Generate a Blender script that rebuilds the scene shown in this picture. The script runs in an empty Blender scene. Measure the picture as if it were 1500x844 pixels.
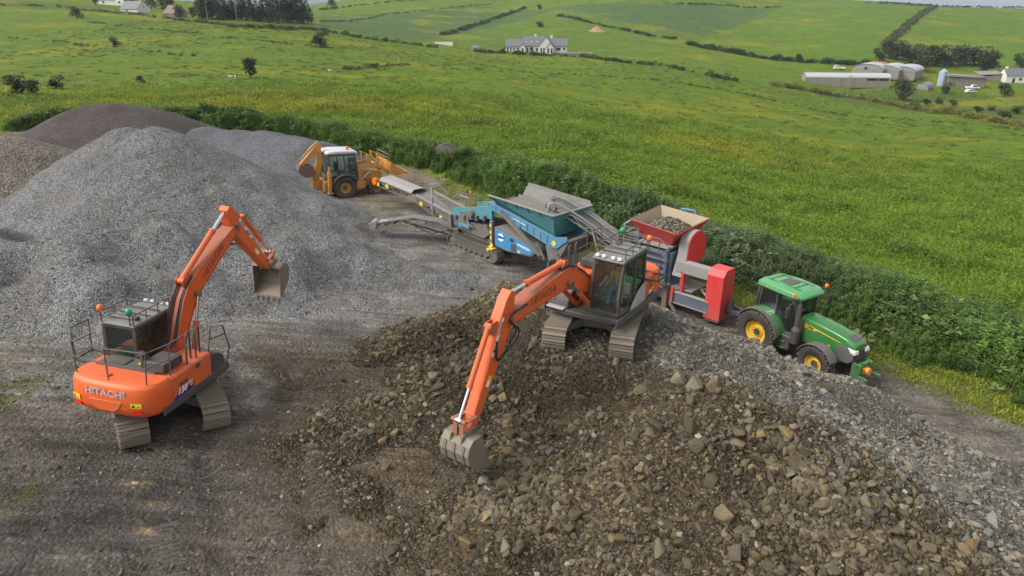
import bpy, math, random
import numpy as np
from mathutils import Matrix, Vector

random.seed(7)
RNG = np.random.default_rng(11)
scene = bpy.context.scene
COL = scene.collection
R = math.radians

# ------------------------------------------------------------------ camera
FPX, CAM_H, PITCH = 1000.0, 11.2, R(22.5)          # focal length in photo pixels (1500 wide)
cam = bpy.data.cameras.new('camera')
cam.sensor_width = 36.0
cam.lens = 36.0 * FPX / 1500.0
cam.clip_start, cam.clip_end = 0.5, 20000.0
cam_ob = bpy.data.objects.new('camera', cam)
cam_ob.location = (0, 0, CAM_H)
cam_ob.rotation_euler = (math.pi / 2 - PITCH, 0, 0)
COL.objects.link(cam_ob)
scene.camera = cam_ob

# ------------------------------------------------------------------ sky, sun, exposure
SUN_EL, SUN_AZ = R(48), R(-105)                     # azimuth from +Y towards +X
world = bpy.data.worlds.new('World')
scene.world = world
world.use_nodes = True
nt = world.node_tree
nt.nodes.clear()
n_out = nt.nodes.new('ShaderNodeOutputWorld')
n_bg = nt.nodes.new('ShaderNodeBackground')
n_sky = nt.nodes.new('ShaderNodeTexSky')
n_sky.sky_type = 'NISHITA'
n_sky.sun_disc = False
n_sky.sun_elevation = SUN_EL
n_sky.sun_rotation = SUN_AZ
n_sky.air_density, n_sky.dust_density, n_sky.ozone_density = 1.0, 3.0, 1.0
n_hsv = nt.nodes.new('ShaderNodeHueSaturation')    # cloud cover: a nearly neutral sky
n_hsv.inputs['Saturation'].default_value = 0.22
n_hsv.inputs['Value'].default_value = 1.0
n_bg.inputs['Strength'].default_value = 0.14
nt.links.new(n_sky.outputs[0], n_hsv.inputs['Color'])
nt.links.new(n_hsv.outputs[0], n_bg.inputs['Color'])
nt.links.new(n_bg.outputs[0], n_out.inputs['Surface'])
sun = bpy.data.lights.new('sun', 'SUN')
sun.energy, sun.angle, sun.color = 1.2, R(24), (1.0, 0.97, 0.93)
sun_ob = bpy.data.objects.new('sun', sun)
sun_ob.rotation_euler = Vector((-math.sin(SUN_AZ) * math.cos(SUN_EL), -math.cos(SUN_AZ) * math.cos(SUN_EL),
                                -math.sin(SUN_EL))).to_track_quat('-Z', 'Y').to_euler()
COL.objects.link(sun_ob)
scene.view_settings.view_transform = 'Standard'
scene.view_settings.look = 'None'
scene.view_settings.gamma = 1.0
scene.view_settings.use_curve_mapping = False
scene.view_settings.exposure = 0.86

# ------------------------------------------------------------------ pixel <-> world
_s, _c = math.sin(PITCH), math.cos(PITCH)
def ray(px, py):
    u, v = (px - 750) / FPX, (py - 422) / FPX
    return np.array([u, _c - v * _s, -(_s + v * _c)])
def at_t(px, py, t):
    return np.array([0, 0, CAM_H]) + t * ray(px, py)
def at_z(px, py, z):
    d = ray(px, py)
    return np.array([0, 0, CAM_H]) + d * ((z - CAM_H) / d[2])
def project(x, y, z):
    z = np.asarray(z) - CAM_H
    d = np.asarray(y) * _c - z * _s
    up = np.asarray(y) * _s + z * _c
    return 750 + FPX * np.asarray(x) / d, 422 - FPX * up / d, d

# ------------------------------------------------------------------ noise (numpy)
def _hash(ix, iy, seed):
    n = (ix.astype(np.int64) * 374761393 + iy.astype(np.int64) * 668265263 + seed * 974711) & 0x7fffffff
    n = (n ^ (n >> 13)) * 1274126177 & 0x7fffffff
    return ((n ^ (n >> 16)) & 0xffff) / 65535.0
def vnoise(x, y, seed=0):
    x = np.asarray(x, float); y = np.asarray(y, float)
    ix, iy = np.floor(x), np.floor(y)
    fx, fy = x - ix, y - iy
    fx, fy = fx * fx * (3 - 2 * fx), fy * fy * (3 - 2 * fy)
    a, b = _hash(ix, iy, seed), _hash(ix + 1, iy, seed)
    c, d = _hash(ix, iy + 1, seed), _hash(ix + 1, iy + 1, seed)
    return (a + (b - a) * fx) * (1 - fy) + (c + (d - c) * fx) * fy
def fbm(x, y, seed=0, oct=4):
    t, a, s = 0, 1.0, 0
    for o in range(oct):
        t = t + a * vnoise(x * 2 ** o + 17.3 * o, y * 2 ** o - 9.1 * o, seed + o); s += a; a *= 0.5
    return t / s - 0.5
def sstep(a, b, x):
    t = np.clip((np.asarray(x) - a) / (b - a), 0, 1)
    return t * t * (3 - 2 * t)

class TPS:
    """thin plate spline through scattered heights"""
    def __init__(s, pts, val, warp=None, reg=1e-4):
        s.warp = warp or (lambda x, y: (x, y))
        wx, wy = s.warp(pts[:, 0], pts[:, 1])
        s.c = np.stack([wx, wy], 1)
        n = len(s.c)
        K = s.k(s.c[:, None, :] - s.c[None]) + np.eye(n) * reg
        P = np.hstack([np.ones((n, 1)), s.c])
        A = np.block([[K, P], [P.T, np.zeros((3, 3))]])
        s.w = np.linalg.solve(A, np.concatenate([val, np.zeros(3)]))
    @staticmethod
    def k(d):
        r2 = (d ** 2).sum(-1) + 1e-12
        return 0.5 * r2 * np.log(r2)
    def __call__(s, x, y):
        x = np.asarray(x, float); y = np.asarray(y, float)
        sh = x.shape
        wx, wy = s.warp(x.ravel(), y.ravel())
        out = np.empty(len(wx))
        for i in range(0, len(wx), 20000):
            q = np.stack([wx[i:i + 20000], wy[i:i + 20000]], 1)
            out[i:i + 20000] = s.k(q[:, None, :] - s.c[None]) @ s.w[:-3] + s.w[-3] + q @ s.w[-2:]
        return out.reshape(sh)

# ------------------------------------------------------------------ mesh builder
class MB:
    def __init__(s):
        s.v, s.f = [], []
    def add(s, verts, faces):
        o = len(s.v)
        s.v += [tuple(v) for v in verts]
        s.f += [tuple(i + o for i in f) for f in faces]
        return s
    def box(s, c, d, rot=None):
        """centre, full size, optional euler"""
        hx, hy, hz = d[0] / 2, d[1] / 2, d[2] / 2
        vs = [Vector((x, y, z)) for x in (-hx, hx) for y in (-hy, hy) for z in (-hz, hz)]
        if rot is not None:
            m = Matrix.Rotation(rot[2], 3, 'Z') @ Matrix.Rotation(rot[1], 3, 'Y') @ Matrix.Rotation(rot[0], 3, 'X')
            vs = [m @ v for v in vs]
        vs = [v + Vector(c) for v in vs]
        return s.add(vs, [(0, 1, 3, 2), (4, 6, 7, 5), (0, 4, 5, 1), (2, 3, 7, 6), (0, 2, 6, 4), (1, 5, 7, 3)])
    def bar(s, p, q, w, h, up=(0, 0, 1)):
        """box beam from p to q, w wide, h deep"""
        p, q = Vector(p), Vector(q)
        x = (q - p).normalized()
        u = Vector(up)
        if abs(x.dot(u)) > 0.98: u = Vector((1, 0, 0))
        y = u.cross(x).normalized(); z = x.cross(y)
        vs = [b + y * a * w / 2 + z * k * h / 2 for b in (p, q) for a in (-1, 1) for k in (-1, 1)]
        return s.add(vs, [(0, 1, 3, 2), (4, 6, 7, 5), (0, 4, 5, 1), (2, 3, 7, 6), (0, 2, 6, 4), (1, 5, 7, 3)])
    def cyl(s, p, q, r0, r1=None, n=12, caps=True):
        p, q = Vector(p), Vector(q)
        r1 = r0 if r1 is None else r1
        x = (q - p).normalized()
        u = Vector((0, 0, 1)) if abs(x.z) < 0.9 else Vector((1, 0, 0))
        y = u.cross(x).normalized(); z = x.cross(y)
        vs = []
        for b, r in ((p, r0), (q, r1)):
            for i in range(n):
                a = 2 * math.pi * i / n
                vs.append(b + (y * math.cos(a) + z * math.sin(a)) * r)
        fs = [(i, (i + 1) % n, n + (i + 1) % n, n + i) for i in range(n)]
        if caps: fs += [tuple(range(n - 1, -1, -1)), tuple(range(n, 2 * n))]
        return s.add(vs, fs)
    def tube(s, pts, r, n=8):
        pts = [Vector(p) for p in pts]
        rings = []
        prev = None
        for i, p in enumerate(pts):
            t = ((pts[min(i + 1, len(pts) - 1)] - pts[max(i - 1, 0)])).normalized()
            if prev is None:
                u = Vector((0, 0, 1)) if abs(t.z) < 0.9 else Vector((1, 0, 0))
                y = u.cross(t).normalized()
            else:
                y = (prev - t * prev.dot(t)).normalized()
            prev = y
            z = t.cross(y)
            rr = r[i] if isinstance(r, (list, tuple)) else r
            rings.append([p + (y * math.cos(2 * math.pi * k / n) + z * math.sin(2 * math.pi * k / n)) * rr for k in range(n)])
        vs = [v for rg in rings for v in rg]
        fs = []
        for i in range(len(pts) - 1):
            for k in range(n):
                fs.append((i * n + k, i * n + (k + 1) % n, (i + 1) * n + (k + 1) % n, (i + 1) * n + k))
        fs += [tuple(range(n - 1, -1, -1)), tuple(range((len(pts) - 1) * n, len(pts) * n))]
        return s.add(vs, fs)
    def prism(s, prof, a, b, axis='y'):
        """closed 2D outline swept from a to b along an axis; axis y: (x,z), z: (x,y), x: (y,z)"""
        def P(p, t):
            return (p[0], t, p[1]) if axis == 'y' else ((p[0], p[1], t) if axis == 'z' else (t, p[0], p[1]))
        n = len(prof)
        vs = [P(p, a) for p in prof] + [P(p, b) for p in prof]
        fs = [(i, (i + 1) % n, n + (i + 1) % n, n + i) for i in range(n)] + [tuple(range(n - 1, -1, -1)), tuple(range(n, 2 * n))]
        return s.add(vs, fs)
    def loft(s, rings, close=True, caps=True):
        n = len(rings[0])
        vs = [v for r in rings for v in r]
        fs = []
        for i in range(len(rings) - 1):
            for k in range(n if close else n - 1):
                fs.append((i * n + k, i * n + (k + 1) % n, (i + 1) * n + (k + 1) % n, (i + 1) * n + k))
        if caps and close: fs += [tuple(range(n - 1, -1, -1)), tuple(range((len(rings) - 1) * n, len(rings) * n))]
        return s.add(vs, fs)
    def lathe(s, prof, c, axis='y', n=24, caps=True):
        """profile [(r, h)] spun about an axis through c"""
        c = Vector(c)
        vs, fs = [], []
        for (r, h) in prof:
            for i in range(n):
                a = 2 * math.pi * i / n
                ca, sa = math.cos(a) * r, math.sin(a) * r
                o = {'y': (ca, h, sa), 'z': (ca, sa, h), 'x': (h, ca, sa)}[axis]
                vs.append(c + Vector(o))
        m = len(prof)
        for j in range(m - 1):
            for i in range(n):
                fs.append((j * n + i, j * n + (i + 1) % n, (j + 1) * n + (i + 1) % n, (j + 1) * n + i))
        if caps: fs += [tuple(range(n - 1, -1, -1)), tuple(range((m - 1) * n, m * n))]
        return s.add(vs, fs)
    def quad(s, a, b, c, d, th=0.0):
        """flat plate with a little thickness"""
        a, b, c, d = map(Vector, (a, b, c, d))
        if th == 0: return s.add([a, b, c, d], [(0, 1, 2, 3)])
        n = (b - a).cross(d - a).normalized() * th
        return s.add([a, b, c, d, a + n, b + n, c + n, d + n],
                     [(3, 2, 1, 0), (4, 5, 6, 7), (0, 1, 5, 4), (1, 2, 6, 5), (2, 3, 7, 6), (3, 0, 4, 7)])
    def poly(s, pts, th):
        pts = [Vector(p) for p in pts]
        n = (pts[1] - pts[0]).cross(pts[2] - pts[0]).normalized() * th
        k = len(pts)
        return s.add(pts + [p + n for p in pts], [tuple(range(k - 1, -1, -1)), tuple(range(k, 2 * k))] +
                     [(i, (i + 1) % k, k + (i + 1) % k, k + i) for i in range(k)])
    def xf(s, m):
        s.v = [tuple(m @ Vector(v)) for v in s.v]
        return s
    def mesh(s, name, mat=None, smooth=None):
        me = bpy.data.meshes.new(name)
        me.from_pydata(s.v, [], s.f)
        import bmesh as _b
        b = _b.new(); b.from_mesh(me); _b.ops.recalc_face_normals(b, faces=b.faces)
        if smooth is not None:
            for f in b.faces: f.smooth = True
            for e in b.edges:
                e.smooth = not (len(e.link_faces) == 2 and e.calc_face_angle(0) > smooth)
        b.to_mesh(me); b.free()
        if mat: me.materials.append(mat)
        return me

def link(name, me, parent=None, bev=0.0, seg=2):
    o = bpy.data.objects.new(name, me)
    COL.objects.link(o)
    if parent is not None: o.parent = parent
    if bev:
        m = o.modifiers.new('bevel', 'BEVEL')
        m.width, m.segments, m.limit_method, m.angle_limit = bev, seg, 'ANGLE', R(32)
        m.harden_normals = False
    return o
def part(name, mb, mat, parent, bev=0.0, smooth=R(35), m=None, label=None):
    if m is not None: mb.xf(m)
    o = link(name, mb.mesh(name, mat, smooth), parent, bev)
    if label: o['label'] = label
    return o
def tag(o, label, cat=None, group=None, kind=None):
    o['label'] = label
    if cat: o['category'] = cat
    if group: o['group'] = group
    if kind: o['kind'] = kind
    return o
def thing(name, label, cat, loc=(0, 0, 0), rot=(0, 0, 0), group=None):
    o = bpy.data.objects.new(name, None)
    o.empty_display_size = 0.2
    o.location, o.rotation_euler = loc, rot
    COL.objects.link(o)
    return tag(o, label, cat, group)

def lettering(text, size, m, mat, parent, squash=1.0, bold=0.012, shear=0.0, name='lettering', th=0.004):
    cu = bpy.data.curves.new('lettering', 'FONT')
    cu.body, cu.size, cu.align_x, cu.align_y = text, size, 'CENTER', 'CENTER'
    cu.extrude, cu.offset, cu.shear, cu.resolution_u = th, bold * size, shear, 2
    tmp = bpy.data.objects.new('tmp_text', cu)
    COL.objects.link(tmp)
    dg = bpy.context.evaluated_depsgraph_get()
    me = bpy.data.meshes.new_from_object(tmp.evaluated_get(dg))
    bpy.data.objects.remove(tmp); bpy.data.curves.remove(cu)
    me.transform(m @ Matrix.Diagonal((squash, 1, 1, 1)))
    me.materials.clear(); me.materials.append(mat)
    return link(name, me, parent)
def frame(o, x, y):
    """matrix with origin o, text-right x and text-up y"""
    x = Vector(x).normalized(); y = Vector(y); z = x.cross(y).normalized(); y = z.cross(x)
    return Matrix(((x.x, y.x, z.x, o[0]), (x.y, y.y, z.y, o[1]), (x.z, y.z, z.z, o[2]), (0, 0, 0, 1)))

# ------------------------------------------------------------------ materials
def _new(name):
    m = bpy.data.materials.new(name); m.use_nodes = True
    t = m.node_tree; b = t.nodes['Principled BSDF']
    return m, t, b
def N(t, kind, **kw):
    n = t.nodes.new(kind)
    for k, v in kw.items():
        if k in n.inputs: n.inputs[k].default_value = v
        else: setattr(n, k, v)
    return n
def ramp(t, src, stops, interp='LINEAR'):
    n = t.nodes.new('ShaderNodeValToRGB')
    n.color_ramp.interpolation = interp
    while len(n.color_ramp.elements) < len(stops): n.color_ramp.elements.new(0.5)
    for e, (p, c) in zip(n.color_ramp.elements, stops):
        e.position = p; e.color = (*c, 1) if len(c) == 3 else c
    t.links.new(src, n.inputs[0])
    return n.outputs[0]
def mix(t, f, a, b, mode='MIX'):
    n = t.nodes.new('ShaderNodeMix'); n.data_type = 'RGBA'; n.blend_type = mode
    for i, v in ((0, f), (6, a), (7, b)):
        if hasattr(v, 'is_output'): t.links.new(v, n.inputs[i])
        else: n.inputs[i].default_value = v if i == 0 else ((*v, 1) if len(v) == 3 else v)
    return n.outputs[2]
def math_(t, op, a, b=0.0, c=0.0):
    n = t.nodes.new('ShaderNodeMath'); n.operation = op
    for i, v in enumerate((a, b, c)):
        if hasattr(v, 'is_output'): t.links.new(v, n.inputs[i])
        else: n.inputs[i].default_value = v
    return n.outputs[0]
def noise(t, vec, scale, detail=4, rough=0.55, dist=0.0):
    n = N(t, 'ShaderNodeTexNoise', Scale=scale, Detail=detail, Roughness=rough, Distortion=dist)
    if vec is not None: t.links.new(vec, n.inputs['Vector'])
    return n
def bump(t, b, h, strength, dist=0.02):
    n = N(t, 'ShaderNodeBump', Strength=strength, Distance=dist)
    t.links.new(h, n.inputs['Height']); t.links.new(n.outputs[0], b.inputs['Normal'])

DUST = (0.175, 0.145, 0.108)
def paint(name, col, rough=0.4, dust=0.3, dcol=DUST, metal=0.0, rust=0.0, scale=2.2, coat=0.0):
    """painted or bare metal with dust lying on upward faces, grime in blotches and small scuffs"""
    m, t, b = _new(name)
    g = N(t, 'ShaderNodeNewGeometry'); tc = N(t, 'ShaderNodeTexCoord')
    pos = tc.outputs['Object']
    n1 = noise(t, pos, scale, 6, 0.62).outputs['Fac']
    n2 = noise(t, pos, scale * 9, 4, 0.65).outputs['Fac']
    sep = N(t, 'ShaderNodeSeparateXYZ'); t.links.new(g.outputs['Normal'], sep.inputs[0])
    up = math_(t, 'MULTIPLY_ADD', sep.outputs['Z'], 0.30, 0.0)
    up = math_(t, 'MAXIMUM', up, 0.0)
    blot = ramp(t, n1, [(0.40, (0, 0, 0)), (0.72, (1, 1, 1))])
    d = math_(t, 'ADD', math_(t, 'MULTIPLY', blot, 0.55), math_(t, 'MULTIPLY', up, 2.0))
    d = math_(t, 'MULTIPLY', d, math_(t, 'MULTIPLY_ADD', n2, 0.9, 0.45))
    d = math_(t, 'MULTIPLY', d, dust)
    so = N(t, 'ShaderNodeSeparateXYZ'); t.links.new(pos, so.inputs[0])            # mud thrown up from the ground
    low = math_(t, 'MULTIPLY', ramp(t, math_(t, 'ADD', math_(t, 'MULTIPLY', so.outputs['Z'], .5), math_(t, 'MULTIPLY', n1, .5)), [(.46, (1, 1, 1)), (.80, (0, 0, 0))]), math_(t, 'MULTIPLY', n2, .9 * min(1, dust * 2.2)))
    pw = ramp(t, g.outputs['Pointiness'], [(.515, (0, 0, 0)), (.56, (1, 1, 1))])   # rubbed edges
    d = math_(t, 'ADD', math_(t, 'MAXIMUM', d, low), math_(t, 'MULTIPLY', math_(t, 'MULTIPLY', pw, n1), .45))
    d = math_(t, 'MINIMUM', d, 0.92)
    base = mix(t, math_(t, 'MULTIPLY', n2, 0.22), col, tuple(c * 0.72 for c in col))
    if rust:
        rs = ramp(t, n2, [(0.60 - 0.12 * rust, (0, 0, 0)), (0.70, (1, 1, 1))])
        base = mix(t, math_(t, 'MULTIPLY', rs, min(1, rust)), base, (0.11, 0.05, 0.025))
    c = mix(t, d, base, dcol)
    t.links.new(c, b.inputs['Base Color'])
    rr = math_(t, 'MULTIPLY_ADD', d, 0.9 - rough, rough)
    t.links.new(rr, b.inputs['Roughness'])
    b.inputs['Metallic'].default_value = metal
    b.inputs['Coat Weight'].default_value = coat
    bump(t, b, n2, 0.12, 0.004)
    return m
def plain(name, col, rough=0.5, metal=0.0, emit=None, alpha=None):
    m, t, b = _new(name)
    n = noise(t, N(t, 'ShaderNodeTexCoord').outputs['Object'], 9, 4).outputs['Fac']
    t.links.new(mix(t, n, tuple(c * 0.82 for c in col), tuple(min(1, c * 1.12) for c in col)), b.inputs['Base Color'])
    b.inputs['Roughness'].default_value = rough
    b.inputs['Metallic'].default_value = metal
    return m
def glass(name, tint=(0.90, 0.97, 0.94), trans=0.92):
    """thin cab glazing: part see-through, part mirror, with a film of dust"""
    m, t, b = _new(name)
    t.nodes.remove(b)
    out = t.nodes['Material Output']
    tr = N(t, 'ShaderNodeBsdfTransparent'); tr.inputs[0].default_value = (*tint, 1)
    gl = N(t, 'ShaderNodeBsdfGlossy'); gl.inputs['Roughness'].default_value = 0.06
    gl.inputs[0].default_value = (0.9, 0.95, 0.95, 1)
    df = N(t, 'ShaderNodeBsdfDiffuse'); df.inputs[0].default_value = (0.20, 0.24, 0.22, 1)
    fr = N(t, 'ShaderNodeFresnel'); fr.inputs[0].default_value = 1.5
    ms = N(t, 'ShaderNodeMixShader'); ms2 = N(t, 'ShaderNodeMixShader')
    nz = noise(t, N(t, 'ShaderNodeTexCoord').outputs['Object'], 3.0, 4).outputs['Fac']
    t.links.new(math_(t, 'MULTIPLY', nz, (1 - trans) * 0.9), ms.inputs[0])
    t.links.new(tr.outputs[0], ms.inputs[1]); t.links.new(df.outputs[0], ms.inputs[2])
    t.links.new(math_(t, 'MULTIPLY_ADD', fr.outputs[0], 0.9, 0.05), ms2.inputs[0])
    t.links.new(ms.outputs[0], ms2.inputs[1]); t.links.new(gl.outputs[0], ms2.inputs[2])
    t.links.new(ms2.outputs[0], out.inputs['Surface'])
    return m

# ------------------------------------------------------------------ scattering: points carry rotation, scale, variant and tint
PROTO = {}
def scatter(name, protos, P, rot, scl, idx, tint, label, cat=None, parent=None):
    """one 'stuff' object: real meshes instanced on measured points"""
    me = bpy.data.meshes.new(name)
    me.vertices.add(len(P))
    me.vertices.foreach_set('co', np.asarray(P, np.float32).ravel())
    for nm, tp, arr, key in (('rot', 'FLOAT_VECTOR', rot, 'vector'), ('scl', 'FLOAT_VECTOR', scl, 'vector'),
                             ('idx', 'INT', idx, 'value'), ('tint', 'FLOAT_COLOR', tint, 'color')):
        a = me.attributes.new(nm, tp, 'POINT')
        a.data.foreach_set(key, np.asarray(arr, np.int32 if tp == 'INT' else np.float32).ravel())
    key = tuple(p.name for p in protos)
    if key not in PROTO:
        c = bpy.data.collections.new('pieces_' + name)
        for i, p in enumerate(protos):
            c.objects.link(bpy.data.objects.new('%03d_%s' % (i, p.name), p))
        PROTO[key] = c
    g = bpy.data.node_groups.new('scatter_' + name, 'GeometryNodeTree')
    g.interface.new_socket('Geometry', in_out='INPUT', socket_type='NodeSocketGeometry')
    g.interface.new_socket('Geometry', in_out='OUTPUT', socket_type='NodeSocketGeometry')
    gi, go = g.nodes.new('NodeGroupInput'), g.nodes.new('NodeGroupOutput')
    ip = g.nodes.new('GeometryNodeInstanceOnPoints')
    ci = g.nodes.new('GeometryNodeCollectionInfo')
    ci.inputs['Collection'].default_value = PROTO[key]
    ci.inputs['Separate Children'].default_value = True
    ci.inputs['Reset Children'].default_value = True
    def attr(nm, tp):
        n = g.nodes.new('GeometryNodeInputNamedAttribute'); n.data_type = tp; n.inputs['Name'].default_value = nm
        return n.outputs['Attribute']
    L = g.links.new
    e2r = g.nodes.new('FunctionNodeEulerToRotation')
    L(attr('rot', 'FLOAT_VECTOR'), e2r.inputs[0])
    L(gi.outputs[0], ip.inputs['Points']); L(ci.outputs[0], ip.inputs['Instance'])
    ip.inputs['Pick Instance'].default_value = True
    L(attr('idx', 'INT'), ip.inputs['Instance Index'])
    L(e2r.outputs[0], ip.inputs['Rotation']); L(attr('scl', 'FLOAT_VECTOR'), ip.inputs['Scale'])
    L(ip.outputs[0], go.inputs[0])
    o = link(name, me, parent)
    md = o.modifiers.new('scatter', 'NODES'); md.node_group = g
    o['kind'] = 'stuff'
    o['label'] = label
    if cat and parent is None: o['category'] = cat
    return o
# ------------------------------------------------------------------ terrain: heights read off the photograph (pixel + distance) and a few yard levels
def _warp(x, y):
    r = np.sqrt(x * x + y * y) + 1e-6
    k = np.log1p(r / 20.0) / r
    return x * k, y * k
_yard = [(-9.5, 16, .55), (-15, 12, .85), (-5, 10, .2), (0, 12, -.25), (0, 20, -.6), (11, 26, -2.15), (8, 28.5, -1.95), (5, 33, -1.55),
         (-1, 31, -.85), (-5, 36, -.5), (-10, 44, -.25), (-20, 30, .5), (-22, 45, .4), (18, 22, -2.6), (22, 17, -3), (12, 12, -1.7),
         (20, 0, -2.5), (-20, 0, .6), (0, 0, -.3), (0, -40, 0), (60, -40, -6), (-60, -40, 3), (-35, 40, .8), (-60, 20, 2.5), (-40, 10, 1.5),
         (40, 10, -5), (80, 30, -10), (200, 20, -22), (-200, 20, 12), (0, -300, 0), (300, -300, -20), (-300, -300, 20),
         (0, 1600, -5), (700, 1500, -10), (-700, 1400, -5), (1200, 600, -15), (-1200, 600, 0), (0, -1600, -10), (1500, -900, -20), (-1500, -900, 0)]
_pix = [(480, 200, 63), (620, 225, 57), (880, 300, 42), (1500, 400, 43), (1100, 300, 53), (1500, 250, 90), (1300, 330, 52), (1200, 165, 197),
        (1480, 188, 172), (960, 118, 200), (760, 105, 190), (500, 108, 140), (367, 113, 118), (90, 128, 105), (0, 130, 100), (750, 160, 95),
        (1000, 200, 88), (1250, 250, 85), (600, 140, 95), (300, 150, 80), (785, 78, 300), (985, 88, 290), (640, 65, 290), (460, 40, 290),
        (420, 33, 310), (200, 17, 330), (0, 5, 330), (100, 60, 200), (250, 85, 150), (600, 50, 380), (500, 14, 600), (750, 10, 650), (820, 28, 480),
        (870, 45, 420), (1000, 65, 380), (1150, 95, 330), (1280, 118, 300), (1262, 132, 285), (1380, 130, 290), (1290, 90, 345), (1100, 20, 600), (1260, 6, 700),
        (1400, 60, 450), (1500, 100, 350), (1480, 22, 700), (1310, 3, 820), (1500, 9, 860), (1650, 14, 880), (1650, 100, 350), (1650, 200, 170),
        (900, -30, 950), (700, -22, 950), (540, -6, 950), (1100, -25, 950), (472, 11, 700), (300, 3, 500), (0, -8, 520), (-200, -5, 400), (-200, 60, 200)]
_pts = [np.array(p, float) for p in _yard] + [at_t(*p) for p in _pix]
_pts = np.array(_pts)
_ter = TPS(_pts[:, :2], _pts[:, 2], _warp, 2e-4)

def ground0(x, y):
    return _ter(x, y)
def on_ground(px, py, extra=0.0, tmax=1500):
    """first hit of a pixel's ray with the terrain"""
    d = ray(px, py)
    ts = np.geomspace(8, tmax, 700)
    P = np.array([0, 0, CAM_H])[None] + ts[:, None] * d[None]
    h = P[:, 2] - ground0(P[:, 0], P[:, 1]) - extra
    k = np.argmax(h < 0) if (h < 0).any() else len(ts) - 1
    if k == 0: return P[0]
    f = h[k - 1] / (h[k - 1] - h[k] + 1e-9)
    return P[k - 1] + (P[k] - P[k - 1]) * f
def seg_dist(x, y, line):
    """distance to a polyline, signed side of the nearest segment and position along it"""
    x = np.asarray(x, float); y = np.asarray(y, float)
    best = np.full(x.shape, 1e9); side = np.zeros(x.shape); along = np.zeros(x.shape); acc = 0.0
    for (x0, y0), (x1, y1) in zip(line[:-1], line[1:]):
        dx, dy = x1 - x0, y1 - y0; L2 = dx * dx + dy * dy
        t = np.clip(((x - x0) * dx + (y - y0) * dy) / L2, 0, 1)
        d = np.hypot(x - x0 - t * dx, y - y0 - t * dy)
        k = d < best
        best = np.where(k, d, best)
        side = np.where(k, np.sign(dx * (y - y0) - dy * (x - x0)), side)
        along = np.where(k, acc + t * math.sqrt(L2), along)
        acc += math.sqrt(L2)
    return best, side, along
def inside(x, y, poly):
    x = np.asarray(x, float); y = np.asarray(y, float)
    r = np.zeros(x.shape, bool); n = len(poly)
    for i in range(n):
        x0, y0 = poly[i]; x1, y1 = poly[(i + 1) % n]
        c = ((y0 > y) != (y1 > y)) & (x < (x1 - x0) * (y - y0) / (y1 - y0 + 1e-12) + x0)
        r ^= c
    return r

# yard edge (foot of the weedy bank), seen from the yard, left to right; then the top of the bank along the field
_foot_px = [(20, 196), (120, 184), (240, 186), (400, 200), (475, 212), (560, 238), (640, 258), (690, 283), (780, 325), (900, 375), (1090, 440), (1270, 512), (1400, 562), (1500, 600)]
FOOT = [tuple(on_ground(*p)[:2]) for p in _foot_px]
_d = np.array(FOOT[-1]) - np.array(FOOT[-2]); _d /= np.linalg.norm(_d)
FOOT = [(-60, 62)] + FOOT + [tuple(np.array(FOOT[-1]) + _d * 14), tuple(np.array(FOOT[-1]) + _d * 40)]
BANK_W = 7.5
YARD = FOOT + [(30, -60), (-90, -60), (-90, 62)]

def bank_uv(x, y):
    d, s, a = seg_dist(x, y, FOOT)
    return d * np.where(s > 0, 1, -1), a          # positive on the field side
def bank_width(a):
    """the bank is narrow behind the left-hand heaps and wide beside the tractor"""
    return 3.0 + 6.2 * sstep(50, 88, a)
def ground(x, y):
    x = np.asarray(x, float); y = np.asarray(y, float)
    z = ground0(x, y)
    r = np.hypot(x, y)
    d, a = bank_uv(x, y)
    w = bank_width(a)
    near = (r < 160)
    yard = sstep(0.3, -0.6, d)
    z = z + near * 0.75 * np.exp(-((d - 0.5 * w) / (0.42 * w)) ** 2)
    z = z + yard * near * (0.10 * fbm(x * .35, y * .35, 3, 4) + 0.05 * fbm(x * 2.2, y * 2.2, 5, 3))
    z = z + (1 - yard) * (0.5 * fbm(x * .09, y * .09, 8, 3) * np.clip(r / 60, 0, 1.6) + 0.16 * fbm(x * .8, y * .8, 9, 3) * (r < 260))
    # wheel ruts along the yard
    for (line, wd, dep) in RUTS:
        rd, rs, ra = seg_dist(x, y, line)
        for off in (-0.95, 0.95):
            z = z - dep * yard * np.exp(-((rd * rs - off) / wd) ** 2) * (0.6 + 0.8 * vnoise(ra * .6, ra * 0, 4))
    return z
RUTS = [([(-1.5, 8.5), (-4.6, 11.5), (-8.6, 13.6), (-14, 14.6)], .22, .05), ([(-6.8, 8.6), (-9.4, 11.2), (-13.6, 12.8), (-19, 13.2)], .22, .05), ([(-4, 8), (-5.5, 12), (-7.5, 16), (-8.2, 20)], .28, .06), ([(-12, 9), (-10, 13), (-7, 15.5), (-4, 22)], .3, .05),
        ([(22, 14), (17.5, 20.5), (13, 25)], .3, .07), ([(-9, 47), (-4, 40), (2, 36.5)], .4, .06), ([(-13, 26), (-8, 30), (-4, 34)], .3, .05)]

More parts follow.
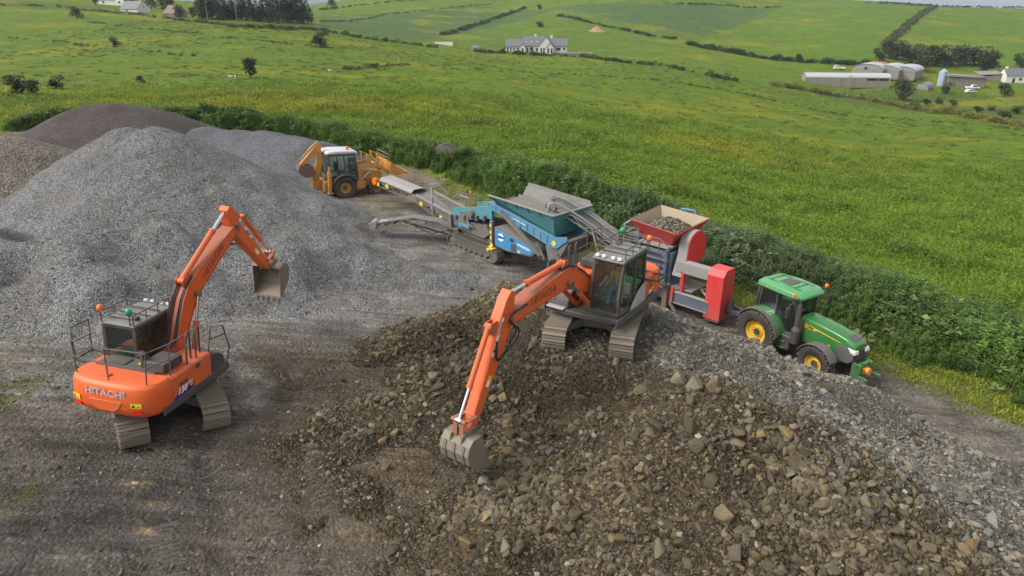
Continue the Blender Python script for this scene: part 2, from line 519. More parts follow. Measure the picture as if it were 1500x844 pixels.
# ---- field colours: outlines in the photograph laid onto the terrain
G_MAIN, G_LEFT, G_CROP, G_PASTURE, G_ROUGH = (.088, .132, .012), (.092, .132, .012), (.060, .100, .030), (.082, .135, .012), (.070, .098, .018)
_fields = [  # (outline in pixels, colour)
    ([(-60, 30), (180, 22), (330, 40), (460, 50), (560, 70), (660, 92), (500, 104), (330, 112), (150, 118), (-60, 128)], (.088, .126, .015)),
    ([(465, 40), (470, 22), (700, 8), (830, 10), (740, 36), (660, 52), (600, 60), (560, 55)], G_CROP),
    ([(660, 52), (745, 36), (800, 20), (870, 22), (990, 52), (1000, 62), (985, 86), (830, 82), (700, 72)], (.084, .128, .016)),
    ([(810, 14), (1000, 6), (1135, 10), (1030, 55), (985, 52), (880, 24)], G_CROP),
    ([(820, 2), (1140, 10), (1260, 0), (1200, -30), (800, -30)], (.07, .115, .02)),
    ([(1030, 62), (1140, 12), (1200, -4), (1360, 10), (1330, 30), (1280, 92), (1200, 90), (1100, 80)], G_PASTURE),
    ([(1370, 12), (1560, 10), (1560, 95), (1480, 94), (1390, 86), (1330, 58)], G_PASTURE),
    ([(985, 68), (1120, 88), (1270, 94), (1200, 106), (1180, 122), (1040, 112), (960, 92)], (.095, .138, .014)),
    ([(1190, 128), (1300, 132), (1560, 140), (1560, 185), (1400, 168), (1200, 140)], G_ROUGH),
    ([(-60, -10), (0, 0), (170, 12), (300, 30), (460, 38), (470, 46), (330, 38), (180, 20), (-60, 8)], G_ROUGH),
]
FIELDS = [([tuple(on_ground(*p)[:2]) for p in pl], c) for pl, c in _fields]
def blob(x, y, px, py, rx, ry):
    c = on_ground(px, py)
    a = math.atan2(c[0], c[1])
    u = (x - c[0]) * math.cos(a) - (y - c[1]) * math.sin(a)
    v = (x - c[0]) * math.sin(a) + (y - c[1]) * math.cos(a)
    return np.exp(-(u / rx) ** 2 - (v / ry) ** 2)
def grass_tint(x, y):
    x = np.asarray(x, float); y = np.asarray(y, float)
    c = np.empty(x.shape + (3,)); c[:] = G_MAIN
    for pl, col in FIELDS:
        c[inside(x, y, pl)] = col
    n = fbm(x * .035, y * .05, 21, 4)
    n2 = fbm(x * .25, y * .35, 25, 3)
    yel = np.clip(sstep(.06, .26, n) * .75, 0, 1)
    for (px, py, rx, ry, k) in ((1240, 215, 14, 9, .8), (1420, 205, 10, 7, .7), (330, 137, 11, 6, .9), (150, 150, 9, 4, 1.0), (1190, 240, 9, 4, .7),
                                (640, 165, 9, 3, .6), (30, 170, 14, 6, .6), (700, 115, 12, 3, .3), (560, 112, 16, 4, .55)):
        yel = np.maximum(yel, k * blob(x, y, px, py, rx, ry) * (.75 + n2))
    yel = np.clip(yel, 0, 1)[..., None]
    c = c * (1 - yel) + np.array((.165, .165, .014)) * yel
    c = c * (1 + .55 * n2[..., None]) * np.array((1.10, 1.12, 1.08))
    return np.clip(c, .004, .4)
D_GREY, D_DARK, D_BROWN, D_TAN = (.150, .145, .140), (.075, .066, .058), (.105, .080, .050), (.175, .145, .098)
def yard_tint(x, y):
    x = np.asarray(x, float); y = np.asarray(y, float)
    c = np.empty(x.shape + (3,)); c[:] = (.126, .107, .087)
    def put(w, col):
        nonlocal c
        w = np.clip(w, 0, 1)[..., None]; c = c * (1 - w) + np.array(col) * w
    n = fbm(x * .3, y * .3, 31, 4); n2 = fbm(x * 1.3, y * 1.3, 35, 3)
    grey = sstep(19, 25, y + 5 * n) * sstep(42, 34, y) * sstep(6, 0, x)
    put(grey, (.178, .168, .150))
    put(sstep(36, 41, y + 6 * n) * .95, D_TAN)
    put(sstep(.0, .25, n) * sstep(22, 16, y) * .5, D_DARK)
    put(sstep(10, 13, x) * .9, (.165, .148, .122))
    e = np.exp(-((x + 7.2) / 2.2) ** 2 - ((y - 19.5) / 2.0) ** 2); put(e * 1.1 + .5 * e * n2, (.085, .068, .045))
    put(np.exp(-((x + 3.2) / 3.0) ** 2 - ((y - 15.8) / 4) ** 2) * 1.2 + n2 * .3, (.088, .068, .044))
    put(sstep(-5.5, -8.0, x + 2 * n) * sstep(17, 13, y) * .75, (.076, .068, .060))
    put(np.exp(-((x + 9.5) / 2.5) ** 2 - ((y - 13.2) / 2.5) ** 2) * .45, (.055, .050, .046))
    for (sx, sy, rx, ry) in ((-9.0, 13.35, .30, .06), (-8.45, 12.75, .34, .05), (-8.1, 11.9, .20, .10)):
        k = np.exp(-((x - sx) / rx) ** 2 - ((y - sy) / ry) ** 2)
        put(.9 * k * (.7 + 2.0 * n2), (.27, .195, .095))
    for (line, wd, dep) in RUTS:
        rd, rs, ra = seg_dist(x, y, line)
        for off in (-.95, .95): put(.55 * np.exp(-((rd * rs - off) / (wd * .9)) ** 2) * (.6 + n2 * 1.5), (.058, .051, .044))
    near = sstep(-.34, -.05, grey_z(x, y) - ground0(x, y)) * ((x > -40) & (x < 3) & (y > 17) & (y < 48))
    put(near * (.75 + .8 * n2), (.178, .172, .160))
    nr = sstep(-.30, .05, rubble_z(x, y) - ground0(x, y)) * ((x > -9) & (x < 18) & (y > 5) & (y < 28)) * (x < 6)
    put(nr * (.7 + .9 * n2), (.100, .080, .052))
    return np.clip(c * (1 + .9 * n2[..., None]), .01, .6)

def build_ground():
    az = np.concatenate([np.arange(-180, -52, 4.0), np.arange(-52, 52, .22), np.arange(52, 180, 4.0)]) * math.pi / 180
    rr = np.concatenate([np.geomspace(4, 130, 300), np.geomspace(131.5, 1250, 150), [1400, 1700, 2200, 3200, 5000, 9000]])
    A, RR = np.meshgrid(az, rr)
    X, Y = RR * np.sin(A), RR * np.cos(A)
    Z = ground(X, Y)
    far = sstep(1000, 1700, RR)
    Z = Z * (1 - far) - 30 * far
    nr, na = X.shape
    V = np.stack([X.ravel(), Y.ravel(), Z.ravel()], 1)
    V = np.vstack([V, [[0, 0, float(ground(np.array([0.]), np.array([0.]))[0])]]])
    i = np.arange(nr - 1)[:, None] * na; j = np.arange(na)[None, :]; j2 = (j + 1) % na
    F = np.stack([i + j, i + j2, i + na + j2, i + na + j], -1).reshape(-1, 4)
    me = bpy.data.meshes.new('ground')
    tri = np.stack([np.arange(na), (np.arange(na) + 1) % na, np.full(na, nr * na)], 1)[:, [1, 0, 2]]
    me.vertices.add(len(V)); me.vertices.foreach_set('co', V.astype(np.float32).ravel())
    nl = F.size + tri.size
    me.loops.add(nl); me.loops.foreach_set('vertex_index', np.concatenate([F[:, ::-1].ravel(), tri.ravel()]).astype(np.int32))
    me.polygons.add(len(F) + len(tri))
    ls = np.concatenate([np.arange(len(F)) * 4, F.size + np.arange(len(tri)) * 3]).astype(np.int32)
    me.polygons.foreach_set('loop_start', ls)
    me.update(calc_edges=True); me.validate()
    me.polygons.foreach_set('use_smooth', np.ones(len(me.polygons), bool))
    x, y = V[:, 0], V[:, 1]
    d, a = bank_uv(x, y)
    yard = inside(x, y, YARD) * sstep(.5, -.4, d + .8 * fbm(x * .7, y * .7, 41, 3))
    verge = sstep(-2.6, -.4, d + 1.6 * fbm(x * .5, y * .5, 43, 3)) * sstep(60, 80, a)
    yard = yard * (1 - .75 * verge)
    # weeds coming up at the lower left of the yard
    wl = sstep(-11, -13.5, x + 1.5 * fbm(x * .8, y * .8, 47, 3)) * sstep(20, 14, y) * sstep(.02, .2, fbm(x * .9, y * .9, 44, 4))
    yard = yard * (1 - .8 * wl)
    t1, t2 = grass_tint(x, y), yard_tint(x, y)
    at = me.attributes.new('grass', 'FLOAT_COLOR', 'POINT'); at.data.foreach_set('color', np.hstack([t1, np.ones((len(x), 1))]).astype(np.float32).ravel())
    at = me.attributes.new('soil', 'FLOAT_COLOR', 'POINT'); at.data.foreach_set('color', np.hstack([t2, np.ones((len(x), 1))]).astype(np.float32).ravel())
    at = me.attributes.new('yard', 'FLOAT', 'POINT'); at.data.foreach_set('value', yard.astype(np.float32))
    me.materials.append(ground_material())
    o = link('ground', me)
    tag(o, 'sloping green fields and trampled stony yard', None, None, 'structure')
    return o
def stone_layers(t, pos, scale, amt=1.0):
    """small-stone colour factor and height: two sizes of voronoi chips plus grit"""
    v1 = N(t, 'ShaderNodeTexVoronoi', Scale=scale); t.links.new(pos, v1.inputs['Vector'])
    v2 = N(t, 'ShaderNodeTexVoronoi', Scale=scale * 2.3); t.links.new(pos, v2.inputs['Vector'])
    s1 = N(t, 'ShaderNodeSeparateColor'); t.links.new(v1.outputs['Color'], s1.inputs[0])
    s2 = N(t, 'ShaderNodeSeparateColor'); t.links.new(v2.outputs['Color'], s2.inputs[0])
    val = math_(t, 'ADD', math_(t, 'MULTIPLY', s1.outputs[0], .6), math_(t, 'MULTIPLY', s2.outputs[1], .4))
    hgt = math_(t, 'ADD', math_(t, 'MULTIPLY', v1.outputs['Distance'], -1.0), math_(t, 'MULTIPLY', s1.outputs[1], .8))
    hgt = math_(t, 'ADD', hgt, math_(t, 'MULTIPLY', s2.outputs[2], .3))
    return val, hgt
def ground_material():
    m, t, b = _new('field_and_yard')
    pos = N(t, 'ShaderNodeNewGeometry').outputs['Position']
    ag = N(t, 'ShaderNodeAttribute', attribute_name='grass').outputs['Color']
    so = N(t, 'ShaderNodeAttribute', attribute_name='soil').outputs['Color']
    yd = N(t, 'ShaderNodeAttribute', attribute_name='yard').outputs['Fac']
    # grass: mottled by clumps at several sizes
    n1 = noise(t, pos, .55, 6, .65).outputs['Fac']; n2 = noise(t, pos, 3.0, 5, .7).outputs['Fac']; n3 = noise(t, pos, .06, 4, .6).outputs['Fac']
    k = math_(t, 'ADD', math_(t, 'MULTIPLY', n1, .9), math_(t, 'MULTIPLY', n2, .7))
    gl = ramp(t, math_(t, 'MULTIPLY', k, .62), [(.30, (.42, .50, .45)), (.5, (.95, .97, .95)), (.66, (1.45, 1.32, 1.25))])
    gc = mix(t, 1.0, ag, gl, 'MULTIPLY')
    gc = mix(t, ramp(t, n3, [(.45, (0, 0, 0)), (.7, (.4, .4, .4))]), gc, (.062, .100, .016))
    # soil: chips of stone in packed fines
    val, hg = stone_layers(t, pos, 11.0)
    nn = noise(t, pos, 1.6, 6, .7).outputs['Fac']
    chip = ramp(t, val, [(.10, (.55, .53, .50)), (.45, (.95, .95, .95)), (.72, (1.15, 1.15, 1.15)), (.88, (2.0, 2.0, 2.0))])
    cover = ramp(t, nn, [(.38, (.15, .15, .15)), (.62, (1, 1, 1))])
    sc = mix(t, cover, so, mix(t, 1.0, so, chip, 'MULTIPLY'))
    mp = N(t, 'ShaderNodeMapping'); mp.inputs['Rotation'].default_value = (0, 0, R(-28)); mp.inputs['Scale'].default_value = (.22, 2.6, 1); t.links.new(pos, mp.inputs['Vector'])
    stk = noise(t, mp.outputs[0], 1.0, 6, .7, .4).outputs['Fac']
    sc = mix(t, 1.0, sc, ramp(t, stk, [(.34, (.62, .60, .58)), (.52, (1, 1, 1)), (.70, (1.35, 1.33, 1.3))]), 'MULTIPLY')
    t.links.new(mix(t, yd, gc, sc), b.inputs['Base Color'])
    b.inputs['Roughness'].default_value = .95
    b.inputs['Specular IOR Level'].default_value = .06
    hh = math_(t, 'ADD', math_(t, 'MULTIPLY', math_(t, 'ADD', math_(t, 'ADD', hg, math_(t, 'MULTIPLY', stk, 1.6)), math_(t, 'MULTIPLY', nn, 2.0)), math_(t, 'MULTIPLY', yd, .05)),
               math_(t, 'MULTIPLY', k, math_(t, 'MULTIPLY_ADD', yd, -.16, .16)))
    bump(t, b, hh, .9, .9)
    return m

# ------------------------------------------------------------------ heaps: height fields on their own patch
def heap(name, label, zf, x0, x1, y0, y1, step, mat, tint=None, keep=-.12, cat='stone pile', smooth=True):
    nx, ny = int((x1 - x0) / step) + 1, int((y1 - y0) / step) + 1
    X, Y = np.meshgrid(np.linspace(x0, x1, nx), np.linspace(y0, y1, ny))
    Z = zf(X, Y); G = ground(X, Y)
    h = Z - G
    V = np.stack([X, Y, np.where(h < -.25, G - .25, Z)], -1).reshape(-1, 3)
    ok = h > keep
    q = ok[:-1, :-1] | ok[1:, :-1] | ok[:-1, 1:] | ok[1:, 1:]
    i, j = np.nonzero(q)
    a = i * nx + j
    F = np.stack([a, a + 1, a + nx + 1, a + nx], 1)
    u, inv = np.unique(F, return_inverse=True)
    me = bpy.data.meshes.new(name)
    me.from_pydata(V[u].tolist(), [], inv.reshape(-1, 4).tolist())
    me.polygons.foreach_set('use_smooth', np.ones(len(me.polygons), bool))
    if tint is not None:
        t = tint(V[u][:, 0], V[u][:, 1])
        at = me.attributes.new('soil', 'FLOAT_COLOR', 'POINT'); at.data.foreach_set('color', np.hstack([t, np.ones((len(u), 1))]).astype(np.float32).ravel())
    me.materials.append(mat)
    o = link(name, me)
    return tag(o, label, cat)
def gravel_material(name, scale, lo, mid, hi, bumpk=.6, patch=None):
    m, t, b = _new(name)
    pos = N(t, 'ShaderNodeNewGeometry').outputs['Position']
    val, hg = stone_layers(t, pos, scale)
    big = noise(t, pos, .45, 5, .65).outputs['Fac']
    c = ramp(t, val, [(.12, lo), (.45, mid), (.80, hi)])
    c = mix(t, 1.0, c, ramp(t, big, [(.32, (.72, .70, .68)), (.6, (1.1, 1.1, 1.1))]), 'MULTIPLY')
    if patch:
        p2 = noise(t, pos, .33, 4, .6, .6).outputs['Fac']
        c = mix(t, ramp(t, p2, [(.60, (0, 0, 0)), (.72, (.7, .7, .7))]), c, patch)
    t.links.new(c, b.inputs['Base Color'])
    b.inputs['Roughness'].default_value = .85
    b.inputs['Specular IOR Level'].default_value = .25
    bump(t, b, hg, bumpk, 1.2 / scale)
    return m
def smax(a, b, k):
    h = np.clip(.5 + .5 * (a - b) / k, 0, 1)
    return b * (1 - h) + a * h + k * h * (1 - h)
def cone(x, y, cx, cy, top, slope, flat=.8):
    """heap of loose stone: rounded tip, constant slope"""
    r = np.hypot(x - cx, y - cy)
    return top - slope * (np.sqrt(r * r + flat * flat) - flat)
def lump(x, y, cx, cy, h, rx, ry=None):
    ry = ry or rx
    return h * np.exp(-((x - cx) / rx) ** 2 - ((y - cy) / ry) ** 2)

GRAVEL = gravel_material('grey_gravel', 21.0, (.065, .065, .065), (.165, .163, .158), (.34, .336, .33), .9, (.20, .165, .115))
GRAVEL_D = gravel_material('dark_grey_chips', 26.0, (.035, .035, .038), (.085, .086, .092), (.20, .20, .21), .7)
GRAVEL_B = gravel_material('dark_brown_chips', 26.0, (.022, .018, .016), (.058, .046, .040), (.14, .115, .10), .7)
GRAVEL_L = gravel_material('brown_gravel', 16.0, (.04, .034, .028), (.13, .11, .085), (.32, .28, .22), .8, (.17, .13, .075))

def grey_z(x, y):
    g = ground(x, y)
    z = cone(x, y, -19.0, 36.4, 5.25, .60, .8)
    z = smax(z, cone(x, y, -20.6, 36.8, 5.15, .60, .8), .2)
    z = smax(z, cone(x, y, -23.0, 33.5, 2.9, .55, .8), .4)
    z = smax(z, cone(x, y, -13.6, 35.6, 2.2, .42, .8), .4)
    low = g - .25 + lump(x, y, -17, 26.4, 1.15, 5.0, 3.0) + lump(x, y, -12.0, 27.2, .95, 3.4, 1.8) + lump(x, y, -21.5, 25, 1.5, 3.4, 3.6) + lump(x, y, -15.6, 29.0, .5, 1.6, 1.2) + lump(x, y, -10.2, 24.4, .4, 2.2, 1.1) \
        + lump(x, y, -14.2, 24.0, .55, 2.6, 1.5) + lump(x, y, -7.3, 29.5, .85, 3.0, 2.2) + lump(x, y, -4.3, 29.2, .38, 2.4, 1.6) + lump(x, y, -12.5, 33.0, .8, 4.5, 3.0)
    low = low - lump(x, y, -18.5, 24.4, .9, 1.6, .9) - lump(x, y, -14.6, 26.2, .7, 2.2, .7) - lump(x, y, -19.5, 28.4, 1.0, 3.2, .8)
    rg = np.random.default_rng(4)
    for k in range(46):                              # tipped loads not yet pushed up
        cx_, cy_ = rg.uniform(-24, -5), rg.uniform(21.5, 31.5); hh, rr_ = rg.uniform(.25, .75), rg.uniform(.8, 1.7)
        low = low + hh * np.exp(-(((x - cx_) ** 2 + (y - cy_) ** 2) / rr_ ** 2)) * sstep(-12, -14, cx_ - .6 * (cy_ - 21))
    z = smax(z, low, .5)
    n = fbm(x * .5, y * .5, 51, 4)
    return z + .85 * n * sstep(4.5, 1.2, z - g) + .22 * fbm(x * 1.7, y * 1.7, 55, 3) + .05 * fbm(x * 5, y * 5, 56, 2)
def longdark_z(x, y):
    g = ground(x, y)
    z = g - .5
    for (px, py, t, s) in ((262, 181, 55, .55), (300, 184, 54, .6), (345, 187, 53.5, .62), (385, 190, 52.5, .6), (425, 197, 51.5, .62), (452, 203, 50.5, .62)):
        p = at_t(px, py, t)
        z = smax(z, cone(x, y, p[0], p[1], p[2] - .12, s * .85, 1.2), .55)
        z = smax(z, cone(x, y, p[0] + 1.5, p[1] - 1.4, p[2] - .9, s * .8, 1.0), .55)
    return z + .25 * fbm(x * .6, y * .6, 61, 4) + .05 * fbm(x * 3, y * 3, 62, 2)
def brownback_z(x, y):
    g = ground(x, y); z = g - .5
    for (px, py, t, s) in ((135, 153, 54, .52), (165, 152, 54, .50), (200, 156, 54.5, .50), (110, 163, 53.5, .55), (228, 165, 55, .5)):
        p = at_t(px, py, t); z = smax(z, cone(x, y, p[0], p[1], p[2], s, 1.3), .4)
    return z + .12 * fbm(x * .7, y * .7, 64, 4)
def brownleft_z(x, y):
    g = ground(x, y); z = g - .5
    for (px, py, t, s) in ((-60, 198, 41, .45), (0, 200, 40, .5), (25, 208, 40, .52), (-40, 225, 38, .5)):
        p = at_t(px, py, t); z = smax(z, cone(x, y, p[0], p[1], p[2], s, 1.0), .4)
    return z + .3 * fbm(x * .6, y * .6, 66, 4)
heap('gravel_heap', 'largest grey crushed stone heap spreading across the left of the yard', grey_z, -38, 1.5, 18.5, 47, .16, GRAVEL)
heap('gravel_heap', 'long low dark grey chippings heap with lumpy crest left of the yellow backhoe', longdark_z, -34, -10, 45, 62, .22, GRAVEL_D)
heap('gravel_heap', 'dark brown chippings heap farthest back against the green field', brownback_z, -46, -22, 46, 66, .25, GRAVEL_B)
heap('gravel_heap', 'brown mixed gravel heap cut off by the left picture edge', brownleft_z, -52, -24, 28, 50, .22, GRAVEL_L)
_mp = on_ground(658, 246)
def mound_z(x, y):
    return ground(x, y) - .25 + lump(x, y, _mp[0], _mp[1] + .6, 1.35, 1.9, 1.5) + .15 * fbm(x * 1.3, y * 1.3, 68, 3)
heap('spoil_mound', 'small grey brown spoil mound half grown over by the weedy bank', mound_z, _mp[0] - 4, _mp[0] + 4, _mp[1] - 4, _mp[1] + 5, .15, gravel_material('dark_spoil', 14.0, (.03, .026, .024), (.085, .074, .066), (.18, .16, .14), .8), cat='spoil mound')

# ------------------------------------------------------------------ the rubble pile the second excavator stands on
_rub = [(2.9, 19.3, 1.80), (4.2, 20.5, 1.75), (1.8, 18, 1.75), (3.4, 17.5, 1.45), (2, 21, 1.75), (4.5, 18.6, 1.75), (1.6, 19.6, 1.75), (.8, 20.6, 1.6),
        (-1.3, 23.2, 1.15), (-3.6, 22.6, .55), (-5.7, 22.0, -.15), (-6.6, 20.2, -.25), (.8, 24.3, 1.25), (3, 24.6, 1.0), (5, 23.6, .9), (-.6, 26.2, -.7), (2.6, 27.2, -1.2),
        (-3.4, 24.8, -.55), (-5.8, 23.6, -.6),
        (.5, 18.3, .7), (-1.2, 20.4, .30), (-2.2, 19.4, .05), (-.4, 22.0, 1.25), (-2.6, 21.6, .75), (-3.9, 20.4, .05), (-1, 17.2, -.05), (-1.0, 14.7, .10), (-2.6, 13.2, .10), (-3.9, 17.4, .05), (-3.2, 15.2, .0),
        (-5.0, 15.4, .22), (-5.6, 14.4, .20), (-6.5, 15.6, .12), (-7.3, 15.4, -.15), (-6.6, 17.6, .0), (-6.4, 13.6, -.05), (-4.4, 12.4, .08), (-5.2, 11.6, -.2), (-3.0, 10.8, .0), (-3.6, 9.8, -.25), (-1.0, 10.8, .15),
        (1.76, 14.8, .8), (2.9, 14.2, 1.45), (.8, 12.6, .45), (2.9, 11.4, .55), (.2, 16.4, .5), (.9, 17.0, -.1), (1.5, 16.3, .30), (2.4, 16.7, .75), (.2, 10, .25), (3, 8.5, .25), (6, 9.5, .25), (9, 9.5, -.4), (0, 6, -.1), (6, 6, -.4),
        (4.7, 15.9, 2.2), (3.9, 15.5, 1.95), (3.2, 15.2, 1.35), (2.2, 14.5, .65), (5.9, 15.2, 2.05), (7.6, 14.2, 1.55), (6.6, 16.8, .65), (8.2, 15.9, .35), (10, 12.6, .3), (12, 11.6, -.7), (5.4, 13, 1.1), (4.4, 11.8, .95), (7, 11.5, .7),
        (7.2, 18.2, .85), (6.0, 17.2, 1.2), (9, 17, .35), (11, 17.2, -.45), (13, 15.6, -1.05), (15, 13.5, -2.1), (9.2, 20.0, -.05), (6.6, 21.2, .85), (7.3, 23.4, -.2),
        (8.9, 22.6, -.15), (9.9, 24.6, -2.3), (10.5, 20.7, -.22), (11.4, 22.4, -2.5), (12.2, 19.8, -.7), (13.2, 21.2, -2.6), (15, 19.3, -2.3), (16.2, 17.4, -2.6), (14, 17.6, -1.45),
        (16, 14, -2.6), (7.2, 25.8, -2.2), (5, 26.2, -1.5), (17.5, 11, -2.9), (14, 9, -2.2), (9, 5, -1.6), (-3, 5, -.5)]
_rub = np.array(_rub, float)
_rubt = TPS(_rub[:, :2], _rub[:, 2], None, .02)
def rubble_z(x, y):
    z = _rubt(x, y)
    z = z + .75 * fbm(x * .42, y * .42, 71, 4) + .30 * fbm(x * 1.3, y * 1.3, 75, 3)
    # the bench the excavator's tracks have levelled
    u = sstep(3.2, 2.0, np.hypot((x - 2.9), (y - 19.2)))
    return z * (1 - u) + 1.74 * u
def rub_grey(x, y):
    """1 where the pile is clean grey stone (east flank and bench), 0 where it is brown and earthy"""
    e = sstep(-2.0, .6, (x - 4.6) * .62 + (y - 17.6) * .78 + 1.8 * fbm(x * .5, y * .5, 81, 3))
    s = sstep(3.2, 1.6, np.abs((x - 9.5) * .64 + (y - 15.6) * .77 - .3 + 2.0 * fbm(x * .5, y * .5, 83, 3))) * sstep(4, 8, x)
    return np.clip(np.maximum(e * sstep(.4, 3.2, x), s), 0, 1)
def shade_tint(x, y):
    """shade of the dug hollow and west face, painted into soil and stone colour"""
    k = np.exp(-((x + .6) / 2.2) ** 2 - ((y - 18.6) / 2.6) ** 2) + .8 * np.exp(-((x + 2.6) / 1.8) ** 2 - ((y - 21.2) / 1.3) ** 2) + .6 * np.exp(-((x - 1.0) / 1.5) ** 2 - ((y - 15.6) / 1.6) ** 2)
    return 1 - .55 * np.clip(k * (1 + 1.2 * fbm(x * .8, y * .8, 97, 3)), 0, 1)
def rub_tint(x, y):
    g = rub_grey(x, y)[..., None]
    n = fbm(x * .9, y * .9, 85, 4)[..., None]
    c = np.array((.066, .052, .032)) * (1 - g) + np.array((.125, .118, .100)) * g
    pit_shade = np.exp(-((x + .8) / 2.6) ** 2 - ((y - 18.2) / 2.2) ** 2)[..., None]
    c = c * (1 - .35 * pit_shade) + np.array((.045, .038, .024)) * .35 * pit_shade  # shade of the hollow painted into the soil colour
    return np.clip(c * (1 + .9 * n) * shade_tint(x, y)[..., None], .008, .5)
def rubble_material():
    m, t, b = _new('rubble_fines')
    pos = N(t, 'ShaderNodeNewGeometry').outputs['Position']
    so = N(t, 'ShaderNodeAttribute', attribute_name='soil').outputs['Color']
    val, hg = stone_layers(t, pos, 13.0)
    chip = ramp(t, val, [(.1, (.45, .43, .40)), (.5, (.9, .9, .9)), (.85, (1.7, 1.65, 1.55))])
    t.links.new(mix(t, 1.0, so, chip, 'MULTIPLY'), b.inputs['Base Color'])
    b.inputs['Roughness'].default_value = .95
    b.inputs['Specular IOR Level'].default_value = .15
    bump(t, b, hg, .9, .09)
    return m
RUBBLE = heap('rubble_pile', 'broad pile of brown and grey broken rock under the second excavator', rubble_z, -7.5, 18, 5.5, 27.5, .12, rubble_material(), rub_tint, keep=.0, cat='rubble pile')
def top_z(x, y):
    """upper surface of yard, heaps and pile"""
    z = ground(x, y)
    z = np.where((x > -7.5) & (x < 18) & (y > 5.5) & (y < 27.5), np.maximum(z, rubble_z(x, y)), z)
    z = np.where((x > -38) & (x < 1.5) & (y > 18.5) & (y < 47), np.maximum(z, grey_z(x, y)), z)
    return z

GROUND = build_ground()
# ------------------------------------------------------------------ stones
def stone_mesh(name, seed, mat, pts=11, squash=(1, .8, .62)):
    """an angular block: hull of jittered points, about 20 faces"""
    import bmesh as _b
    rg = random.Random(seed)
    b = _b.new()
    for i in range(pts):
        v = Vector((rg.gauss(0, 1), rg.gauss(0, 1), rg.gauss(0, 1))).normalized()
        m_ = max(abs(v.x), abs(v.y), abs(v.z))
        v = v.lerp(v / m_, .45) * rg.uniform(.42, .56)
        b.verts.new((v.x * squash[0], v.y * squash[1] * rg.uniform(.85, 1.1), v.z * squash[2] * rg.uniform(.85, 1.2)))
    r = _b.ops.convex_hull(b, input=b.verts)
    bad = [e for e in r['geom_interior'] if isinstance(e, _b.types.BMVert)]
    _b.ops.delete(b, geom=bad, context='VERTS')
    _b.ops.bevel(b, geom=list(b.edges), offset=.035, segments=1, affect='EDGES', profile=.5)
    _b.ops.recalc_face_normals(b, faces=b.faces)
    me = bpy.data.meshes.new(name); b.to_mesh(me); b.free()
    me.materials.append(mat)
    return me
def stone_material(name, inst=True):
    m, t, b = _new(name)
    if inst:
        a = N(t, 'ShaderNodeAttribute', attribute_name='tint', attribute_type='INSTANCER').outputs['Color']
    else:
        a = N(t, 'ShaderNodeObjectInfo').outputs['Color']
    pos = N(t, 'ShaderNodeTexCoord').outputs['Object']
    rnd = N(t, 'ShaderNodeObjectInfo').outputs['Random']
    n1 = noise(t, pos, 3.2, 5, .65); n2 = noise(t, pos, 14, 4, .7).outputs['Fac']
    for n in (n1,):
        n.noise_dimensions = '4D'; t.links.new(math_(t, 'MULTIPLY', rnd, 50.0), n.inputs['W'])
    k = math_(t, 'ADD', math_(t, 'MULTIPLY', n1.outputs['Fac'], .75), math_(t, 'MULTIPLY', n2, .35))
    c = mix(t, 1.0, a, ramp(t, k, [(.30, (.62, .58, .50)), (.52, (1, 1, 1)), (.72, (1.22, 1.2, 1.16))]), 'MULTIPLY')
    t.links.new(c, b.inputs['Base Color'])
    b.inputs['Roughness'].default_value = .88
    b.inputs['Specular IOR Level'].default_value = .2
    bump(t, b, n2, .35, .03)
    return m
STONE_I, STONE_O = stone_material('broken_rock'), stone_material('broken_rock_block', False)
STONES = [stone_mesh('stone_piece', 100 + i, STONE_I, 10 + i % 4, (1, .78 + .04 * (i % 5), .55 + .05 * (i % 4))) for i in range(14)]
CHIPS = [stone_mesh('stone_chip', 200 + i, STONE_I, 7, (1, .8, .6)) for i in range(6)]
def stone_tint(g, n):
    """mix of brown weathered and grey fresh faces"""
    brown = np.array([(.158, .122, .068), (.130, .103, .058), (.195, .145, .076), (.112, .093, .058), (.178, .150, .094), (.122, .112, .088), (.235, .160, .072)])
    grey = np.array([(.200, .184, .150), (.165, .154, .130), (.245, .226, .185), (.140, .132, .116), (.195, .165, .112)])
    pk = RNG.random(n) < (g * .93 + .06)
    a = brown[RNG.choice(7, n, p=[.27, .24, .11, .17, .12, .06, .03])]; b = grey[RNG.integers(0, 5, n)]
    c = np.where(pk[:, None], b * .95, a * np.array((.80, .82, .86))) * RNG.uniform(.55, 1.32, (n, 1))
    return np.hstack([c, np.ones((n, 1))])
def sample(n, x0, x1, y0, y1, dens):
    """points inside the picture (with a margin), thinned by a density function"""
    x, y = RNG.uniform(x0, x1, n), RNG.uniform(y0, y1, n)
    px, py, d = project(x, y, ground0(x, y) + .6)
    k = (px > -130) & (px < 1630) & (py < 960) & (d > 2)
    x, y = x[k], y[k]
    k = RNG.random(len(x)) < dens(x, y)
    return x[k], y[k]
def rubble_here(x, y):
    return sstep(.0, .28, rubble_z(x, y) - ground(x, y))
def low_floor(x, y):
    """the scraped floor left of the bucket, mostly fines"""
    return np.exp(-((x + 3.2) / 1.9) ** 2 - ((y - 15.0) / 2.8) ** 2)
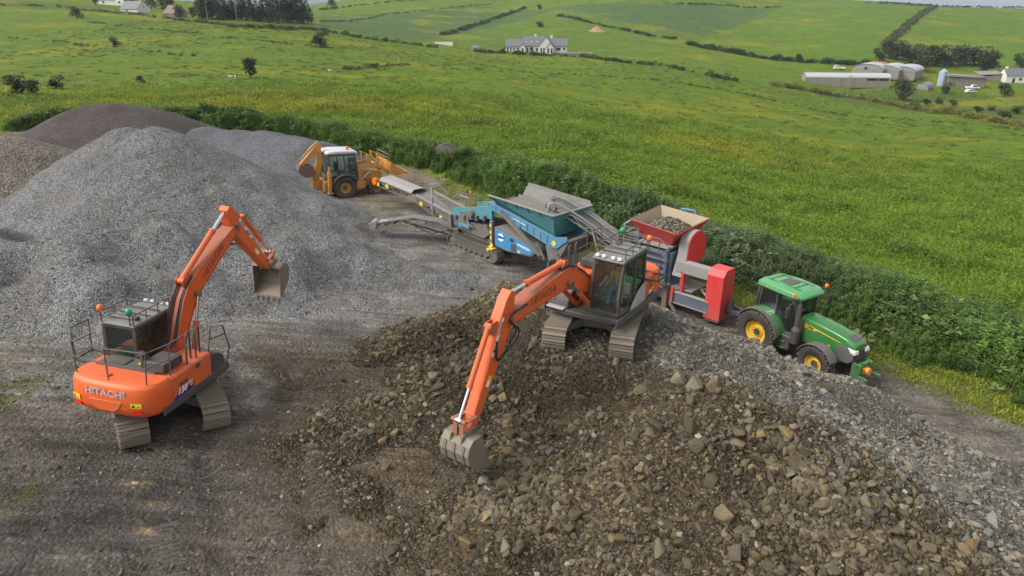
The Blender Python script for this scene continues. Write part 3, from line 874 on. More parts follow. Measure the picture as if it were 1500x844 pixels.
def put_stones(name, n, size, protos, label, box, dens, parent=None, sink=.25, cat=None, zf=top_z, gf=rub_grey, flat=1.0, pale=None):
    x, y = sample(n, *box, dens)
    k = len(x)
    s = size(k)
    g = gf(x, y)
    s = s * (1 - .25 * g)
    if parent is RUBBLE: s = np.clip(s * (1 + 1.5 * fbm(x * .45, y * .45, 93, 3)), .03, .5)
    z = zf(x, y) + s * (.5 * flat * .6 - (sink + (.10 if parent is RUBBLE else 0)))
    rot = np.stack([RNG.normal(0, .45, k), RNG.normal(0, .45, k), RNG.uniform(0, 6.28, k)], 1)
    scl = s[:, None] * RNG.uniform(.8, 1.2, (k, 3))
    tn = stone_tint(g, k); tn[:, :3] *= shade_tint(x, y)[:, None]
    if pale: tn[:, :3] = (np.array((.185, .184, .180)) * .42 + tn[:, :3] * np.array((1.0, 1.02, 1.05)) * .58) * pale
    return scatter(name, protos, np.stack([x, y, z], 1), rot, scl, RNG.integers(0, len(protos), k), tn, label, cat, parent)
put_stones('broken_stone', 100000, lambda k: np.where(RNG.random(k) < .62, RNG.uniform(.07, .15, k), np.where(RNG.random(k) < .8, RNG.uniform(.15, .27, k), RNG.uniform(.27, .42, k))), STONES, 'broken rock covering the rubble pile', (-8, 18, 6, 28),
           lambda x, y: rubble_here(x, y) * (1 - .55 * low_floor(x, y)) * np.clip(.62 + 3.4 * fbm(x * .55, y * .55, 91, 3), .10, 1), RUBBLE)
put_stones('stone_chips', 160000, lambda k: np.clip(RNG.lognormal(-2.75, .35, k), .03, .13), CHIPS, 'small chips filling the rubble pile', (-8, 18, 6, 28),
           lambda x, y: rubble_here(x, y) * np.clip(.7 + 1.5 * fbm(x * .8, y * .8, 92, 3), .3, 1), RUBBLE)
# the largest blocks, one by one
def big_blocks():
    meshes = [stone_mesh('stone', 300 + i, STONE_O, 11 + i % 4, (1, .8, .6 + .04 * (i % 4))) for i in range(12)]
    spots = [(915, 600, .62), (940, 575, .42), (995, 560, .5), (1010, 590, .45), (740, 802, .42), (750, 640, .4), (1080, 655, .42), (930, 640, .4), (860, 700, .36), (1160, 700, .4),
             (565, 685, .45), (500, 560, .35), (545, 505, .4), (1340, 690, .4), (1445, 700, .42), (1270, 760, .42), (1175, 830, .5), (1080, 820, .55), (575, 810, .34), (620, 470, .36),
             (690, 425, .34), (1290, 650, .36), (1420, 800, .42), (700, 520, .36), (640, 560, .36), (820, 620, .36), (770, 720, .36), (1000, 800, .4), (905, 790, .38), (1240, 680, .36)]
    pts = []
    for (px, py, s) in spots:
        d = ray(px, py); ts = np.linspace(9, 40, 400)
        P = np.array([0, 0, CAM_H])[None] + ts[:, None] * d[None]
        h = P[:, 2] - np.maximum(rubble_z(P[:, 0], P[:, 1]), ground(P[:, 0], P[:, 1]))
        k = int(np.argmax(h < 0)); pts.append((P[k][0], P[k][1], s))
    x, y = sample(6000, -7, 17, 6.5, 26, lambda x, y: rubble_here(x, y) * (1 - low_floor(x, y)) * (1 - .72 * rub_grey(x, y)))
    x, y = x[:270], y[:270]
    for a, b in zip(x, y): pts.append((a, b, float(np.clip(RNG.lognormal(-1.15, .28), .20, .62))))
    A = np.array(pts); g = rub_grey(A[:, 0], A[:, 1]); tn = stone_tint(g * .7, len(A)); z = np.maximum(rubble_z(A[:, 0], A[:, 1]), ground(A[:, 0], A[:, 1]))
    for i, (a, b, s) in enumerate(pts):
        if math.hypot(a - 2.9, b - 19.0) < 2.7: continue
        o = bpy.data.objects.new('stone', meshes[i % 12]); COL.objects.link(o)
        o.parent = RUBBLE
        o.location = (a, b, z[i] + s * .10)
        o.rotation_euler = (RNG.normal(0, .4), RNG.normal(0, .4), RNG.uniform(0, 6.28))
        o.scale = tuple(s * RNG.uniform(.8, 1.15, 3))
        o.color = tuple(tn[i])
big_blocks()
# loose chips over the yard, the heaps and the track
def yard_only(x, y):
    d, a = bank_uv(x, y)
    return (d < -.2) * (1 - rubble_here(x, y))
def near_grey(x, y):
    return np.clip(.35 + .65 * sstep(18, 24, y), 0, 1) * sstep(7, 1, x) + .75 * sstep(7, 11, x)
put_stones('loose_stones', 90000, lambda k: np.clip(RNG.lognormal(-2.75, .48, k), .03, .30), CHIPS, 'loose chips lying about the yard', (-20, 24, 7, 40),
           lambda x, y: yard_only(x, y) * (.12 + .8 * sstep(.0, .3, fbm(x * .5, y * .5, 95, 4)) + .9 * sstep(4.5, .3, np.hypot(x + 4.8, (y - 17.5) * .5)) + .9 * sstep(-.36, -.1, grey_z(x, y) - ground(x, y)) + .9 * sstep(-.4, -.05, rubble_z(x, y) - ground(x, y))) * sstep(42, 26, y), GROUND, gf=near_grey)
put_stones('gravel_chips', 150000, lambda k: np.clip(RNG.lognormal(-2.80, .30, k), .03, .13), CHIPS, 'loose crushed stone on the grey heap', (-30, 1.5, 19, 42),
           lambda x, y: sstep(.0, .15, grey_z(x, y) - ground(x, y)), None, cat='gravel', gf=lambda x, y: np.full(x.shape, 1.0), zf=grey_z, pale=1.25)
# ------------------------------------------------------------------ shared machine materials
ORANGE = paint('orange_paint', (.86, .118, .004), .42, .20)
ORANGE_D = paint('worn_orange_paint', (.60, .085, .010), .5, .5)
BLACK = paint('black_paint', (.022, .023, .026), .45, .28)
DGREY = paint('charcoal_paint', (.045, .048, .054), .5, .30)
STEEL = paint('dusty_steel', (.20, .19, .175), .5, .8, metal=.4, rust=.4)
SHOE = paint('track_steel', (.19, .165, .13), .55, .75, (.225, .19, .14), metal=.25, rust=.2)
BUCKETM = paint('worn_bucket_steel', (.21, .18, .14), .5, .8, (.25, .21, .155), metal=.3, rust=.5)
CHROME = plain('chrome_rod', (.75, .76, .78), .12, 1.0)
RUBBER = paint('tyre_rubber', (.022, .021, .020), .8, .55, (.13, .105, .08))
HOSE = plain('rubber_hose', (.015, .015, .016), .55)
GLASS = glass('cab_glass')
RAIL = paint('grey_rail_paint', (.055, .060, .068), .45, .2)
BEACON_O = plain('orange_beacon', (.85, .16, .01), .2)
BEACON_G = plain('green_beacon', (.01, .32, .12), .2)
SILVER = paint('silver_paint', (.52, .53, .54), .3, .25, metal=.2)
WHITE = plain('white_decal', (.82, .82, .80), .5)
LETTER = plain('grey_lettering', (.46, .45, .44), .5)
LETTER_D = plain('faded_dark_lettering', (.30, .075, .03), .5)
YELLOW_L = plain('yellow_label', (.80, .55, .04), .5)
RED_R = plain('red_reflector', (.85, .02, .01), .25)
BLUE_D = plain('navy_decal', (.02, .02, .16), .4)
SEAT = plain('dark_seat_cloth', (.03, .032, .036), .85)
INK = plain('black_print', (.012, .012, .012), .6)
LAMP = plain('lamp_lens', (.75, .75, .72), .12)

def tilt_matrix(x, y, yaw, z=None, span=1.6, sink=0.03):
    """stand a machine on whatever surface is below it, tilted with it"""
    q = np.array([(x + span * math.cos(yaw + a), y + span * math.sin(yaw + a)) for a in (.6, math.pi - .6, math.pi + .6, -.6)])
    zz = top_z(q[:, 0], q[:, 1])
    A = np.c_[q - [x, y], np.ones(4)]
    gx, gy, g0 = np.linalg.lstsq(A, zz, rcond=None)[0]
    n = Vector((-gx, -gy, 1)).normalized()
    X = Vector((math.cos(yaw), math.sin(yaw), 0)); X = (X - n * X.dot(n)).normalized(); Y = n.cross(X)
    z0 = (g0 if z is None else z) - sink
    return Matrix(((X.x, Y.x, n.x, x), (X.y, Y.y, n.y, y), (X.z, Y.z, n.z, z0), (0, 0, 0, 1)))
def place(o, M):
    o.rotation_mode = 'XYZ'
    o.location = M.to_translation(); o.rotation_euler = M.to_euler('XYZ')

def crawler(parent, yoff, m, half=1.43, rad=.36, width=.70, n=46, bar3=True):
    """one crawler track: frame, sprocket, idler, rollers and every shoe as a piece of its own"""
    fr = MB()
    prof = [(-half - .02, rad), (-half + .35, .16), (half - .35, .16), (half, rad), (half - .3, .58), (.35, .62), (-.35, .62), (-half + .35, .58)]
    fr.prism(prof, yoff - .19, yoff + .19)
    t = part('track', fr, DGREY, parent, .02, m=m)
    sp = MB()
    sp.lathe([(.10, -.16), (.24, -.14), (.28, -.05), (.28, .05), (.24, .14), (.10, .16)], (-half, yoff, rad + .02), 'y', 20)
    for k in range(16):
        a = k * math.pi / 8; sp.box((-half + .29 * math.cos(a), yoff, rad + .02 + .29 * math.sin(a)), (.07, .07, .06), (0, -a, 0))
    part('sprocket', sp, STEEL, t, m=m)
    part('idler_wheel', MB().lathe([(.08, -.17), (.30, -.15), (.30, -.05), (.26, -.04), (.26, .04), (.30, .05), (.30, .15), (.08, .17)], (half, yoff, rad + .02), 'y', 20), STEEL, t, m=m)
    for k in range(6):
        part('track_roller', MB().lathe([(.06, -.2), (.11, -.18), (.11, .18), (.06, .2)], (-.95 + k * .38, yoff, .17), 'y', 12), STEEL, t, m=m)
    sh = MB()
    pitch = (4 * half + 2 * math.pi * rad) / n
    sh.box((0, 0, 0), (pitch * .90, width, .026))
    for gx in (-.056, .056): sh.box((gx, 0, .026), (.020, width * .99, .034))
    sh.box((0, 0, -.045), (.11, .26, .06))
    me = sh.mesh('track_shoe', SHOE)
    L = 4 * half + 2 * math.pi * rad
    for k in range(n):
        d = (k + .3) * pitch
        if d < 2 * half: p, a = (-half + d, 2 * rad), 0.0
        elif d < 2 * half + math.pi * rad:
            a = (d - 2 * half) / rad; p = (half + rad * math.sin(a), rad + rad * math.cos(a))
        elif d < 4 * half + math.pi * rad: p, a = (half - (d - 2 * half - math.pi * rad), 0.0), math.pi
        else:
            b = (d - 4 * half - math.pi * rad) / rad; a = math.pi + b; p = (-half - rad * math.sin(b), rad - rad * math.cos(b))
        sag = .02 * math.sin(math.pi * (p[0] + half) / (2 * half)) if abs(a) < .01 else 0
        o = link('track_shoe', me, t)
        o.matrix_basis = m @ Matrix.Translation((p[0], yoff, p[1] + .018 - sag)) @ Matrix.Rotation(a, 4, 'Y')
    return t

def rail_path(parent, pts, r=.018, posts=(), name='handrail', mat=None):
    b = MB(); b.tube(pts, r, 6)
    for (p, q) in posts: b.cyl(p, q, r, n=6)
    return part(name, b, mat or RAIL, parent)

def excavator(label, M, track_rel, boom_a, arm_a, bucket_a, Lb, La, W=.43):
    root = thing('excavator', label, 'excavator')
    place(root, M)
    U = Matrix.Rotation(track_rel, 4, 'Z')
    for s in (1, -1): crawler(root, s * .995, U)
    cb = MB(); cb.box((0, 0, .58), (1.15, 1.3, .34)); cb.cyl((0, 0, .74), (0, 0, .96), .56, n=28)
    for sx in (1, -1):
        for sy in (1, -1): cb.bar((sx * .3, sy * .3, .58), (sx * .85, sy * .92, .46), .34, .26)
    part('undercarriage_frame', cb, DGREY, root, .03, m=U)
    # revolving deck and body
    dk = MB(); dk.prism([(-1.5, -1.20), (1.15, -1.20), (1.25, -.5), (1.22, .05), (1.02, 1.20), (-1.5, 1.20)], .94, 1.10, 'z')
    part('deck', dk, BLACK, root, .02)
    sk = MB(); sk.box((-.2, -1.215, 1.06), (2.9, .05, .22)); sk.box((-.2, 1.215, 1.06), (2.9, .05, .22))
    part('side_skirt', sk, DGREY, root, .015)
    # counterweight: rounded tail, undercut below
    def cw_ring(z, back, half, inset):
        pts = []
        xf = -1.28
        pts.append((xf, -half, z))
        for k in range(13):
            a = -math.pi / 2 + math.pi * k / 12
            e = 2.0 / 3.4
            yy = math.copysign(abs(math.sin(a)) ** e, math.sin(a)) * half
            xx = -1.55 - (back - 1.55) * max(0, math.cos(a)) ** (2 / 2.2) - inset * 0
            pts.append((xx, yy, z))
        pts.append((xf, half, z))
        return pts
    cw = MB(); cw.loft([cw_ring(.98, 1.98, 1.08, 0), cw_ring(1.10, 2.10, 1.20, 0), cw_ring(1.30, 2.17, 1.235, 0), cw_ring(1.62, 2.16, 1.235, 0), cw_ring(1.82, 2.11, 1.215, 0), cw_ring(1.90, 2.02, 1.16, 0)])
    cwo = part('counterweight', cw, ORANGE, root, .02, smooth=R(50))
    pan = MB(); pan.prism([(-.46, 1.46), (.46, 1.46), (.36, 1.27), (.22, 1.17), (-.22, 1.17), (-.36, 1.27)], -2.176, -2.12, 'x')
    part('recessed_panel', pan, ORANGE, cwo, .012)
    lt = lettering('HITACHI', .27, frame((-2.168, .0, 1.66), (0, -1, 0), (0, 0, 1)), LETTER, cwo, 1.05, .02)
    for v in lt.data.vertices:                       # bend the letters round the tail
        q = min(1, (abs(v.co.y) / 1.23)) ** 1.7; v.co.x = -1.55 - .605 * max(0, 1 - q * q) ** .4545 - .008 + (v.co.x + 2.168)
    for (y_, yawd) in ((-.80, .28), (.86, -.3)):
        x_ = -2.095
        lb = MB(); lb.box((0, 0, 0), (.012, .26, .13)); part('warning_label', lb, YELLOW_L, cwo, m=Matrix.Translation((x_, y_, 1.40)) @ Matrix.Rotation(yawd, 4, 'Z'))
        pic = MB(); pic.prism([(-.10, -.035), (-.02, -.035), (-.02, -.02), (-.10, -.02)], -.008, -.004, 'x'); pic.prism([(.02, -.04), (.11, -.04), (.065, .045)], -.008, -.004, 'x')
        part('pictogram', pic, INK, cwo, m=Matrix.Translation((x_, y_, 1.40)) @ Matrix.Rotation(yawd + math.pi * 0, 4, 'Z'))
        rf = MB(); rf.prism([(-.16, -.045), (.13, -.045), (.10, .045), (-.10, .045)], -.008, .008, 'x'); part('reflector', rf, RED_R, cwo, m=Matrix.Translation((x_ + .01, y_ * 1.0, 1.22)) @ Matrix.Rotation(yawd, 4, 'Z'))
    # engine house
    eh = MB(); eh.prism([(-1.30, -1.22), (.42, -1.22), (.42, -.42), (-.70, -.42), (-.70, 1.20), (-1.30, 1.20)], 1.10, 1.86, 'z')
    eho = part('engine_cover', eh, ORANGE, root, .045)
    side_y = -1.22
    for (x0, x1, yy) in ((-1.26, -.42, -1.222), (-.38, .39, -1.222)):
        part('access_door', MB().box(((x0 + x1) / 2, yy, 1.50), (x1 - x0, .03, .66)), ORANGE, eho, .012)
    part('access_door', MB().box((-1.0, 1.202, 1.52), (.54, .03, .64)), ORANGE, eho, .012)
    for k in range(7):
        part('vent_slat', MB().box((-.20, -1.243, 1.66 + .022 * k), (.20, .012, .008)), BLACK, eho)
        part('vent_slat', MB().box((-1.0, 1.224, 1.62 + .024 * k), (.36, .012, .010)), ORANGE_D, eho)
    part('door_latch', MB().box((-.52, -1.243, 1.45), (.03, .012, .09)), BLACK, eho)
    for (yy, d) in ((-1.240, 1), (1.221, -1)):
        x_ = -.86 if d == 1 else -1.0
        sc = 1.0 if d == 1 else .62
        dec = MB(); pr = [(x_ - d * .46 * sc, 1.18), (x_ + d * .42 * sc, 1.20), (x_ + d * .46 * sc, 1.30), (x_ + d * .1 * sc, 1.36), (x_ - d * .25 * sc, 1.30)]
        dec.prism(pr, yy, yy - d * .004); part('decal', dec, BLUE_D, eho)
        lettering('130', .26 * sc, frame((x_ - d * .06 * sc, yy - d * .008, 1.345), (d, 0, 0.0), (0, 0, 1)), WHITE, eho, 1.0, .03, .25)
        lettering('LCN', .10 * sc, frame((x_ + d * .28 * sc, yy - d * .008, 1.43), (d, 0, 0), (0, 0, 1)), WHITE, eho, 1.0, .02, .25)
        lettering('6', .12 * sc, frame((x_ + d * .33 * sc, yy - d * .008, 1.32), (d, 0, 0), (0, 0, 1)), WHITE, eho, 1.0, .03, .25)
        lettering('ZAXIS', .12 * sc, frame((x_ + d * .02 * sc, yy - d * .008, 1.53), (d, 0, 0), (0, 0, 1)), BLACK, eho, 1.0, .03, .2)
    # top of the engine house
    tp = MB(); tp.box((-.98, .10, 1.885), (.58, 1.7, .05)); part('walkway_plate', tp, DGREY, root, .01)
    hd = MB(); hd.prism([(-1.22, 1.90), (-.42, 1.90), (-.46, 2.14), (-1.18, 2.16)], -.98, -.38); part('exhaust_housing', hd, BLACK, root, .03)
    ex = MB(); ex.cyl((-1.02, -.30, 1.90), (-1.02, -.30, 2.18), .11, n=14); ex.tube([(-1.02, -.30, 2.12), (-1.03, -.30, 2.24), (-1.09, -.30, 2.32), (-1.17, -.30, 2.34)], .085, 12)
    part('exhaust_pipe', ex, BLACK, root)
    part('hood_hatch', MB().box((-.98, .42, 1.925), (.34, .42, .04)), BLACK, root, .01)
    part('warning_label', MB().box((-.92, -.12, 1.915), (.12, .16, .006)), YELLOW_L, root)
    part('hood_hinge', MB().box((-1.72, .28, 1.915), (.14, .26, .07)), ORANGE, root, .015)
    # tank and tool box on the front right
    tk = MB(); tk.prism([(.44, 1.10), (1.14, 1.10), (1.14, 1.30), (1.02, 1.52), (.90, 1.62), (.60, 1.72), (.44, 1.86)], -1.20, -.44); part('tool_box', tk, DGREY, root, .04)
    part('step', MB().box((1.22, -.82, 1.12), (.18, .6, .05)), SILVER, root, .01)
    part('work_lamp', MB().box((1.155, -1.0, 1.38), (.03, .14, .08)), LAMP, root, .01)
    # silver quarter panel behind the cab door
    qp = MB(); qp.prism([(-.70, 1.12), (.30, 1.12), (.22, 1.28), (-.05, 1.52), (-.40, 1.72), (-.70, 1.80)], 1.165, 1.195); part('quarter_panel', qp, SILVER, root, .01)
    # cab
    cab = part('cab', MB().box((.12, .65, 1.16), (1.72, 1.0, .16)).box((.12, .65, 1.26), (1.60, .92, .06)), BLACK, root, .03)
    y0, y1 = .16, 1.14
    fb, ft, rb = 1.00, .76, -.72
    fr = MB()
    def pil(a, b, w=.085, h=.085): fr.bar(a, b, w, h, (0, 1, 0))
    for y in (y0 + .04, y1 - .04):
        pil((fb - .04, y, 1.2), (fb - .02, y, 1.75)); pil((fb - .02, y, 1.72), (ft, y, 2.74))
        pil((rb + .05, y, 1.2), (rb + .05, y, 2.74), .1, .1)
        pil((ft + .02, y, 2.74), (rb, y, 2.76), .08, .10)
    pil((.02, y1 - .03, 1.2), (.02, y1 - .03, 2.74), .06, .08)
    for x, z in ((ft, 2.74), (rb + .04, 2.76)): fr.bar((x, y0, z), (x, y1, z), .09, .09)
    fr.bar((fb, y0, 1.24), (fb, y1, 1.24), .07, .10); fr.bar((fb - .02, y0, 1.62), (fb - .02, y1, 1.62), .03, .03)
    fr.bar((rb + .03, y0, 1.75), (rb + .03, y1, 1.75), .06, .08)
    fr.box((rb + .03, .65, 1.48), (.05, .92, .52)); fr.box((.12, y0 + .02, 1.40), (1.5, .04, .36)); fr.box((-.35, y1 - .02, 1.42), (.68, .05, .40))
    part('cab_frame', fr, BLACK, cab, .02)
    def pane(pts): return part('window_pane', MB().poly(pts, .012), GLASS, cab)
    pane([(fb + .01, y0 + .07, 1.64), (fb + .01, y1 - .07, 1.64), (ft + .05, y1 - .07, 2.70), (ft + .05, y0 + .07, 2.70)])
    pane([(fb + .02, y0 + .07, 1.28), (fb + .02, y1 - .07, 1.28), (fb + .01, y1 - .07, 1.61), (fb + .01, y0 + .07, 1.61)])
    pane([(rb + .02, y1 - .08, 1.79), (rb + .02, y0 + .08, 1.79), (rb + .02, y0 + .08, 2.70), (rb + .02, y1 - .08, 2.70)])
    for y, yy in ((y0 + .03, 0), (y1 - .03, 1)):
        if yy:
            pane([(.93, y, 1.28), (.08, y, 1.28), (.08, y, 2.68), (.72, y, 2.68), (.93, y, 1.75)])
            pane([(-.04, y, 1.64), (-.62, y, 1.64), (-.62, y, 2.68), (-.04, y, 2.68)])
        else:
            pane([(-.62, y, 1.60), (.93, y, 1.60), (.72, y, 2.68), (-.62, y, 2.68)])
    part('door_rail', MB().tube([(.9, y1 + .03, 1.6), (.95, y1 + .05, 1.7), (.80, y1 + .05, 2.45), (.74, y1 + .02, 2.5)], .016, 6), BLACK, cab)
    part('door_handle', MB().box((.10, y1 + .02, 1.66), (.12, .03, .04)), BLACK, cab)
    rf = MB(); rf.prism([(ft + .12, 2.76), (ft + .10, 2.83), (ft - .1, 2.87), (rb + .05, 2.88), (rb - .03, 2.80)], y0 - .02, y1 + .02); ro = part('cab_roof', rf, paint('roof_paint', (.13, .13, .135), .5, .8, (.22, .21, .195)), cab, .03)
    for x in (-.45, -.05, .35): part('roof_rib', MB().box((x, .65, 2.885), (.05, .9, .03)), BLACK, ro)
    for x, y in ((.84, .30), (.84, .5), (.84, .8), (.84, 1.0)): part('work_lamp', MB().box((x, y, 2.90), (.07, .11, .08)), LAMP, ro, .01)
    part('aerial_box', MB().box((-.40, .36, 2.93), (.16, .14, .09)), BLACK, ro, .01)
    g = MB(); zz = 3.14
    for (a, b) in (((.72, y0 + .02), (.72, y1 - .02)), ((.72, y1 - .02), (rb, y1 - .02)), ((rb, y1 - .02), (rb, y0 + .02)), ((rb, y0 + .02), (.72, y0 + .02)), ((.25, y0 + .02), (.25, y1 - .02)), ((-.22, y0 + .02), (-.22, y1 - .02))):
        g.cyl((*a, zz), (*b, zz), .017, n=6)
    for x in (.72, .25, -.22, rb):
        for y in (y0 + .02, y1 - .02): g.cyl((x, y, 2.84), (x, y, zz), .017, n=6)
    part('roof_guard', g, RAIL, ro)
    part('seat', MB().box((-.10, .65, 1.56), (.50, .50, .14)).box((-.34, .65, 1.90), (.13, .48, .62), (0, -.12, 0)).box((-.40, .65, 2.30), (.09, .26, .20)), SEAT, cab, .04)
    part('console', MB().box((.05, .34, 1.62), (.5, .14, .16)).box((.05, .96, 1.62), (.5, .14, .16)).cyl((.28, .34, 1.68), (.30, .34, 1.92), .022, n=6).cyl((.28, .96, 1.68), (.30, .96, 1.92), .022, n=6).box((.72, .30, 1.80), (.08, .2, .26)), BLACK, cab, .015)
    mr = MB(); mr.tube([(.86, 1.14, 2.2), (.95, 1.30, 2.25)], .014, 6); mr.box((.95, 1.36, 2.12), (.06, .20, .32)); part('mirror', mr, BLACK, cab, .01)
    # beacons
    for (x, y, z, mt, nm) in ((rb + .02, .30, 3.16, BEACON_G, 'beacon'), (-.62, 1.22, 3.10, BEACON_O, 'beacon')):
        b = MB(); b.lathe([(.02, 0), (.07, .01), (.085, .05), (.08, .11), (.05, .155), (.015, .17)], (x, y, z), 'z', 14); bo = part(nm, b, mt, root, smooth=R(60))
        part('beacon_post', MB().cyl((x, y, z - .34), (x, y, z), .018, n=6).box((x, y, z), (.12, .12, .02)), BLACK, bo)
    # handrails round the engine deck
    T, Mi = 2.78, 2.36
    loop = [(-.62, 1.62, T), (-1.25, 1.62, T), (-1.85, 1.05, T), (-1.95, 0, T), (-1.85, -1.0, T), (-1.2, -1.16, T), (-.55, -1.16, T)]
    lm = [(x, y, Mi) for x, y, z in loop]
    posts = [((-.62, 1.62, 1.90), (-.62, 1.62, T)), ((-1.25, 1.55, 1.90), (-1.25, 1.62, T)), ((-1.82, 1.03, 1.88), (-1.85, 1.05, T)), ((-1.92, 0.05, 1.88), (-1.95, 0.05, T)), ((-1.84, -.95, 1.88), (-1.85, -1.0, T)), ((-1.2, -1.16, 1.86), (-1.2, -1.16, T))]
    rail_path(root, loop, posts=posts); rail_path(root, lm, .017)
    rail_path(root, [(-.62, 1.62, T), (-.60, 1.18, T + .05)], .018)
    part('rail_bracket', MB().bar((-.62, 1.15, 1.86), (-.62, 1.66, 1.90), .05, .05).bar((-1.25, 1.15, 1.84), (-1.25, 1.60, 1.90), .05, .05).bar((-.62, 1.62, 1.90), (-1.25, 1.58, 1.90), .05, .05), BLACK, root)
    for x in (-.45, -.05): rail_path(root, [(x, -1.10, 1.86), (x, -1.10, 2.55), (x + .05, -1.08, 2.66), (x + .15, -1.04, 2.70), (x + .3, -1.0, 2.66), (x + .34, -.98, 2.55), (x + .34, -.98, 1.84)], .026, mat=BLACK)
    rail_path(root, [(.42, -1.16, 1.86), (.55, -1.18, 2.55), (1.02, -1.24, 2.42), (1.30, -1.24, 1.62), (1.14, -1.22, 1.16)], .022, [((.46, -1.16, 2.2), (1.12, -1.22, 2.12))])
    # ---- boom, arm, bucket in the plane y = yb
    yb = -.14
    F0 = Vector((.22, 0, 1.48))
    def D(a): return Vector((math.cos(a), 0, math.sin(a)))
    eb, nb = D(boom_a), D(boom_a + math.pi / 2)
    tip = F0 + eb * Lb
    stations = [(0, 0, .13), (.10, .20, .19), (.22, .44, .25), (.33, .62, .29), (.42, .68, .30), (.50, .63, .28), (.62, .49, .245), (.76, .32, .21), (.90, .13, .175), (1.0, 0, .14)]
    def B(s, o): return F0 + eb * (s * Lb) + nb * o
    top = [B(s, c + h) for s, c, h in stations]; bot = [B(s, c - h) for s, c, h in stations]
    endc = [tip + eb * .13]; st = [F0 - eb * .13]
    prof = [(p.x, p.z) for p in st + bot + endc + top[::-1]]
    boom = part('boom', MB().prism(prof, yb - .19, yb + .19), ORANGE, root, .018)
    fl = MB()
    for side in (top, bot):
        for p, q in zip(side[:-1], side[1:]): fl.bar((p.x, yb, p.z), (q.x, yb, q.z), .43, .03, (0, 1, 0) if False else (nb.x, 0, nb.z))
    part('flange_plate', fl, ORANGE_D, boom)
    for d in (1, -1):
        p = B(.68, .40); lettering('HITACHI', .27, frame((p.x, yb + d * .196, p.z), (eb - nb * .19) * (-d) , nb), LETTER_D, boom, 1.15, .025)
    pin = MB()
    bp = B(.42, .56)
    pin.cyl((bp.x, yb - .36, bp.z), (bp.x, yb + .36, bp.z), .075, n=14); pin.cyl((tip.x, yb - .24, tip.z), (tip.x, yb + .24, tip.z), .085, n=14); pin.cyl((F0.x, yb - .28, F0.z), (F0.x, yb + .28, F0.z), .09, n=14)
    part('pivot_pin', pin, STEEL, boom)
    br = MB()
    for d in (-1, 1): br.prism([(.0, 1.08), (.62, 1.08), (.50, 1.42), (.30, 1.64), (.10, 1.60), (-.1, 1.3)], yb + d * .25 - .02, yb + d * .25 + .02)
    part('boom_bracket', br, ORANGE, root, .01)
    def ram(p, q, y, r, frac, parent, name='hydraulic_cylinder'):
        p, q = Vector((p.x, y, p.z)), Vector((q.x, y, q.z)); mdl = p.lerp(q, frac)
        b = MB(); b.cyl(p, mdl, r, n=14); b.cyl(mdl - (q - p).normalized() * .09, mdl, r * 1.18, n=14); b.cyl(p - Vector((0, r, 0)), p + Vector((0, r, 0)), r * 1.05, n=12)
        o = part(name, b, ORANGE, parent, smooth=R(40))
        part('piston_rod', MB().cyl(mdl, q, r * .56, n=12).cyl(q - Vector((0, r, 0)), q + Vector((0, r, 0)), r * .95, n=12), CHROME, o, smooth=R(40))
        return o
    for d in (-1, 1): ram(Vector((.74, 0, 1.16)), bp, yb + d * .29, .075, .62, root, 'boom_cylinder')
    # arm
    ea, na = D(arm_a), D(arm_a + math.pi / 2)
    def A(a, o): return tip + ea * a + na * o
    bpin = A(La, 0)
    ap = [A(-.18, -.16), A(.25, -.20), A(La * .5, -.17), A(La - .1, -.13), A(La + .12, -.05), A(La + .12, .08), A(La - .1, .13), A(La * .55, .20), A(.55, .30), A(.15, .38), A(-.45, .38), A(-.70, .30), A(-.70, .12), A(-.42, -.02)]
    arm = part('arm', MB().prism([(p.x, p.z) for p in ap], yb - .15, yb + .15), ORANGE, root, .018)
    jp = A(-.60, .20)
    bs = B(.44, 1.10)
    bk = MB()
    for d in (-1, 1): bk.prism([(p.x, p.z) for p in (B(.40, .98), B(.50, .92), B(.455, 1.20), B(.425, 1.20))], yb + d * .11 - .015, yb + d * .11 + .015)
    bk.cyl((bs.x, yb - .14, bs.z), (bs.x, yb + .14, bs.z), .05, n=10)
    part('cylinder_bracket', bk, ORANGE_D, boom)
    ram(bs, jp, yb, .085, .70, root, 'arm_cylinder')
    # bucket linkage
    c0 = A(.32, .56)
    kb = MB()
    for d in (-1, 1): kb.prism([(p.x, p.z) for p in (A(.12, .40), A(.52, .34), A(.38, .62), A(.26, .62))], yb + d * .09 - .015, yb + d * .09 + .015)
    part('cylinder_bracket', kb, ORANGE_D, arm)
    l0 = A(La - .34, .10); l1 = A(La - .16, .50)
    eg, ng = D(bucket_a), D(bucket_a + math.pi / 2)
    def K(p, q): return bpin + eg * p + ng * q
    bh = K(-.04, .36)
    lk = MB()
    for d in (-1, 1):
        lk.bar((l0.x, yb + d * .18, l0.z), (l1.x, yb + d * .18, l1.z), .04, .12, (0, 1, 0)); lk.bar((l1.x, yb + d * .10, l1.z), (bh.x, yb + d * .10, bh.z), .05, .13, (0, 1, 0))
    lk.cyl((l1.x, yb - .22, l1.z), (l1.x, yb + .22, l1.z), .05, n=10); lk.cyl((l0.x, yb - .22, l0.z), (l0.x, yb + .22, l0.z), .05, n=10)
    part('bucket_linkage', lk, ORANGE_D, root, .008)
    ram(c0, l1, yb, .072, .66, root, 'bucket_cylinder')
    # bucket: curved shell, two cheeks, lip, teeth
    back = [(.02, .02), (-.06, .34), (.04, .52), (.24, .63), (.52, .62), (.80, .44), (1.14, -.04)]
    sh = MB()
    outer = [K(p, q) for p, q in back]
    inner = [K(p * .95 + .035, q * .94 - .012) for p, q in back]
    pr = [(p.x, p.z) for p in outer] + [(p.x, p.z) for p in inner[::-1]]
    sh.prism(pr, yb - W, yb + W)
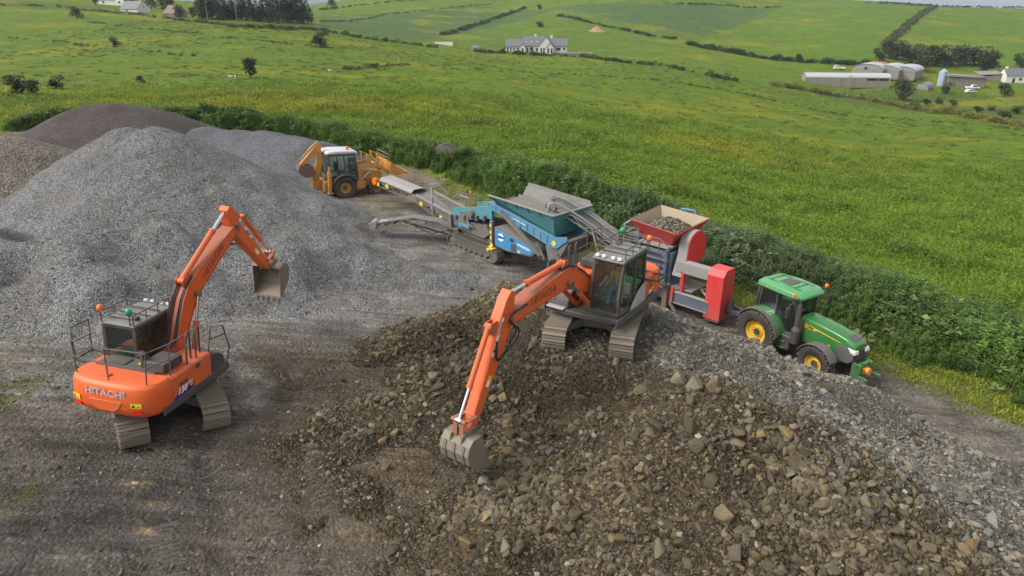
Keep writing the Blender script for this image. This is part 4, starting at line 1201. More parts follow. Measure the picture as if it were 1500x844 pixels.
    ck = [(p.x, p.z) for p in outer + [K(.98, -.10), K(.55, -.03), K(.22, -.02)]]
    for d in (-1, 1): sh.prism(ck, yb + d * W - .018, yb + d * W + .018)
    for d in (-1, 1): sh.prism([(p.x, p.z) for p in (K(-.12, -.08), K(.16, -.04), K(.16, .3), K(.04, .52), K(-.14, .44))], yb + d * .17 - .02, yb + d * .17 + .02)
    bu = part('bucket', sh, BUCKETM, root, .008, smooth=R(12))
    for y in (-.28, 0, .28):
        for (p, q), (p2, q2) in zip(back[2:-1], back[3:]):
            a, b = K(p, q), K(p2, q2); part('wear_strip', MB().bar((a.x, yb + y, a.z), (b.x, yb + y, b.z), .07, .045, (ng.x, 0, ng.z)), STEEL, bu)
    part('cutting_edge', MB().prism([(p.x, p.z) for p in (K(1.06, .16), K(1.20, -.08), K(1.17, -.10), K(1.03, .13))], yb - W, yb + W), STEEL, bu)
    for k in range(5):
        y = yb - W + .09 + k * (2 * W - .18) / 4
        tt = MB(); a, b, c, d_ = K(1.10, .07), K(1.15, -.12), K(1.34, -.14), K(1.33, -.10)
        tt.prism([(p.x, p.z) for p in (a, b, c, d_)], y - .045, y + .045); part('tooth', tt, STEEL, bu, .006)
    part('pivot_pin', MB().cyl((bpin.x, yb - .23, bpin.z), (bpin.x, yb + .23, bpin.z), .06, n=12), STEEL, bu)
    # hoses along the boom and over the elbow
    for k, y in enumerate((.11, .155, -.11, -.155, .06)):
        pts = [B(.06, .32 + .01 * k) + Vector((-.12, 0, .02 * k))] + [B(s, c + h + .05 + .03 * math.sin(5 * s + k)) for s, c, h in stations[1:6]]
        part('hydraulic_hose', MB().tube([(p.x, yb + y, p.z) for p in pts], .022, 6), HOSE, boom)
    for k, y in enumerate((.21, .24)):
        pts = [B(.86, .30), B(.97, .22), tip + eb * .12 + nb * .02 - ea * .02, A(.15, -.36 - .1 * k), A(.45, -.34 - .14 * k), A(.8, -.22), A(1.05, .05), A(.62, .36)]
        pts = [(p.x, yb + y + .02 * math.sin(i), p.z) for i, p in enumerate(pts)]
        part('hydraulic_hose', MB().tube(smooth_path(pts), .022, 6), HOSE, arm)
    # maker's strip on the arm and small labels
    for d in (1, -1):
        yy = yb + d * .152
        p = A(.55, .23)
        st_ = MB(); st_.prism([(q.x, q.z) for q in (A(.0, .24), A(1.0, .16), A(1.0, .25), A(.0, .33))], yy, yy + d * .003)
        part('maker_strip', st_, WHITE, arm)
        sgn = -1 if d == 1 else 1
        q = A(.74, .215); lettering('ECO', .115, frame((q.x, yy + d * .006, q.z), ea * sgn, na * 1.0 if sgn == 1 else -na), INK, arm, 1.3, .03)
        q = A(.28, .262); lettering('HITACHI', .075, frame((q.x, yy + d * .006, q.z), ea * sgn, na if sgn == 1 else -na), INK, arm, 1.15, .02)
        lb = MB(); lb.prism([(q.x, q.z) for q in (A(1.45, -.06), A(1.75, -.06), A(1.75, .08), A(1.45, .08))], yy, yy + d * .003); part('warning_label', lb, YELLOW_L, arm)
        lb = MB(); lb.prism([(q.x, q.z) for q in (A(1.58, -.05), A(1.74, -.05), A(1.74, .07), A(1.58, .07))], yy + d * .003, yy + d * .005); part('label_panel', lb, WHITE, arm)
    return root
def smooth_path(pts, n=5):
    pts = [Vector(p) for p in pts]; out = []
    for i in range(len(pts) - 1):
        p0, p1, p2, p3 = pts[max(i - 1, 0)], pts[i], pts[i + 1], pts[min(i + 2, len(pts) - 1)]
        for k in range(n):
            t = k / n
            out.append(.5 * ((2 * p1) + (p2 - p0) * t + (2 * p0 - 5 * p1 + 4 * p2 - p3) * t * t + (3 * p1 - p0 - 3 * p2 + p3) * t ** 3))
    return out + [pts[-1]]

# people in the cabs --------------------------------------------------
SKIN = plain('skin', (.50, .27, .18), .5)
def person(label, M, top, legs, cap, lean=0.0, turn=0.0):
    """seated figure: one continuous skinned body, with jacket, trousers and cap worn over it"""
    root = thing('person', label, 'person'); place(root, M)
    import bmesh as _b
    def skin(name, joints, edges, mat, parent, sub=1):
        me = bpy.data.meshes.new(name); me.from_pydata([j[0] for j in joints], edges, []); me.materials.append(mat)
        o = link(name, me, parent)
        md = o.modifiers.new('skin', 'SKIN'); md.use_smooth_shade = True
        sd = o.modifiers.new('sub', 'SUBSURF'); sd.levels = sd.render_levels = sub + 1
        for i, j in enumerate(joints):
            me.skin_vertices[0].data[i].radius = j[1]
        me.skin_vertices[0].data[0].use_root = True
        return o
    L = lean
    sx = .10 + L
    J = [((0, 0, 0), (.15, .17)), ((.03 + L * .3, 0, .22), (.13, .17)), ((.05 + L * .7, 0, .42), (.12, .19)), ((sx - .02, 0, .52), (.06, .06)), ((sx + .01, 0, .60), (.058, .058)), ((sx + .02, 0, .68), (.095, .080)), ((sx + .02, 0, .80), (.080, .075))]
    E = [(0, 1), (1, 2), (2, 3), (3, 4), (4, 5), (5, 6)]
    for s in (1, -1):
        k = len(J)
        J += [((.05 + L * .7, s * .20, .45), (.075, .075)), ((.12 + L * .5, s * .26, .20), (.055, .055)), ((.36 + L * .3, s * .27, .16), (.042, .042)), ((.43 + L * .3, s * .27, .17), (.035, .045))]
        E += [(2, k), (k, k + 1), (k + 1, k + 2), (k + 2, k + 3)]
        h = len(J)
        for f, (dy, ln) in enumerate(((-.03, .075), (-.01, .09), (.012, .085), (.033, .07))):
            J.append(((.43 + L * .3 + ln, s * (.27 + dy), .15), (.011, .011))); E.append((k + 3, h + f))
        J.append(((.46 + L * .3, s * .22, .19), (.012, .012))); E.append((k + 3, h + 4))
        k = len(J)
        J += [((.05, s * .10, -.02), (.095, .095)), ((.44, s * .15, .02), (.07, .07)), ((.50, s * .15, -.36), (.05, .05)), ((.62, s * .15, -.42), (.045, .04))]
        E += [(0, k), (k, k + 1), (k + 1, k + 2), (k + 2, k + 3)]
    skin('body', J, E, SKIN, root)
    # clothing as slightly larger shells
    g = 1.10
    JJ = [((0, 0, .02), (.155, .185)), ((.03 + L * .3, 0, .22), (.15, .19)), ((.05 + L * .7, 0, .42), (.135, .205)), ((sx - .03, 0, .50), (.085, .085))]
    EE = [(0, 1), (1, 2), (2, 3)]
    for s in (1, -1):
        k = len(JJ)
        JJ += [((.05 + L * .7, s * .20, .45), (.09, .09)), ((.12 + L * .5, s * .26, .20), (.072, .072)), ((.35 + L * .3, s * .27, .16), (.056, .056))]; EE += [(2, k), (k, k + 1), (k + 1, k + 2)]
    skin('jacket', JJ, EE, top, root)
    JJ = [((-.01, 0, 0), (.165, .185))]; EE = []
    for s in (1, -1):
        k = len(JJ)
        JJ += [((.05, s * .10, -.02), (.108, .108)), ((.44, s * .15, .02), (.082, .082)), ((.50, s * .15, -.34), (.062, .062))]; EE += [(0, k), (k, k + 1), (k + 1, k + 2)]
    skin('trousers', JJ, EE, legs, root)
    hx = sx + .02
    cp = MB(); cp.lathe([(.105, .735), (.112, .77), (.105, .82), (.075, .87), (.02, .89)], (hx - .005, 0, 0), 'z', 16); cp.prism([(hx + .06, -.075), (hx + .19, -.05), (hx + .20, 0), (hx + .19, .05), (hx + .06, .075)], .752, .764, 'z')
    part('cap', cp, cap, root, smooth=R(50))
    fc = MB(); fc.loft([[(hx + .075, -.012, .70), (hx + .075, .012, .70), (hx + .08, 0, .735)], [(hx + .118, -.016, .672), (hx + .118, .016, .672), (hx + .085, 0, .735)]])
    for s in (1, -1): fc.box((hx + .0, s * .088, .70), (.05, .02, .06))
    part('face_and_ears', fc, SKIN, root, .004)
    ey = MB()
    for s in (1, -1): ey.box((hx + .083, s * .032, .715), (.012, .022, .010))
    ey.box((hx + .088, 0, .648), (.01, .045, .008))
    part('eyes_and_mouth', ey, plain('dark_eye', (.06, .03, .025), .5), root)
    return root
M1 = tilt_matrix(-9.9, 16.75, R(124)); M1.translation.z += .0
n1 = Vector((M1[0][2], M1[1][2], M1[2][2]))
def yawed(M, yaw):
    n = Vector((M[0][2], M[1][2], M[2][2])); X = Vector((math.cos(yaw), math.sin(yaw), 0)); X = (X - n * X.dot(n)).normalized(); Y = n.cross(X); p = M.translation
    return Matrix(((X.x, Y.x, n.x, p.x), (X.y, Y.y, n.y, p.y), (X.z, Y.z, n.z, p.z), (0, 0, 0, 1)))
ME1 = yawed(M1, R(79))
excavator('orange tracked excavator with raised boom and hanging bucket facing the grey gravel heap', ME1, R(124 - 79), R(44), R(-45), R(-82), 4.5, 2.7, .50)
M2 = tilt_matrix(2.7, 19.35, R(-107.5), sink=.06)
ME2 = yawed(M2, R(-125))
excavator('orange tracked excavator on top of the rubble pile with its bucket dug into the stones', ME2, R(-107.5 + 125), R(10), R(-57), R(-100), 4.7, 2.85, .43)
person('driver in a yellow high visibility vest inside the cab of the left excavator', ME1 @ Matrix.Translation((-.12, .65, 1.68)), plain('hi_vis_yellow', (.55, .60, .02), .8), plain('dark_trousers', (.03, .035, .05), .85), plain('dark_cap', (.02, .02, .02), .8))
person('driver in a tan jacket, dark green cap and blue trousers in the right excavator cab', ME2 @ Matrix.Translation((-.12, .65, 1.68)), plain('tan_jacket', (.30, .21, .07), .85), plain('blue_trousers', (.03, .12, .25), .85), plain('green_cap', (.02, .05, .03), .8), .14)
# ------------------------------------------------------------------ wheels
def wheel(parent, name, c, r, w, rim_r, rim_mat, lugs=20, out=-1, lug_h=.045, steer=0.0, bolts=8):
    """lugged tyre on a dished rim; out = which side (y sign) the dish faces"""
    m = Matrix.Translation(c) @ Matrix.Rotation(steer, 4, 'Z')
    ty = MB(); h = w / 2
    ty.lathe([(rim_r - .01, -h * .72), (rim_r + .05, -h * .92), (r * .80, -h), (r * .93, -h * .93), (r - .015, -h * .72), (r, 0), (r - .015, h * .72), (r * .93, h * .93), (r * .80, h), (rim_r + .05, h * .92), (rim_r - .01, h * .72)], (0, 0, 0), 'y', 36, caps=False)
    for k in range(lugs):
        for s in (1, -1):
            a = 2 * math.pi * (k + (.5 if s > 0 else 0)) / lugs
            b = MB(); b.box((0, s * h * .46, r + lug_h * .30), (.055 + .02 * r, h * 1.02, lug_h * 1.5), (0, 0, s * .62))
            b.box((-.0 + .30 * h, s * h * .90, r * .955), (.06, h * .16, r * .10), (0, 0, s * .62))
            b.xf(Matrix.Rotation(a, 4, 'Y')); ty.add(b.v, b.f)
    t = part(name, MB().lathe([(.05, -h * .5), (.14, -h * .45), (.14, h * .45), (.05, h * .5)], (0, 0, 0), 'y', 14), BLACK, parent, m=m)
    part('tyre', ty, RUBBER, t, m=m)
    o = out
    rm = MB(); rm.lathe([(rim_r + .03, o * h * .80), (rim_r + .03, o * h * .72), (rim_r - .03, o * h * .60), (rim_r * .86, o * h * .22), (rim_r * .52, o * h * .10), (rim_r * .46, o * h * .28), (rim_r * .30, o * h * .32), (.01, o * h * .34)], (0, 0, 0), 'y', 32, caps=False)
    rm.lathe([(rim_r - .02, o * h * .6), (rim_r - .02, -o * h * .75), (rim_r + .03, -o * h * .8)], (0, 0, 0), 'y', 32, caps=False)
    ro = part('rim', rm, rim_mat, t, m=m)
    bb = MB()
    for k in range(bolts):
        a = 2 * math.pi * k / bolts; x, z = math.cos(a) * rim_r * .39, math.sin(a) * rim_r * .39
        bb.cyl((x, o * h * .30, z), (x, o * h * .40, z), .02, n=6)
    part('wheel_bolt', bb, BLACK, t, m=m)
    return t
def arc_plate(r0, r1, y0, y1, a0, a1, c, n=14):
    """curved mudguard: a thick arc in the xz plane"""
    b = MB(); rings = []
    for k in range(n + 1):
        a = a0 + (a1 - a0) * k / n; ca, sa = math.cos(a), math.sin(a)
        rings.append([(c[0] + ca * r, y, c[2] + sa * r) for r, y in ((r0, y0), (r0, y1), (r1, y1), (r1, y0))])
    return b.loft(rings)

# ------------------------------------------------------------------ green tractor
GREEN = paint('green_paint', (.012, .17, .028), .25, .10, coat=.4)
GREEN_R = paint('green_roof_paint', (.06, .36, .12), .3, .10, coat=.35)
YELLOW = paint('yellow_paint', (.85, .50, .015), .35, .18)
GREYP = paint('grey_plastic', (.085, .088, .092), .55, .35)
def tractor(M):
    root = thing('tractor', 'green tractor with yellow wheels parked beside the weedy bank', 'tractor'); place(root, M)
    rr, fr = .92, .71
    for s in (1, -1):
        wheel(root, 'rear_wheel', (0, s * .95, rr), rr, .56, .50, YELLOW, 20, s, .05, bolts=10)
        wheel(root, 'front_wheel', (2.77, s * .97, fr), fr, .46, .38, YELLOW, 18, s, .045, steer=-.06)
    ch = MB(); ch.box((1.4, 0, .88), (3.6, .48, .46)); ch.box((0, 0, .92), (.5, 1.5, .34)); ch.box((2.77, 0, .74), (.26, 1.6, .22)); ch.box((-.55, 0, .9), (.6, .7, .5))
    part('chassis', ch, paint('dark_green_paint', (.008, .09, .02), .4, .5), root, .03)
    # bonnet: rounded section, sloping to the nose
    def ring(x, hw, zb, zs, zt):
        return [(x, -hw, zb), (x, -hw, zs), (x, -hw * .86, zt - .05), (x, -hw * .55, zt), (x, hw * .55, zt), (x, hw * .86, zt - .05), (x, hw, zs), (x, hw, zb)]
    hd = MB(); hd.loft([ring(1.48, .46, 1.05, 1.86, 2.08), ring(2.2, .46, 1.05, 1.83, 2.05), ring(2.9, .45, 1.10, 1.77, 1.99), ring(3.40, .43, 1.20, 1.70, 1.91), ring(3.72, .40, 1.40, 1.65, 1.82), ring(3.86, .33, 1.52, 1.62, 1.74)])
    ho = part('bonnet', hd, GREEN, root, .025, smooth=R(40))
    for s in (1, -1):
        st = MB(); st.prism([(1.50, 1.70), (1.50, 1.85), (2.05, 1.82), (3.30, 1.68), (3.30, 1.66), (2.30, 1.74), (2.15, 1.68)], s * .45, s * .468); part('yellow_stripe', st, YELLOW, ho)
        lettering('JOHN DEERE', .105, frame((1.82, s * .472, 1.765), (-s, 0, .06 * s), (0, 0, 1)), INK, ho, 1.0, .02)
        gp = MB(); gp.prism([(3.02, 1.00), (3.06, 1.60), (3.66, 1.56), (3.86, 1.40), (3.88, 1.15), (3.72, .98), (3.35, .92)], s * .36, s * .44); part('nose_panel', gp, GREYP, ho, .02)
        hl = MB(); hl.prism([(3.60, 1.60), (3.90, 1.54), (3.93, 1.40), (3.74, 1.42)], s * .20, s * .45); part('headlight', hl, LAMP, ho, .015)
        for k in range(2): part('side_vent', MB().box((2.42 + .12 * k, s * .447, 1.42), (.09, .014, .26)), BLACK, ho)
        for x, z in ((2.25, 1.52), (2.85, 1.36)): part('decal', MB().box((x, s * .447, z), (.11, .014, .045)), YELLOW, ho)
    part('bonnet_vent', MB().prism([(3.40, 1.915), (3.70, 1.832), (3.70, 1.842), (3.40, 1.925)], -.22, .22), DGREY, ho)
    part('grille', MB().box((3.84, 0, 1.26), (.08, .62, .56)), BLACK, root, .02)
    # cab
    zf, zr = 1.12, 2.80
    cab = part('cab', MB().box((.45, 0, 1.16), (1.75, 1.36, .18)).box((-.35, 0, 1.5), (.10, 1.3, .5)), BLACK, root, .03)
    f = MB()
    for s in (1, -1):
        f.bar((1.42, s * .50, 1.2), (1.28, s * .66, zr), .07, .09, (0, 1, 0)); f.bar((.55, s * .74, 1.2), (.48, s * .74, zr), .06, .08, (0, 1, 0)); f.bar((-.42, s * .66, 1.65), (-.30, s * .68, zr), .10, .10, (0, 1, 0))
        f.bar((1.28, s * .68, zr - .03), (-.32, s * .70, zr - .03), .07, .08); f.bar((-.40, s * .66, 1.68), (.55, s * .74, 1.30), .06, .08)
    f.bar((1.28, -.68, zr - .03), (1.28, .68, zr - .03), .08, .08); f.bar((-.3, -.68, zr - .03), (-.3, .68, zr - .03), .08, .08)
    part('cab_frame', f, BLACK, cab, .015)
    def pane(p): part('window_pane', MB().poly(p, .01), GLASS, cab)
    pane([(1.42, .48, 1.3), (1.42, -.48, 1.3), (1.29, -.62, zr - .06), (1.29, .62, zr - .06)])
    pane([(-.40, -.6, 1.7), (-.40, .6, 1.7), (-.31, .62, zr - .06), (-.31, -.62, zr - .06)])
    for s in (1, -1):
        pane([(1.38, s * .54, 1.28), (.60, s * .735, 1.28), (.52, s * .735, zr - .07), (1.24, s * .67, zr - .07)]); pane([(.50, s * .735, 1.45), (-.34, s * .67, 1.75), (-.27, s * .69, zr - .07), (.44, s * .735, zr - .07)])
    def rr_(x, hw, z, th): return [(x, -hw, z), (x, -hw * .96, z + th), (x, -hw * .6, z + th * 1.35), (x, hw * .6, z + th * 1.35), (x, hw * .96, z + th), (x, hw, z)]
    rf = MB(); rf.loft([rr_(-.62, .62, zr + .02, .10), rr_(-.50, .78, zr, .17), rr_(.3, .84, zr, .20), rr_(1.25, .82, zr - .01, .18), rr_(1.52, .70, zr - .02, .12), rr_(1.58, .60, zr - .02, .07)])
    ro = part('cab_roof', rf, GREEN_R, cab, .02, smooth=R(40))
    part('roof_hatch', MB().box((.42, 0, zr + .275), (.56, .62, .02)), DGREY, ro, .008)
    gr = MB()
    for y in (-.42, .42): gr.box((.45, y, zr + .268), (1.6, .025, .018))
    for x in (-.2, .95): gr.box((x, 0, zr + .268), (.025, .84, .018))
    part('roof_seam', gr, paint('seam_green', (.01, .10, .03), .6, .1), ro)
    lettering('6R 155', .10, frame((.10, -.842, zr + .085), (1, 0, 0), (0, 0.1, 1)), YELLOW, ro, 1.0, .02)
    for s in (1, -1):
        for x in (1.50,): part('work_lamp', MB().box((x, s * .52, zr + .05), (.10, .16, .08)), LAMP, ro, .015)
        b = MB(); b.lathe([(.02, 0), (.075, .01), (.08, .05), (.07, .12), (.03, .15)], (1.40, s * .98, zr + .16), 'z', 12); bo = part('beacon', b, BEACON_O, root, smooth=R(60))
        part('beacon_post', MB().tube([(1.30, s * .74, zr - .02), (1.40, s * .95, zr + .0), (1.40, s * .98, zr + .16)], .015, 6), BLACK, bo)
        mr = MB(); mr.tube([(1.30, s * .70, zr - .10), (1.45, s * 1.15, zr - .08), (1.45, s * 1.30, zr - .14)], .018, 6); mr.box((1.45, s * 1.30, zr - .40), (.07, .20, .42)); part('mirror', mr, BLACK, root, .012)
        part('rear_lamp_post', MB().box((-.46, s * .70, 2.30), (.10, .12, .95), (0, .10, 0)), BLACK, root, .02)
        fo = part('rear_mudguard', arc_plate(rr + .09, rr + .14, s * .62, s * 1.05, R(12), R(150), (0, 0, rr)).add(*_side_cheek(rr, s)), GREEN, root, .012)
        part('mudguard_edge', arc_plate(rr + .08, rr + .135, s * 1.05, s * 1.24, R(8), R(155), (0, 0, rr)), GREYP, fo, .01)
        part('front_mudguard', arc_plate(fr + .07, fr + .105, s * .76, s * 1.20, R(25), R(158), (2.77, 0, fr)), GREYP, root, .01)
        part('step', MB().box((.95, s * .72, .62), (.5, .3, .06)).box((.95, s * .74, .90), (.5, .28, .06)).box((.68, s * .76, .8), (.05, .22, .75)), GREEN, root, .01)
    part('fuel_tank', MB().box((.98, -.60, .88), (.85, .46, .62)).box((1.0, .60, .88), (.85, .46, .62)), BLACK, root, .06)
    ex = MB(); ex.cyl((1.55, -.72, 1.0), (1.55, -.72, 1.55), .19, n=16); ex.cyl((1.55, -.72, 1.55), (1.55, -.72, 1.70), .19, .10, n=16); part('exhaust_filter', ex, BLACK, root)
    part('exhaust_stack', MB().cyl((1.55, -.72, 1.68), (1.52, -.70, 2.62), .088, n=16).tube([(1.52, -.70, 2.60), (1.52, -.70, 2.72), (1.49, -.74, 2.80), (1.45, -.80, 2.84)], .055, 10), paint('brown_steel', (.21, .175, .14), .35, .5, metal=.7), root)
    part('intake_hose', MB().tube([(1.62, -.50, 1.3), (1.64, -.62, 1.75), (1.60, -.60, 2.05)], .07, 8), BLACK, root)
    fl = MB(); fl.box((4.02, 0, .82), (.26, .62, .36)); fl.box((4.02, .34, .78), (.36, .09, .62)); fl.box((4.02, -.34, .78), (.36, .09, .62)); fl.bar((4.1, .34, .6), (4.55, .40, .62), .07, .12); fl.bar((4.1, -.34, .6), (4.55, -.40, .62), .07, .12); fl.cyl((4.05, -.42, 1.05), (4.05, .42, 1.05), .05, n=10); fl.box((4.14, 0, 1.06), (.1, .3, .14))
    part('front_linkage', fl, GREEN, root, .015)
    part('power_shaft_cover', MB().cyl((4.15, 0, .80), (4.36, 0, .80), .14, n=16).box((4.18, 0, .80), (.1, .36, .22)), paint('orange_cover', (.85, .34, .01), .4, .1), root, .012)
    part('seat', MB().box((.25, 0, 1.55), (.5, .5, .14)).box((-.02, 0, 1.95), (.13, .48, .7), (0, -.1, 0)).cyl((1.0, 0, 1.3), (.85, 0, 1.9), .04, n=8).lathe([(.20, -.012), (.22, 0), (.20, .012)], (.84, 0, 1.92), 'z', 16), SEAT, cab, .04)
    part('aerial', MB().cyl((-.1, -.5, zr + .25), (-.12, -.5, zr + .62), .006, n=5), BLACK, ro)
    part('rear_hitch', MB().bar((-.5, .4, .7), (-1.25, .42, .6), .07, .1).bar((-.5, -.4, .7), (-1.25, -.42, .6), .07, .1).box((-1.2, 0, .55), (.5, .2, .1)).cyl((-.7, 0, .85), (-1.7, 0, .9), .06, n=10), BLACK, root)
    return root
def _side_cheek(rr, s):
    b = MB(); pr = [(math.cos(R(a)) * (rr + .12), rr + math.sin(R(a)) * (rr + .12)) for a in range(12, 151, 10)]
    b.prism(pr + [(-.3, 1.2), (.5, 1.2)], s * .60, s * .64)
    return b.v, b.f

# ------------------------------------------------------------------ yellow backhoe loader
CASE = paint('ochre_paint', (.68, .29, .03), .45, .30, rust=.12)
def backhoe(M):
    root = thing('backhoe_loader', 'worn ochre backhoe loader with white cab roof and raised front bucket', 'backhoe loader'); place(root, M)
    rr, fr = .69, .47
    for s in (1, -1):
        wheel(root, 'rear_wheel', (0, s * .93, rr - .03), rr, .44, .36, CASE, 18, s, .04)
        wheel(root, 'front_wheel', (2.12, s * .86, fr - .02), fr, .34, .24, CASE, 16, s, .03)
    part('chassis', MB().box((.6, 0, .72), (3.5, .62, .42)).box((2.12, 0, .55), (.22, 1.3, .18)).box((0, 0, .66), (.3, 1.5, .26)).box((-1.15, 0, .72), (.28, 1.6, .66)), CASE, root, .03)
    part('tool_box', MB().box((1.10, -.68, .72), (.62, .42, .46)).box((1.1, .68, .72), (.62, .42, .46)), CASE, root, .03)
    hd = MB(); hd.prism([(1.0, .95), (2.62, .95), (2.68, 1.25), (2.55, 1.48), (1.0, 1.66)], -.45, .45); bo = part('bonnet', hd, CASE, root, .05)
    part('grille', MB().box((2.68, 0, 1.15), (.04, .7, .4)), BLACK, bo)
    # cab
    y = .78
    cab = part('cab', MB().prism([(-.95, 1.02), (-.62, 1.02), (-.45, 1.28), (-.15, 1.45), (.2, 1.42), (.5, 1.2), (.98, .95), (.98, 1.35), (-.95, 1.35)], -y, y), DGREY, root, .03)
    f = MB()
    for s in (1, -1):
        f.bar((.95, s * y, 1.2), (.78, s * y * .94, 2.72), .08, .08, (0, 1, 0)); f.bar((.12, s * y, 1.3), (.05, s * y * .94, 2.72), .08, .09, (0, 1, 0)); f.bar((-.92, s * y, 1.1), (-.90, s * y * .94, 2.72), .09, .10, (0, 1, 0)); f.bar((.8, s * y * .94, 2.70), (-.92, s * y * .94, 2.70), .08, .12)
    for x in (.78, -.90): f.bar((x, -y * .94, 2.70), (x, y * .94, 2.70), .08, .10)
    part('cab_frame', f, BLACK, cab, .02)
    def pane(p): part('window_pane', MB().poly(p, .01), GLASS, cab)
    for s in (1, -1):
        pane([(.90, s * (y - .01), 1.36), (.16, s * (y - .01), 1.36), (.09, s * y * .95, 2.64), (.76, s * y * .95, 2.64)]); pane([(.06, s * (y - .01), 1.40), (-.86, s * (y - .01), 1.36), (-.85, s * y * .95, 2.64), (.0, s * y * .95, 2.64)])
    pane([(.96, y - .08, 1.36), (.96, -y + .08, 1.36), (.80, -y * .88, 2.64), (.80, y * .88, 2.64)]); pane([(-.93, -y + .08, 1.1), (-.93, y - .08, 1.1), (-.91, y * .88, 2.64), (-.91, -y * .88, 2.64)])
    ro = part('cab_roof', MB().prism([(-1.06, 2.76), (-1.0, 2.90), (-.5, 2.96), (.7, 2.93), (.96, 2.86), (.98, 2.76)], -.84, .84), paint('white_roof_paint', (.55, .56, .58), .5, .3, (.4, .38, .34)), cab, .05)
    part('beacon', MB().lathe([(.10, 0), (.10, .05), (.085, .18), (.04, .22)], (.42, -.35, 2.94), 'z', 12), BEACON_O, ro)
    part('work_lamp', MB().box((-1.02, -.55, 2.72), (.1, .26, .10)).box((-1.02, .55, 2.72), (.1, .26, .10)), RED_R, ro, .01)
    part('seat', MB().box((.0, 0, 1.5), (.5, .5, .14)).box((-.28, 0, 1.85), (.12, .46, .6)).cyl((.6, 0, 1.2), (.5, 0, 1.8), .03, n=6), SEAT, cab, .03)
    part('rear_mudguard', arc_plate(rr + .07, rr + .11, -1.14, -.72, R(20), R(160), (0, 0, rr)), DGREY, root)
    part('rear_mudguard', arc_plate(rr + .07, rr + .11, .72, 1.14, R(20), R(160), (0, 0, rr)), DGREY, root)
    # front loader
    for s in (1, -1):
        ya = s * .60
        part('loader_arm', MB().prism([(.98, 1.72), (1.05, 1.92), (2.25, 2.10), (2.42, 1.98), (3.05, 1.48), (3.12, 1.30), (2.96, 1.28), (2.30, 1.76), (2.15, 1.84)], ya - .07, ya + .07), CASE, root, .015)
        part('loader_post', MB().prism([(.95, .9), (1.25, .9), (1.15, 1.95), (.95, 1.95)], ya - .10, ya + .10), CASE, root, .02)
        part('lift_cylinder', MB().cyl((1.20, ya, 1.0), (1.75, ya, 1.45), .06, n=10).cyl((1.75, ya, 1.45), (2.30, ya, 1.88), .035, n=10), SILVER, root)
        part('tilt_link', MB().bar((1.75, ya, 2.02), (1.62, ya, 2.62), .07, .16, (0, 1, 0)).bar((1.62, ya, 2.60), (2.55, ya, 2.20), .06, .12, (0, 1, 0)).bar((2.45, ya, 2.0), (2.30, ya, 2.62), .09, .18, (0, 1, 0)).bar((2.30, ya, 2.58), (3.15, ya, 2.30), .06, .12, (0, 1, 0)), CASE, root, .01)
    part('cross_tube', MB().cyl((2.3, -.6, 1.92), (2.3, .6, 1.92), .07, n=10), CASE, root)
    pr = [(3.05, 2.15), (3.00, 1.60), (3.12, 1.34), (3.50, 1.22), (4.25, 1.38), (4.25, 1.42), (3.52, 1.28), (3.18, 1.40), (3.07, 1.64), (3.10, 2.15)]
    bk = MB(); bk.prism(pr, -1.10, 1.10)
    for s in (1, -1): bk.prism([(3.05, 2.15), (3.00, 1.60), (3.12, 1.34), (3.50, 1.22), (4.25, 1.38), (3.40, 1.90)], s * 1.10 - .015, s * 1.10 + .015)
    bu = part('loader_bucket', bk, CASE, root, .01)
    part('bucket_lip', MB().prism([(4.10, 1.34), (4.36, 1.40), (4.36, 1.42), (4.10, 1.38)], -1.12, 1.12), BUCKETM, bu)
    part('pallet_frame', MB().tube([(2.98, -1.0, 2.12), (2.95, -1.0, 2.62), (2.95, 1.0, 2.62), (2.98, 1.0, 2.12)], .035, 6).cyl((2.97, -1, 2.38), (2.97, 1, 2.38), .02, n=6), STEEL, bu)
    # rear digger, folded up behind the cab
    part('swing_post', MB().prism([(-1.30, .40), (-1.30, 1.0), (-1.60, 1.05), (-1.85, .9), (-1.80, .55), (-1.55, .40)], -.22, .22), CASE, root, .02)
    bm = MB(); bm.prism([(-1.62, .62), (-1.42, .70), (-1.30, 1.6), (-1.10, 2.15), (-1.18, 3.22), (-1.42, 3.25), (-1.50, 2.2), (-1.70, 1.5), (-1.78, .75)], -.14, .14); bmo = part('digger_boom', bm, CASE, root, .02)
    part('boom_ram', MB().cyl((-1.48, .05, .9), (-1.24, .05, 1.8), .06, n=10).cyl((-1.24, .05, 1.8), (-1.12, .05, 2.3), .035, n=10), CASE, root)
    part('dipper', MB().prism([(-1.20, 3.35), (-1.05, 3.18), (-1.25, 3.0), (-2.35, 2.02), (-2.52, 1.98), (-2.55, 2.12), (-1.72, 3.0), (-1.42, 3.40)], -.12, .12), CASE, root, .02)
    part('dipper_ram', MB().cyl((-1.35, 0, 3.48), (-1.95, 0, 2.95), .065, n=10).cyl((-1.95, 0, 2.95), (-2.48, 0, 2.42), .035, n=10), CASE, root)
    sb = [(-2.62, 2.12), (-2.70, 1.80), (-2.55, 1.48), (-2.25, 1.30), (-1.80, 1.36), (-1.68, 1.55), (-1.72, 1.56), (-1.84, 1.41), (-2.24, 1.35), (-2.51, 1.52), (-2.65, 1.81), (-2.57, 2.10)]
    db = MB(); db.prism(sb, -.34, .34)
    for s in (1, -1): db.prism(sb[:6] + [(-1.75, 2.0), (-2.3, 2.1)], s * .34 - .012, s * .34 + .012)
    do = part('digger_bucket', db, paint('rusty_steel', (.17, .09, .05), .6, .4, rust=.8), root, .008)
    for k in range(4): part('tooth', MB().box((-1.66, -.27 + .18 * k, 1.63), (.08, .07, .18), (0, .5, 0)), STEEL, do)
